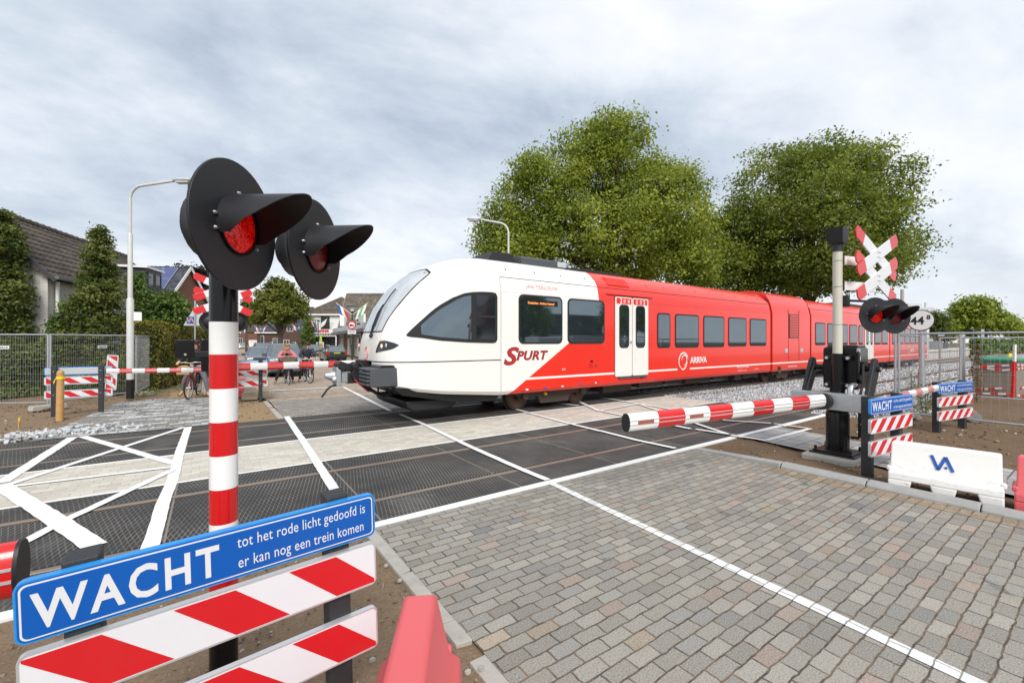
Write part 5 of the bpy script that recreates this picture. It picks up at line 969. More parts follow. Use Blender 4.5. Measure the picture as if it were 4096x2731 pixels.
# ------------------------------------------------------------------ houses
def mk_brick(name, a, b, mo, w=.22, h=.065):
    t = NT(name); X, Y, Z = t.xyz(); u = t.math('ADD', X, Y); r = t.math('DIVIDE', Z, h); row = t.math('FLOOR', r); x = t.math('ADD', t.math('DIVIDE', u, w), t.math('MULTIPLY', t.math('MODULO', t.math('ABSOLUTE', row), 2.0), .5)); cl = t.math('FLOOR', x)
    fx = t.math('FRACT', x); fz = t.math('FRACT', r); j = t.math('MAXIMUM', t.math('GREATER_THAN', fx, .95), t.math('GREATER_THAN', fz, .84)); c = t.mix(t.white(t.comb(cl, row)), a, b); c = t.mix(t.math('MULTIPLY', t.noise(1.2, 5), .5), c, tuple(k * .7 for k in a)); c = t.mix(t.math('MULTIPLY', j, .75), c, mo)
    t.out(c, .9, 0, .2); t.bump(t.math('SUBTRACT', 1.0, j), .4, .01); return t.m
M['brick_red'] = mk_brick('red_brown_brick', (.17, .075, .05), (.25, .115, .075), (.25, .21, .17)); M['brick_dark'] = mk_brick('dark_brown_brick', (.075, .045, .035), (.12, .07, .05), (.13, .11, .09)); M['brick_white'] = mk_brick('white_painted_brick', (.66, .65, .60), (.72, .71, .66), (.42, .41, .37), .25, .085)
M['render'] = plain('white_render', (.74, .74, .72), .85, var=.04, sc=1.5, dirt=.08)
def mk_tile(name, a, b):
    t = NT(name); g = t.N.new('ShaderNodeNewGeometry'); X, Y, Z = t.xyz(); cl = t.white(t.comb(t.math('FLOOR', t.math('DIVIDE', X, .30)), t.math('FLOOR', t.math('DIVIDE', Y, .34)))); c = t.mix(cl, a, b); c = t.mix(t.fr(t.noise(1.3, 6, .7), .5, .75), c, tuple(min(1, k * 1.5 + .02) for k in b)); fy = t.math('FRACT', t.math('DIVIDE', Y, .34)); c = t.mix(t.math('MULTIPLY', t.fr(fy, .30, .0), .8), c, (.012, .011, .010)); t.out(c, .75, 0, .3); return t.m  # dark edge of each course: overlap shading painted into the colour
M['tile'] = mk_tile('brown_roof_tiles', (.070, .056, .046), (.115, .092, .075)); M['tile_grey'] = mk_tile('weathered_roof_tiles', (.115, .095, .075), (.185, .155, .125)); M['slate'] = mk_tile('dark_glazed_tiles', (.04, .045, .055), (.085, .095, .115))
M['frame_dark'] = plain('dark_grey_frames', (.03, .033, .038), .5); M['zinc'] = plain('zinc_gutter', (.16, .175, .2), .45, .4); M['wglass'] = plain('house_window_glass', (.02, .026, .03), .06, var=.4, sc=2, spec=.8)
def slope_mesh(L, S, tile=.30, row=.34, amp=.05, nper=5):          # real pantile relief: x along the ridge, y up the slope, z out of it
    nx = max(2, int(L / tile * nper)); rows = max(1, int(round(S / row))); rr = S / rows; vs = []; fs = []
    for r in range(rows):
        for e in (0, 1):
            for i in range(nx + 1):
                x = L * i / nx; k = (x / tile) % 1.0; z = amp * (.5 + .5 * cos(2 * pi * k)) ** 1.6 + (.03 if e == 0 else .0); vs.append((x, r * rr + e * rr * 1.03, z))
        b = r * 2 * (nx + 1); fs += [(b + i, b + i + 1, b + nx + 2 + i, b + nx + 1 + i) for i in range(nx)]
        if r: a = (r * 2 - 1) * (nx + 1); fs += [(a + i, b + i, b + i + 1, a + i + 1) for i in range(nx)]
    return vs, fs
def roof(par, L, half, ze, zr, m, over=.3, end=.25, both=True, geo=True):
    """two slopes over a block of length L (x) and depth 2*half (y)"""
    S = math.hypot(half, zr - ze); a = math.atan2(zr - ze, half); ro = None
    for s in ((0, 1) if both else (0,)):
        vs, fs = slope_mesh(L + 2 * end, S + over, nper=5 if geo else 3); o = MB().add(vs, fs).add([(0, 0, -.12), (L + 2 * end, 0, -.12), (L + 2 * end, S + over, -.12), (0, S + over, -.12), (0, 0, .0), (L + 2 * end, 0, .0), (L + 2 * end, S + over, .0), (0, S + over, .0)], [(0, 1, 2, 3), (0, 4, 5, 1), (1, 5, 6, 2), (2, 6, 7, 3), (3, 7, 4, 0)]).build('roof', m, par, smooth=50)
        if s == 0: o.location = (-end, -over * cos(a), ze - over * sin(a)); o.rotation_euler = (a, 0, 0); ro = o
        else: o.location = (L + end, 2 * half + over * cos(a), ze - over * sin(a)); o.rotation_euler = (a, 0, pi)
    mb = MB(); n = int((L + 2 * end) / .38)
    for i in range(n): x = -end + (L + 2 * end) * i / n; mb.cyl((x, half, zr + .02), (x + .40, half, zr + .05), .12, .135, 10)
    mb.build('ridge', m, par, smooth=50); return ro
def block(par, L, D, z1, m, half=None, zr=None, nm='wall'):
    mb = MB()
    if zr: mb.prism([(0, -.3), (2 * half, -.3), (2 * half, z1), (half, zr - .1), (0, z1)], lambda u, v, k: (k, u, v), 0, L)
    else: mb.box((0, 0, -.3), (L, D, z1))
    return mb.build(nm, m, par)
def win(par, fn, u0, v0, u1, v1, fm='white', panes=1, nm='window'):  # fn(u, v, w): w metres proud of the wall
    mb = MB(); k = .07
    def bx(a, b, c, d, w0, w1):
        vs = [fn(u, v, w) for w in (w0, w1) for u, v in ((a, b), (c, b), (c, d), (a, d))]; mb.add(vs, [(0, 3, 2, 1), (4, 5, 6, 7), (0, 1, 5, 4), (1, 2, 6, 5), (2, 3, 7, 6), (3, 0, 4, 7)])
    mb.mat(1); bx(u0 + .02, v0 + .02, u1 - .02, v1 - .02, .0, .025); mb.mat(0)
    for a, b, c, d in ((u0, v0, u1, v0 + k), (u0, v1 - k, u1, v1), (u0, v0 + k, u0 + k, v1 - k), (u1 - k, v0 + k, u1, v1 - k)): bx(a, b, c, d, .0, .05)
    for i in range(1, panes): u = u0 + (u1 - u0) * i / panes; bx(u - .025, v0 + k, u + .025, v1 - k, .0, .045)
    return mb.build(nm, [M[fm], M['wglass']], par)
FRONT = lambda u, v, w: (u, -w, v)
GABLE = lambda u, v, w: (-w, u, v)
def house(name, label, cat, o, ang, L, half, ze, zr, wm, rm, **k):
    t = thing(name, label, cat, (*o, 0), ang); block(t, L, 2 * half, ze, M[wm], half, zr); roof(t, L, half, ze, zr, M[rm], **k); return t
# tiled white-brick house at the left
dirL = math.atan2(.958, .285); hl = house('house', 'white brick house with a long dark tiled roof behind the left trees', 'house', (-4.95, 23.0), dirL, 10.6, 2.35, 4.45, 6.85, 'brick_white', 'tile', over=.35, end=.3)
MB().bar((-.3, -.42, 4.20), (10.9, -.42, 4.20), .12, .10).build('gutter', M['zinc'], hl); MB().cyl((.35, -.10, 0), (.35, -.10, 4.15), .06, n=12).build('downpipe', M['white'], hl, smooth=40)
for s, (y0, y1) in enumerate(((-.40, 2.35), (5.1, 2.35))): MB().bar((-.31, y0, 4.08), (-.31, y1, 6.82), .04, .13).build('bargeboard', M['frame_dark'], hl)
dm = MB(); dm.mat(0).box((7.2, -.1, 4.3), (9.0, 1.9, 5.75)).mat(1).box((7.05, -.22, 5.75), (9.15, 2.1, 5.86)); dm = dm.build('dormer', [M['frame_dark'], M['white']], hl); win(dm, lambda u, v, w: (u, -.1 - w, v), 7.35, 4.75, 8.1, 5.6, 'frame_dark'); win(dm, lambda u, v, w: (u, -.1 - w, v), 8.15, 4.75, 8.9, 5.6, 'frame_dark')
win(hl, GABLE, 1.2, 1.0, 3.4, 2.5, 'frame_dark', 2)
# house with solar panels
sh = house('house', 'house with blue solar panels on its roof and a white trimmed gable', 'house', at(470, 41), azr + .12, 4.4, 3.2, 6.0, 9.45, 'brick_red', 'slate', over=.4, end=.25)
a = math.atan2(9.45 - 6.0, 3.2); mp = NT('solar_cells'); u = mp.xyz(); gx = mp.math('GREATER_THAN', mp.math('FRACT', mp.math('DIVIDE', u[0], .155)), .94); gy = mp.math('GREATER_THAN', mp.math('FRACT', mp.math('DIVIDE', u[1], .155)), .94); M['solar'] = mp.out(mp.mix(mp.math('MAXIMUM', gx, gy), (.045, .06, .19), (.22, .26, .42)), .12, 0, .6)
for i, (x, y) in enumerate(((.9, 2.9), (2.25, 2.9), (2.25, 1.1), (.9, 1.1), (3.2, 2.9), (3.2, 1.1))):
    if i > 3: continue
    p = MB().mat(1).box((0, 0, 0), (1.28, 1.72, .03)).mat(0).box((.03, .03, .03), (1.25, 1.69, .036)).build('solar_panel', [M['solar'], M['alu']], sh); p.location = (x, y * cos(a) - .09 * sin(a), 6.0 + y * sin(a) + .09 * cos(a)); p.rotation_euler = (a, 0, 0)
for y0, y1 in ((-.45, 3.2), (6.85, 3.2)): MB().bar((4.68, y0, 5.62), (4.68, y1, 9.5), .05, .28).build('bargeboard', M['white'], sh)
# cafe: white rendered front under a hipped tile roof
d = 75; x0, y0 = at(1219, d); cf = thing('cafe', 'white rendered cafe with hipped tile roof and red lettering above its awning', 'cafe', (x0, y0, 0), azr)
block(cf, 9.85, 8, 6.55, M['render']); S = 1.0
hp_ = [(-.4, -.4, 6.6), (10.25, -.4, 6.6), (10.25, 8.4, 6.6), (-.4, 8.4, 6.6)]; ap = [(4.93, 3.8, 10.0), (4.93, 4.4, 10.0)]
MB().add(hp_ + ap, [(0, 1, 4), (1, 2, 5, 4), (2, 3, 5), (3, 0, 4, 5)]).build('roof_core', M['tile_grey'], cf); rf = None
mb = MB(); a = math.atan2(3.4, 4.2); sl = math.hypot(3.4, 4.2); rows = 16
for r in range(rows):                                              # tile courses of the front hip
    f0, f1 = r / rows, (r + 1.05) / rows; 
    for i in range(int(36 * (1 - f0)) + 1):
        n = int(36 * (1 - f0)) + 1; xa = -.4 + 5.33 * f0; xb = 10.25 - 5.32 * f0; u0 = xa + (xb - xa) * i / n; u1 = xa + (xb - xa) * (i + .82) / n; c = 4.93
        q = lambda u, f, o: (u if f == f0 else c + (u - c) * (1 - f) / max(1 - f0, .01), -.4 + 4.2 * f - o * .6, 6.6 + 3.4 * f + o)
        mb.add([q(u0, f0, .09), q(u1, f0, .09), q(u1, f1, .04), q(u0, f1, .04), q(u0, f0, .0), q(u1, f0, .0)], [(0, 1, 2, 3), (4, 5, 1, 0)])
mb.build('roof', M['tile_grey'], cf); MB().box((-.5, -.55, 6.38), (10.3, -.3, 6.62)).build('gutter', M['white'], cf)
MB().box((2.8, -.03, 4.0), (4.35, .1, 6.2)).build('balcony_door', M['frame_dark'], cf)
mb = MB()
for k in range(9): mb.bar((3.3 + .2 * k, -.7, 4.05), (3.3 + .2 * k, -.7, 5.0), .03, .03)
mb.bar((3.25, -.7, 5.0), (5.0, -.7, 5.0), .05, .05).bar((3.25, -.7, 4.05), (5.0, -.7, 4.05), .05, .05).bar((5.0, -.7, 5.0), (5.0, 0, 5.0), .05, .05).build('balcony_railing', M['black'], cf)
text('lettering', 'GULPENER', .62, plain('cafe_sign_red', (.65, .01, .012), .4), cf, (2.45, -1.75, 3.38), (R(90), 0, 0), bold=.035, sx=.84, ext=.05); MB().box((2.3, -1.82, 3.42), (3.6, -1.78, 3.62)).build('sign_strip', M['blue'], cf)
mb = MB(); mb.bar((1.8, -1.8, 3.28), (6.2, -1.8, 3.28), .1, .08).bar((1.8, -1.8, 2.75), (6.2, -1.8, 2.75), .1, .08)
for k in range(10): u = 1.8 + .44 * k; mb.bar((u, -1.8, 2.75), (u + .44, -1.8, 3.28), .05, .05).bar((u + .44, -1.8, 2.75), (u, -1.8, 3.28), .05, .05)
for u in (1.8, 6.2): mb.bar((u, -1.8, 0), (u, -1.8, 2.75), .14, .14)
mb.box((1.75, -1.8, 3.3), (6.25, 0, 3.38)); mb.build('awning', M['white'], cf); MB().box((1.9, -.03, .0), (6.1, .05, 3.2)).build('doorway', M['black'], cf)
for u in (3.2, 4.7): MB().box((u, -.06, .1), (u + .8, .0, 2.2)).build('door', M['frame_dark'], cf)
x0, y0 = at(1283, 71); pz = thing('parasol', 'closed yellow-green parasol in front of the cafe doorway', 'parasol', (x0, y0, 0)); MB().cyl((0, 0, 0), (0, 0, 2.6), .04, n=10).build('pole', M['white'], pz); MB().lathe([(.02, 3.05), (.12, 2.8), (.2, 2.2), (.34, 1.35), (.02, 1.3)], n=14).build('canopy', plain('lime_fabric', (.42, .58, .06), .8), pz, smooth=60)
x0, y0 = at(1265, 69); bd = thing('menu_board', 'white poster board standing in front of the cafe', 'board', (x0, y0, 0), azr); MB().box((0, 0, .15), (1.2, .06, 1.75)).build('frame', M['white'], bd); MB().box((.15, -.01, .9), (1.05, 0, 1.55)).build('poster', plain('orange_poster', (.55, .35, .18), .6, var=.6, sc=3), bd); MB().box((.15, -.01, .35), (1.05, 0, .8)).build('poster', plain('green_poster', (.35, .45, .40), .6, var=.6, sc=3), bd)
# tile-roofed house and the shop reaching along the street
x0, y0 = at(1359, 60); th_ = house('house', 'brick house with a very steep weathered tile roof right of the cafe', 'house', (x0, y0), azr, 9, 3.0, 3.7, 8.75, 'brick_red', 'tile_grey', over=.5, end=.1)
MB().bar((-.16, -.6, 3.1), (-.16, 3.0, 8.8), .06, .35).build('bargeboard', plain('weathered_trim', (.33, .30, .26), .8), th_); MB().box((.15, -.35, 4.0), (.75, 1.2, 5.6)).build('dormer', M['white'], th_)
pa, pb_ = Vector((*at(1338, 60), 0)), Vector((*at(1475, 38.5), 0)); dv = pb_ - pa; sp_ = thing('shop', 'flat-roofed brick shop with pale fascia and white shop windows beside the train nose', 'shop', tuple(pa), math.atan2(dv.y, dv.x)); LL = dv.length
MB().box((0, .5, -.2), (LL, 8, 3.1)).build('wall', M['brick_red'], sp_); MB().box((-.6, -.2, 3.1), (LL + .3, 8, 3.62)).build('fascia', plain('pale_fascia', (.55, .56, .56), .6), sp_); MB().box((.1, -.5, 2.75), (LL, .45, 3.05)).build('awning', M['zinc'], sp_)
SHOP = lambda u, v, w: (u, .5 - w, v)
for u0, u1 in ((2.0, 5.2), (8.6, 11.8), (14.2, 17.8)): win(sp_, SHOP, u0, .25, min(u1, LL - .2), 2.7, 'white', 3)
for u0 in (3.9, 9.6, 16): MB().box((u0, .40, .4), (u0 + 1.0, .44, 2.2)).build('poster', plain('shop_poster', (.62, .6, .52), .6, var=.25, sc=3), sp_)
text('lettering', 'Dorps\nDamesmode', .36, M['grey_dark'], sp_, (LL - 5.0, -.21, 3.85), (R(90), 0, 0), ext=.01); MB().box((LL - 5.4, -.18, 3.62), (LL - 1.5, 0, 4.4)).build('sign', M['white'], sp_)
# houses further up the street
hb = house('house', 'dark brown brick house with white window behind the street tree', 'house', at(1130, 92), azr + .1, 5.0, 3.4, 5.2, 9.4, 'brick_dark', 'slate', geo=False)
win(hb, FRONT, .9, 4.0, 2.2, 5.1, 'white', 2); MB().box((3.6, -.7, 4.3), (7.5, 3, 5.2)).build('bay', M['slate'], hb); win(hb, FRONT, .2, .8, 1.4, 2.2, 'white', 2)
for y0, y1 in ((-.3, 3.4),): MB().bar((-.26, y0, 4.9), (-.26, y1, 9.4), .05, .3).build('bargeboard', M['white'], hb)
h2 = house('house', 'low house with a blue-grey gridded tile roof left of the street tree', 'house', at(1028, 100), azr + .05, 5.6, 4.0, 4.0, 6.9, 'brick_dark', 'slate', geo=False); win(h2, FRONT, .8, .8, 1.6, 3.2, 'white'); win(h2, FRONT, 3.6, 1.0, 4.6, 2.6, 'white', 2); MB().box((-.3, -.5, 3.75), (5.9, -.3, 4.0)).build('gutter', M['white'], h2)
h3 = house('house', 'brown house with white gable trim at the far end of the street', 'house', at(985, 118), azr + 1.1, 7, 3.0, 4.6, 8.0, 'brick_red', 'tile', geo=False); win(h3, GABLE, 1.6, 1.0, 4.4, 2.8, 'white', 3); win(h3, GABLE, 2.4, 4.4, 3.6, 5.8, 'white', 2)
for y0, y1 in ((-.3, 3.0), (6.3, 3.0)): MB().bar((-.27, y0, 4.3), (-.27, y1, 8.1), .06, .35).build('bargeboard', M['white'], h3)
h4 = house('house', 'red brick house seen over the far cars, left end of the row', 'house', at(955, 135), azr, 9, 4.0, 5.5, 9.3, 'brick_red', 'tile', geo=False); win(h4, FRONT, 4.6, 4.6, 6.2, 5.8, 'white', 2)
h5 = house('house', 'grey-roofed house with brick chimney behind the hedge', 'house', at(690, 62), azr + .2, 5.2, 3.0, 4.2, 6.1, 'brick_dark', 'slate', geo=False); MB().box((1.2, 2.2, 5.4), (2.1, 2.9, 7.4)).build('chimney', M['brick_red'], h5)
iv = thing('ivy', 'bright climbing ivy on the left corner of the white cafe', 'climbing plant', (*at(1236, 73), 0)); E = [(np.array([0, 0, z]), np.array([w, .6, h_])) for z, w, h_ in ((1.0, 1.0, 1.1), (2.6, .95, 1.2), (4.2, .8, 1.2), (5.4, .45, .8))]; P, D = crown_points(E, 5000, .3, .2); leaves_mesh('foliage', P, D + RNG.normal(size=P.shape) * .6 + np.array([0, 0, .5]), .30 * RNG.uniform(.6, 1.3, len(P)), M['leaf_bright'], iv)
# pale factory and chimney behind the km sign, station
fa = thing('factory', 'pale industrial building with tall chimney far behind the distance sign', 'factory', (*at(3628, 210), 0), azr); MB().box((0, 0, 0), (13.5, 12, 18.5)).box((2.5, 2, 18.5), (9, 9, 20.5)).box((10, 1, 18.5), (10.6, 1.6, 21)).build('wall', plain('pale_cladding', (.52, .55, .55), .6, var=.1, sc=.3), fa); MB().box((4.5, -.1, 15.2), (9.4, 0, 16.5)).build('window', M['frame_dark'], fa); MB().cyl((-.5, 2, 0), (-.5, 2, 27.5), .85, .7, 16).build('chimney', M['concrete'], fa, smooth=40)
pf = MB().box((62, 12.9, -.2), (190, 17.5, .78)).mat(1).box((62, 12.75, .70), (190, 13.2, .80)).build('platform', [plain('platform_concrete', (.42, .40, .37), .85), plain('platform_edge', (.62, .60, .56), .8)]); tag(pf, 'long pale station platform beyond the rear of the train', 'platform')
MB().box((80, 14, .78), (80.2, 17, 1.9)).build('rail', M['steel'], pf)
for i, (c, dd) in enumerate(((3895, 76), (3946, 84), (3966, 92), (3984, 100), (4001, 110), (4015, 122))):
    x, y = at(c, dd); o = thing('platform_lamp', 'slim platform lamp of the row below the station trees', 'street lamp', (x, y, .78), 0, 'platform lamps at the station'); MB().cyl((0, 0, 0), (0, 0, 3.2), .05, n=8).bar((0, 0, 3.2), (-.55, .38, 3.25), .12, .06).build('pole', M['steel'], o)
x, y = at(3847, 72); o = thing('station_clock', 'round white clock hanging above the platform', 'clock', (x, y, .78), math.atan2(.94, .34) + pi); MB().cyl((0, -.06, 2.05), (0, .06, 2.05), .36, n=24).build('face', M['white'], o); MB().bar((0, 0, 2.4), (0, 0, 2.75), .05, .05).bar((-2.4, .1, 2.8), (1.6, .1, 2.8), .08, .08).bar((-2.4, .1, 0), (-2.4, .1, 2.8), .12, .12).bar((1.6, .1, 0), (1.6, .1, 2.8), .12, .12).bar((0, -.07, 2.05), (.12, -.07, 2.25), .03, .02).bar((0, -.07, 2.05), (-.18, -.07, 1.98), .03, .02).build('frame', M['black'], o)
x, y = at(3925, 70); o = thing('rail_signal', 'black and white rail signal mast with ladder at the platform', 'signal', (x, y, 0), math.atan2(.94, .34) + pi); mb = MB().mat(0).box((-.1, -.06, 0), (.1, .06, 2.6)).mat(0).box((-.05, -.12, 2.5), (.75, .1, 3.9)).mat(1).box((.05, -.14, 2.55), (.45, -.12, 3.85))
for k in range(8): mb.mat(1).bar((-.5, 0, 1.7 + .26 * k), (-.1, 0, 1.7 + .26 * k), .05, .05)
mb.build('mast', [M['black'], M['white']], o)
x, y = at(3765, 66); o = thing('station_sign', 'small blue and white platform sign on two posts', 'sign', (x, y, .78), math.atan2(.94, .34) + pi); MB().mat(0).box((-.4, -.04, 1.9), (.4, .04, 2.5)).mat(1).box((-.4, -.045, 2.3), (.4, -.04, 2.5)).mat(2).bar((-.5, 0, 0), (-.5, 0, 2.9), .08, .08).bar((.5, 0, 0), (.5, 0, 2.9), .08, .08).bar((-.5, 0, 2.9), (.5, 0, 2.9), .08, .08).build('panel', [M['white'], M['blue'], M['black']], o)
mb = MB(); tag(MB().box((64, 15.5, .78), (92, 15.6, 1.7)).build('screen_wall', M['grey_dark']), 'dark low screen wall along the back of the platform', 'wall')
# ------------------------------------------------------------------ street lanterns with flags
M['lantern_green'] = plain('dark_green_paint', (.012, .05, .038), .4); M['flag_red'] = plain('flag_red', (.55, .03, .04), .8); M['flag_white'] = plain('flag_white', (.75, .75, .75), .8); M['flag_blue'] = plain('flag_blue', (.03, .09, .38), .8); M['flag_green'] = plain('flag_green', (.12, .42, .12), .8)
def flag(par, p, q, w, cols, sag=.55):                                # cloth hanging from the pole p-q in vertical bands of colour
    p = Vector(p); q = Vector(q); n = len(cols); mb = MB(); d = (q - p)
    for k in range(n):
        rows = []
        for i in range(9):
            s = i / 8; r = []
            for j in (k / n, (k + 1) / n):
                a = q - d * (.62 * j); f = Vector((a.x - d.x * .25 * s, a.y + .09 * sin(5 * s + 4 * j) * s, a.z - w * s * (1 - .1 * j))); r.append(tuple(f))
            rows.append(r)
        mb.mat(k).loft(rows, closed=False, cap=False)
    return mb.build('flag', [M[c] for c in cols], par, smooth=60)
def lantern(label, base, H, sign=False, flags=(), zf=None):
    t = thing('street_lantern', label, 'street lantern', (*base, 0), azr, 'green street lanterns with flags'); MB().cyl((0, 0, 0), (0, 0, 1.6), .09, n=14).cyl((0, 0, 1.6), (0, 0, H - .5), .05, n=12).cyl((0, 0, H - .56), (0, 0, H - .45), .07, .17, 14).build('pole', M['lantern_green'], t, smooth=40)
    MB().lathe([(.14, H - .45), (.2, H - .05), (0, H - .05), (0, H - .45)], n=16).build('lantern_glass', M['flag_white'], t, smooth=40); MB().lathe([(.05, H + .1), (.48, H - .02), (.46, H - .06), (0, H - .05), (0, H + .1)], n=20).build('lantern_roof', M['lantern_green'], t, smooth=40)
    for s, cols in flags:
        a, b = (s * .05, 0, H - .75), (s * 1.35, -.1, H + .25); MB().tube([a, b], .022, 8).mat(1).ball(b, .05).build('flag_pole', [M['white'], M['yellow']], t); flag(t, a, b, .95, cols)
    if sign:
        p = MB().mat(0).cyl((0, -.11, 3.28), (0, -.075, 3.28), .36, n=36).mat(1).cyl((0, -.116, 3.28), (0, -.11, 3.28), .26, n=36).build('round_sign', [M['red'], M['refl_white']], t, smooth=40)
        MB().box((-.19, -.122, 3.19), (.05, -.116, 3.34)).box((.06, -.122, 3.19), (.19, -.116, 3.29)).cyl((-.12, -.123, 3.19), (-.12, -.116, 3.19), .035).cyl((.11, -.123, 3.19), (.11, -.116, 3.19), .035).build('pictogram', M['black'], p)
        q = MB().box((-.36, -.10, 2.50), (.36, -.08, 2.84)).build('sub_sign', M['refl_white'], t); text('lettering', 'uitgezonderd\nbestemmings-\nverkeer', .105, M['black'], q, (0, -.103, 2.735), (R(90), 0, 0), align='CENTER', line=.95)
    return t
RWB = ('flag_red', 'flag_white', 'flag_blue'); TOWN = ('flag_white', 'flag_green', 'flag_white')
lantern('green lantern carrying the round no-lorries sign beside the train nose', at(1409, 37.7), 4.95, True, ((-1, ('flag_blue', 'flag_white', 'flag_red')), (1, TOWN)))
lantern('green lantern with a striped flag in front of the ivy-covered cafe', at(1273, 64), 5.0, False, ((-1, RWB), (1, ('flag_white', 'flag_white'))))
lantern('green lantern with two flags behind the dark estate and large car roofs', at(1196, 86), 5.0, False, ((-1, RWB), (1, ('flag_blue', 'flag_blue'))))
lantern('green lantern with flags in front of the blue-grey tiled house', at(1043, 95), 5.0, False, ((-1, ('flag_blue', 'flag_white', 'flag_red')), (1, RWB)))
lantern('green lantern with flags close to the white van', at(968, 112), 5.0, False, ((1, RWB), (-1, TOWN)))
# ------------------------------------------------------------------ cars
M['tailred'] = plain('tail_lamp', (.42, .012, .015), .2); M['rim'] = plain('alloy_rim', (.42, .43, .45), .35, .7); M['plate_y'] = plain('yellow_plate', (.72, .50, .03), .5); M['carglass'] = plain('car_glass', (.12, .15, .165), .06, var=.5, sc=3, spec=.9)  # car glass lightened: pale blue reflections are put into its base colour
def paint(n, c, metal=.3): return plain(n, c, .28, metal, var=.05, sc=2, coat=.8)
def car(label, loc, rz, L, Wd, H, col, prof_, belt, gh, clear=.22, wheel=.32, front=True, rails=False, plate='12-ABC-3', ax=(.30, -.29), tail='low', dark=None, grp='cars in the street'):
    """prof_: lower body side outline (x in units of L, z in m) from rear bottom round to front bottom; gh: greenhouse x at belt and roof (rear, front)"""
    t = thing('car', label, 'car', (*loc, 0), rz, grp); W2 = Wd / 2; secs = []
    cxz = (0, .6)
    for y, k in ((-1, .93), (-.985, .965), (-.93, .992), (-.8, 1), (.8, 1), (.93, .992), (.985, .965), (1, .93)): secs.append([((x * L - cxz[0]) * k + cxz[0], y * W2, (z - cxz[1]) * (k if z > .6 else 1) + cxz[1]) for x, z in prof_])
    MB().loft(secs).build('body', col, t, smooth=35, bevel=.012)
    b0, b1, r0, r1 = gh; hb = .92 * W2; hr = .70 * W2; zr = H - .05; lv = ((belt - .03, b0, b1, hb), ((belt + zr) / 2, (b0 * .45 + r0 * .55), (b1 * .45 + r1 * .55), hb * .52 + hr * .48), (zr, r0, r1, hr))
    MB().loft([[(x0 * L, -h, z), (x1 * L, -h * .93, z), (x1 * L + .10, 0, z), (x1 * L, h * .93, z), (x0 * L, h, z), (x0 * L - .05, 0, z)] for z, x0, x1, h in lv]).build('glass', M['carglass'], t)
    MB().loft([[(r0 * L - .03, -hr - .02, zr - .02), (r1 * L + .03, -hr * .93, zr - .03), (r1 * L + .12, 0, zr - .02), (r1 * L + .03, hr * .93, zr - .03), (r0 * L - .03, hr + .02, zr - .02), (r0 * L - .08, 0, zr)], [(r0 * L + .08, -hr * .88, H - .01), (r1 * L - .15, -hr * .85, H - .015), (r1 * L - .05, 0, H), (r1 * L - .15, hr * .85, H - .015), (r0 * L + .08, hr * .88, H - .01), (r0 * L + .03, 0, H)]]).build('roof', col, t, smooth=40, bevel=.01)
    for s in (-1, 1):
        for xb, xr in ((b0, r0), (b1, r1), ((b0 + b1) / 2 + .01, (r0 + r1) / 2)): f = .94 if xb == b1 else 1.0; MB().bar((xb * L, s * hb * f, belt - .05), (xr * L, s * (hr + .01) * f, zr), .05, .07, (1, 0, 0)).build('pillar', col, t)
    xr_ = min(x for x, z in prof_) * L; xf_ = max(x for x, z in prof_) * L
    for a in ax:
        for s in (-1, 1):
            w = MB().cyl((a * L, s * (W2 - .20), wheel), (a * L, s * (W2 + .005), wheel), wheel, n=24).build('wheel', M['rubber'], t, smooth=40, bevel=.02); MB().cyl((a * L, s * (W2 - .02), wheel), (a * L, s * (W2 + .012), wheel), wheel * .62, n=18).build('rim', M['rim'], w)
            MB().cyl((a * L, s * (W2 - .3), wheel + .02), (a * L, s * (W2 + .001), wheel + .02), wheel + .06, n=24).build('wheel_arch', M['black'], t)
    dk = dark or M['grey_dark']
    for s in (-1, 1): MB().box((b1 * L - .32, s * W2 - .02 if s > 0 else -W2 - .2, belt - .02), (b1 * L - .18, W2 + .2 if s > 0 else -W2 + .02, belt + .14)).build('mirror', dk, t, bevel=.03)
    hz = belt - .14
    for s in (-1, 1):
        a, b = sorted((s * (W2 - .50), s * (W2 - .08))); MB().prism([(a, hz - .16), (b, hz - .14), (b, hz + .02), (a, hz - .03)], lambda u, v, k: (k, u, v), xf_ - .26, xf_ + .012).build('headlight', M['lightglass'], t, bevel=.02)
    mb = MB()
    for k in range(5): mb.box((xf_ - .1, -.45, hz - .16 + .04 * k), (xf_ + .02, .45, hz - .14 + .04 * k))
    mb.build('grille', M['black'], t); MB().box((xf_ - .1, -W2 + .12, .3), (xf_ + .03, W2 - .12, .44)).box((xf_ - .1, -W2 + .1, clear), (xf_ - .0, W2 - .1, .31)).build('bumper', dk, t, bevel=.03)
    for s in (-1, 1):
        a, b = sorted((s * (W2 - .22), s * (W2 - .02))); z0, z1 = ((.62, .98) if tail == 'low' else (.7, 1.35)); MB().box((xr_ - .015, a, z0), (xr_ + .2, b, z1)).build('tail_light', M['tailred'], t, bevel=.02)
    MB().box((xr_ - .07, -W2 + .03, .38), (xr_ + .15, W2 - .03, .60)).build('bumper', dk, t, bevel=.03)
    if plate:
        p = MB().box((xr_ - .035, -.26, .76), (xr_, .26, .87)).build('number_plate', M['plate_y'], t); text('lettering', plate, .095, M['black'], p, (xr_ - .037, .22, .78), (R(90), 0, R(-90)))
        MB().box((xf_ + .03, -.26, .45), (xf_ + .04, .26, .55)).build('number_plate', M['plate_y'], t)
    if rails:
        for s in (-1, 1): MB().tube([(r0 * L + .1, s * hr * .9, H - .02), (r0 * L + .25, s * hr * .9, H + .06), (r1 * L - .35, s * hr * .9, H + .06), (r1 * L - .15, s * hr * .9, H - .03)], .022, 8).build('roof_rail', M['alu'], t)
    return t
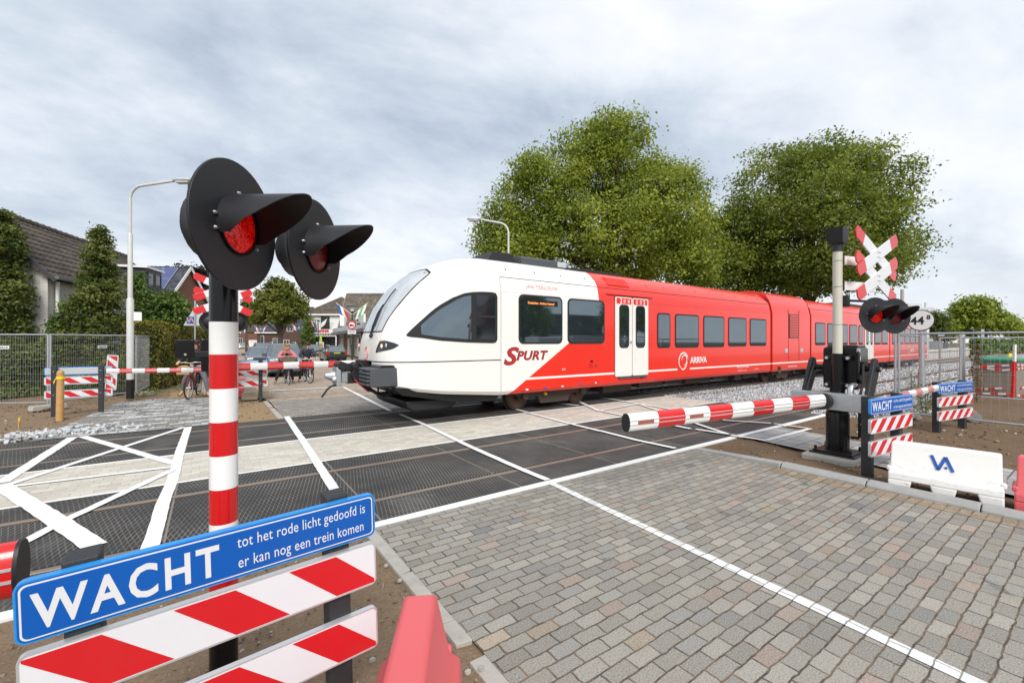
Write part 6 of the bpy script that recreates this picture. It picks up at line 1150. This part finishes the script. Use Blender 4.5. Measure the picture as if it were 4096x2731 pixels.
def prf(clear, tailz, belt, hood, nose): return [(-.5, clear + .1), (-.495, tailz), (-.48, belt), (.16, belt), (.20, belt + .01), (.43, hood), (.485, nose), (.5, clear + .25), (.49, clear), (.38, clear - .02), (-.4, clear - .02), (-.48, clear)]
S_ = R(-90)
car('large dark blue-grey family car with roof rails right behind the two cyclists', (3.42, 27.3), S_ - .05, 4.6, 1.82, 1.74, paint('blue_grey_paint', (.14, .16, .21)), prf(.26, .8, 1.08, .98, .78), 1.08, (-.46, .21, -.40, .06), .26, .36, rails=True)
car('dark grey hatchback waiting left behind the large car with roof rails', (2.75, 33.6), S_ - .05, 4.2, 1.74, 1.52, paint('grey_violet_paint', (.15, .155, .2)), prf(.2, .75, .95, .86, .66), .95, (-.47, .22, -.38, .06), .2, .31)
car('dark people carrier with silver roof bars behind the waiting hatchback', (3.6, 40.5), S_ - .05, 4.5, 1.8, 1.74, paint('dark_grey_paint', (.06, .07, .10)), prf(.2, .8, 1.0, .92, .7), 1.0, (-.48, .28, -.42, .08), .2, .32, rails=True)
car('light blue-grey saloon parked below the ivy of the cafe', (10.5, 58.6), S_ + .15, 4.5, 1.78, 1.47, paint('silver_blue_paint', (.22, .26, .32), .5), prf(.18, .7, .92, .84, .62), .92, (-.36, .20, -.24, .05), .2, .31)
car('dark green estate car seen from behind near the shop', (9.45, 43.0), R(87), 4.7, 1.76, 1.47, paint('dark_green_paint', (.012, .05, .045)), [(-.5, .38), (-.5, .9), (-.485, .93), (.16, .93), (.43, .90), (.5, .86), (.5, .42), (.49, .24), (-.4, .2), (-.48, .26)], .93, (-.485, .20, -.40, .07), .22, .31, plate='DN-ZV-76', rails=True, dark=M['matt'])
vx, vy = at(1012, 104); v = car('white delivery van seen from behind far up the street', (vx, vy), R(87), 5.0, 2.0, 2.2, paint('van_white', (.75, .75, .74), 0), [(-.5, .35), (-.495, 1.2), (-.48, 1.3), (.3, 1.25), (.46, 1.0), (.5, .7), (.5, .3), (-.48, .25)], 1.25, (-.47, .30, -.46, .16), .25, .34, plate='VX-91-B', tail='high', grp='cars in the street')
MB().box((-2.52, -.92, 1.2), (-2.3, .92, 2.12)).build('rear_door', M['flag_white'], v, bevel=.03); MB().box((-2.54, .1, 1.75), (-2.5, .55, 1.95)).build('sticker', M['yellow'], v)
vx, vy = at(972, 104); car('white car coming towards the crossing far up the street', (vx, vy), S_, 4.3, 1.78, 1.5, paint('car_white', (.7, .71, .72), 0), prf(.2, .75, .95, .86, .66), .95, (-.47, .22, -.38, .06), .2, .31)
# ------------------------------------------------------------------ bicycles and people
def bicycle(label, loc, rz, fc, basket=None, steer=0.0, crate=None):
    t = thing('bicycle', label, 'bicycle', (*loc, 0), rz, 'bicycles waiting at the far barrier'); r = .34
    for x, y in ((.56, 0), (-.52, 0)):
        w = bpy.data.objects.new('wheel', None); mb = MB(); a = np.linspace(0, 2 * pi, 33); st = steer if x > 0 else 0
        q = lambda u, v: (x + u * cos(st), u * sin(st), r + v)
        mb.mat(0).tube([q(r * .955 * cos(k), r * .955 * sin(k)) for k in a], .019, 8, cap=False).mat(1).tube([q(r * .88 * cos(k), r * .88 * sin(k)) for k in a], .010, 6, cap=False)
        for k in a[::2]: mb.mat(1).bar(q(0, 0), q(r * .88 * cos(k), r * .88 * sin(k)), .003, .003)
        mb.mat(1).cyl((x - .05 * sin(st), -.05 * cos(st), r), (x + .05 * sin(st), .05 * cos(st), r), .025, n=10); mb.build('wheel', [M['rubber'], M['alu']], t, smooth=50)
        MB().tube([q(r * 1.06 * cos(k), r * 1.06 * sin(k)) for k in np.linspace(.5 if x > 0 else .2, 3.0, 14)], .016, 6).build('mudguard', fc, t, smooth=60)
    MB().tube([(.40, 0, .86), (-.02, 0, .30), (-.22, 0, .78)], .02, 8).tube([(.42, 0, .74), (-.12, 0, .5)], .017, 8).tube([(-.02, 0, .3), (-.52, 0, .34), (-.2, 0, .72)], .013, 6).tube([(.38, 0, .95), (.44, 0, .68), (.50, .05, .5), (.56, .05, .34)], .016, 6).tube([(.44, 0, .68), (.50, -.05, .5), (.56, -.05, .34)], .016, 6).tube([(-.22, 0, .78), (-.25, 0, .93)], .014, 6).build('frame', fc, t, smooth=60)
    MB().loft([[(-.40, -.11, .95), (-.40, .11, .95), (-.40, .11, .99), (-.40, -.11, .99)], [(-.25, -.08, .94), (-.25, .08, .94), (-.25, .08, .99), (-.25, -.08, .99)], [(-.10, -.025, .94), (-.10, .025, .94), (-.10, .025, .975), (-.10, -.025, .975)]]).build('saddle', M['matt'], t, bevel=.015)
    MB().tube([(.36, 0, .9), (.36, 0, 1.05), (.42, -.12, 1.08), (.34, -.28, 1.07), (.20, -.31, 1.06)], .013, 8).tube([(.36, 0, 1.05), (.42, .12, 1.08), (.34, .28, 1.07), (.20, .31, 1.06)], .013, 8).mat(1).tube([(.30, -.295, 1.065), (.17, -.315, 1.055)], .019, 8).tube([(.30, .295, 1.065), (.17, .315, 1.055)], .019, 8).build('handlebar', [M['alu'], M['matt']], t, smooth=60)
    MB().cyl((-.02, -.08, .3), (-.02, .08, .3), .075, n=16).bar((-.02, .08, .3), (.1, .09, .2), .02, .02).bar((-.02, -.08, .3), (-.14, -.09, .4), .02, .02).box((.05, .09, .17), (.15, .18, .2)).box((-.19, -.18, .39), (-.09, -.09, .42)).build('crank', M['matt'], t)
    MB().ball((.47, 0, .86), (.05, .045, .045)).build('lamp', M['alu'], t, smooth=60); MB().bar((-.25, 0, .73), (-.72, 0, .74), .12, .02).bar((-.62, 0, .73), (-.52, 0, .36), .10, .012).build('carrier', M['matt'], t)
    if basket: MB().loft([[(.40, -.20, .80), (.66, -.20, .80), (.66, .20, .80), (.40, .20, .80)], [(.36, -.26, 1.16), (.74, -.26, 1.16), (.74, .26, 1.16), (.36, .26, 1.16)], [(.38, -.24, 1.16), (.72, -.24, 1.16), (.72, .24, 1.16), (.38, .24, 1.16)], [(.42, -.18, .83), (.64, -.18, .83), (.64, .18, .83), (.42, .18, .83)]]).build('basket', basket, t, bevel=.012)
    return t
wk = NT('wicker'); X, Y, Z = wk.xyz(); wv = wk.math('SINE', wk.math('MULTIPLY', Z, 150.)); wu = wk.math('SINE', wk.math('MULTIPLY', wk.math('ADD', X, Y), 130.)); M['wicker'] = wk.out(wk.mix(wk.fr(wk.math('MULTIPLY', wv, wu), -.6, .6), (.10, .08, .055), (.26, .21, .145)), .85); wk.bump(wk.math('MULTIPLY', wv, wu), .6, .01)
def skin(name, chains, m, par, sub=1):
    idx = {}; V = []; E = []; Rr = []
    for ch in chains:
        prev = None
        for p, r in ch:
            k = tuple(round(c, 4) for c in p)
            if k not in idx: idx[k] = len(V); V.append(k); Rr.append(r if isinstance(r, tuple) else (r, r))
            if prev is not None and prev != idx[k]: E.append((prev, idx[k]))
            prev = idx[k]
    me = bpy.data.meshes.new(name); me.from_pydata(V, E, []); o = bpy.data.objects.new(name, me); COL.objects.link(o); o.parent = par
    md = o.modifiers.new('skin', 'SKIN'); md.use_smooth_shade = True
    for i, r in enumerate(Rr): me.skin_vertices[0].data[i].radius = r
    me.skin_vertices[0].data[0].use_root = True; s = o.modifiers.new('sub', 'SUBSURF'); s.levels = sub; s.render_levels = sub + 1
    me.materials.append(m); return o
M['skin'] = plain('skin', (.58, .33, .24), .5, var=.05); M['pink'] = plain('pink_fleece', (.55, .20, .20), .95, var=.2, sc=40, bump=.5); M['navy'] = plain('navy_jacket', (.018, .022, .034), .6, var=.3, sc=12); M['blackc'] = plain('black_cloth', (.012, .012, .015), .8, var=.3, sc=12); M['jeans'] = plain('grey_jeans', (.15, .165, .20), .85, var=.2, sc=14); M['blond'] = plain('blond_hair', (.36, .20, .075), .6, var=.35, sc=25); M['brownh'] = plain('brown_hair', (.06, .03, .018), .55, var=.3, sc=25); M['plum'] = plain('plum_hair', (.05, .014, .02), .5, var=.3, sc=25)
def lerp(a, b, f): return tuple(a[i] + (b[i] - a[i]) * f for i in range(3))
def person(label, loc, rz, J, top, legs, hair, hstyle, shoes, turn=0.0, glasses=False, barefoot=False, shirt=None):
    """J: hip, chest, neck, head, sh/el/ha/hipj/kn/an per side (l, r), in the person's own frame (x forward, y left-to-right, z up)"""
    t = thing('person', label, 'person', (*loc, 0), rz); hd = Vector(J['head']); fw = Vector((cos(turn), sin(turn), 0)); sd = Vector((-fw.y, fw.x, 0)); ch = []
    hq = lambda f, s, u: tuple(hd + fw * f + sd * s + Vector((0, 0, u)))
    ch.append([(J['hip'], (.11, .10)), (lerp(J['hip'], J['chest'], .5), (.10, .09)), (J['chest'], (.085, .075)), (J['neck'], .052), (hq(-.005, 0, -.07), .066), (hq(0, 0, 0), (.092, .085)), (hq(-.01, 0, .07), (.075, .07))])
    ch.append([(hq(0, 0, 0), (.092, .085)), (hq(.085, 0, -.015), .022), (hq(.115, 0, -.025), .013)])
    for s in ('l', 'r'):
        sg_ = -1 if s == 'l' else 1; ha = Vector(J['ha' + s]); el = Vector(J['el' + s]); d = (ha - el).normalized(); up = Vector((0, 0, 1)); sdv = d.cross(up); sdv = (sdv if sdv.length > .1 else Vector((0, 1, 0))).normalized(); dn = sdv.cross(d).normalized()
        if dn.z > 0: dn = -dn
        wr = ha; palm = ha + d * .045; ch.append([(J['chest'], (.085, .075)), (J['sh' + s], .052), (J['el' + s], .042), (tuple(wr), .027), (tuple(palm), (.032, .022))])
        for k, (o_, l_) in enumerate(((-.03, .065), (-.010, .075), (.010, .072), (.028, .056))): b = palm + d * .03 + sdv * o_; ch.append([(tuple(palm), (.032, .022)), (tuple(b), .011), (tuple(b + d * l_ * .5 + dn * .012), .009), (tuple(b + d * l_ * .7 + dn * .040), .008)])
        b = ha + d * .02 - sdv * .03 * sg_; ch.append([(tuple(wr), .027), (tuple(b), .012), (tuple(b + d * .035 - sdv * .015 * sg_ + dn * .015), .010)])
        ch.append([(J['hip'], (.11, .10)), (J['hj' + s], .075), (J['kn' + s], .058), (J['an' + s], .040), (lerp(J['an' + s], J['to' + s], .5), (.042, .035)), (J['to' + s], (.034, .022))])
    skin('body', ch, M['skin'], t)
    skin('jacket', [[(lerp(J['hip'], J['chest'], .05), (.165, .15)), (lerp(J['hip'], J['chest'], .5), (.155, .14)), (J['chest'], (.17, .14)), (lerp(J['chest'], J['neck'], .75), (.075, .075))]] + [[(J['chest'], (.17, .14)), (J['sh' + s], .09), (lerp(J['sh' + s], J['el' + s], .5), .075), (J['el' + s], .068), (lerp(J['el' + s], J['ha' + s], .88), .045)] for s in 'lr'], top, t)
    skin('trousers', [[(lerp(J['hip'], J['chest'], .15), (.14, .13)), (J['hip'], (.15, .14))]] + [[(J['hip'], (.15, .14)), (J['hj' + s], .10), (J['kn' + s], .072), (lerp(J['kn' + s], J['an' + s], .9), .052)] for s in 'lr'], legs, t)
    for s in 'lr':
        a, b = Vector(J['an' + s]), Vector(J['to' + s]); skin('shoe', [[(tuple(a + Vector((0, 0, .0 if not barefoot else -.03)) - (b - a).normalized() * .04), (.048, .045) if not barefoot else (.035, .012)), (tuple(a.lerp(b, .6) + Vector((0, 0, .0 if not barefoot else -.025))), (.050, .038) if not barefoot else (.045, .012)), (tuple(b + Vector((0, 0, 0 if not barefoot else -.02))), (.04, .03) if not barefoot else (.035, .012))]], shoes, t)
    hr_ = [[(hq(-.03, 0, .04), (.10, .095)), (hq(.0, 0, .085), (.095, .075)), (hq(.05, 0, .095), (.06, .035))], [(hq(-.03, 0, .04), (.10, .095)), (hq(-.065, 0, -.02), (.07, .075))]]
    if hstyle == 'tail': hr_.append([(hq(-.065, 0, -.02), (.07, .075)), (hq(-.15, -.06, -.02), .045), (hq(-.19, -.10, -.10), .04), (hq(-.14, -.12, -.16), .02)])
    if hstyle == 'long': hr_ += [[(hq(-.065, 0, -.02), (.07, .075)), (hq(-.06, sg_ * .06, -.12), .05), (hq(-.03, sg_ * .08, -.2), .035)] for sg_ in (-1, 1)]
    skin('hair', hr_, hair, t)
    for s in (-1, 1):
        MB().ball(hq(.078, s * .034, .012), (.011, .013, .008), 8, 6).build('eye', M['matt'], t); MB().bar(hq(.084, s * .018, .033), hq(.074, s * .055, .034), .008, .008).build('brow', hair, t); MB().ball(hq(-.005, s * .09, -.005), (.018, .012, .03), 8, 6).build('ear', M['skin'], t, smooth=60)
    MB().ball(hq(.076, 0, -.055), (.012, .026, .008), 8, 6).build('mouth', plain('lips', (.35, .10, .09), .5), t)
    if glasses:
        mb = MB()
        for s in (-1, 1): mb.tube([hq(.098, s * .037 + .028 * cos(a), .010 + .02 * sin(a)) for a in np.linspace(0, 2 * pi, 13)], .0045, 5); mb.bar(hq(.095, s * .066, .015), hq(.0, s * .092, .015), .006, .006)
        mb.bar(hq(.1, -.01, .014), hq(.1, .01, .014), .005, .005).build('glasses', M['matt'], t)
    if shirt: skin('shirt', [[(lerp(J['hip'], J['chest'], .5), (.14, .10)), (tuple(Vector(J['chest']) + Vector((.045, 0, 0))), (.115, .105)), (tuple(Vector(lerp(J['chest'], J['neck'], .65)) + Vector((.04, 0, 0))), (.06, .06))]], shirt, t)
    return t
bicycle('black bicycle with a big wicker basket under the pink jacket', (2.74, 21.04), S_, M['black'], M['wicker'], .0)
person('person in a pink fleece jacket leaning over a wicker bicycle basket', (2.74, 21.04), S_, dict(hip=(-.28, -.02, .96), chest=(.02, -.02, 1.30), neck=(.14, -.02, 1.47), head=(.20, -.01, 1.60), shl=(.08, -.20, 1.40), shr=(.08, .17, 1.40), ell=(.30, -.37, 1.16), elr=(.30, .34, 1.16), hal=(.46, -.13, 1.21), har=(.46, .08, 1.21), hjl=(-.26, -.13, .90), hjr=(-.26, .10, .90), knl=(-.16, -.30, .50), knr=(-.10, .20, .50), anl=(-.22, -.42, .09), anr=(-.12, .26, .09), tol=(-.08, -.45, .04), tor=(.02, .28, .04)), M['pink'], M['blackc'], M['blond'], 'tail', M['blackc'], turn=.5, shirt=M['blackc'])
bicycle('dark bicycle with silver rims ridden by the figure in the navy jacket', (3.60, 21.27), S_ + .03, M['black'], None, .22)
person('person with short hair and glasses in a navy jacket seated on a bicycle', (3.60, 21.27), S_, dict(hip=(-.22, 0, 1.02), chest=(-.10, 0, 1.37), neck=(-.05, 0, 1.53), head=(-.01, .01, 1.66), shl=(-.07, -.20, 1.46), shr=(-.07, .19, 1.46), ell=(.08, -.33, 1.20), elr=(.10, .32, 1.22), hal=(.27, -.12, 1.12), har=(.26, .33, 1.13), hjl=(-.20, -.11, .98), hjr=(-.20, .11, .98), knl=(.02, -.24, .56), knr=(.22, .21, .78), anl=(-.02, -.34, .09), anr=(.08, .17, .36), tol=(.12, -.36, .04), tor=(.22, .17, .32)), M['navy'], M['blackc'], M['brownh'], 'short', M['navy'], turn=.65, glasses=True)
wx, wy = -.45, 17.75
bicycle('dark red bicycle in front of the hedge, beside the banded pole', (wx, wy), R(-101), plain('dark_red_frame', (.16, .012, .03), .3), None, -.1)
person('person with plum hair, glasses and grey jeans standing astride the dark red bicycle', (wx, wy), R(-101), dict(hip=(-.25, .03, .95), chest=(-.10, .05, 1.30), neck=(-.04, .06, 1.47), head=(.0, .06, 1.60), shl=(-.06, -.13, 1.40), shr=(-.06, .24, 1.40), ell=(.08, -.27, 1.16), elr=(.10, .36, 1.18), hal=(.24, -.31, 1.09), har=(.24, .31, 1.09), hjl=(-.23, -.08, .90), hjr=(-.23, .13, .90), knl=(-.10, -.26, .50), knr=(-.16, .27, .50), anl=(-.26, -.34, .16), anr=(-.20, .33, .09), tol=(-.12, -.38, .06), tor=(-.04, .36, .04)), M['blackc'], M['jeans'], M['plum'], 'long', M['blackc'], turn=-.5, glasses=True, barefoot=True)
for o_ in [o for o in COL.objects if o.parent is None and o.name.split('.')[0] in ('bicycle', 'person') and abs(o.location.x - wx) < .01]: o_.scale = (1.09, 1.09, 1.09)
bg = thing('bag', 'tan bag hanging from the handlebar of the dark red bicycle', 'bag', (wx - .24, wy - .34, .78), R(-101)); MB().prism([(-.20, 0), (.20, 0), (.17, .24), (.06, .30), (-.06, .30), (-.17, .24)], lambda u, v, k: (k, u, v), -.06, .06).build('body', plain('tan_paper', (.42, .26, .12), .8), bg, bevel=.02); MB().tube([(0, -.1, .28), (0, -.06, .36), (0, .06, .36), (0, .1, .28)], .01, 6).build('strap', M['matt'], bg); MB().box((.061, -.05, .08), (.064, .05, .18)).build('emblem', M['matt'], bg)
# ------------------------------------------------------------------ behind the photographer: unseen trees and a house added for the train windows to mirror
def mirror_tree(x, y, s, lb, rz):
    src = bpy.data.objects['tree']; r = dup(src, (x, y, 0), rz, lb); r.scale = (s, s, s)
mirror_tree(21.5, -11.5, .36, 'small unseen plane tree added to be mirrored in the window under the orange display', .6); mirror_tree(52, -26, .5, 'unseen plane tree far on the camera side, added for the middle windows to mirror', 2.2)
nh = house('house', 'low pale unseen house on the near side, added for the train to mirror', 'house', (56, -30), pi, 18, 3.5, 3.2, 6.0, 'render', 'tile', geo=False)
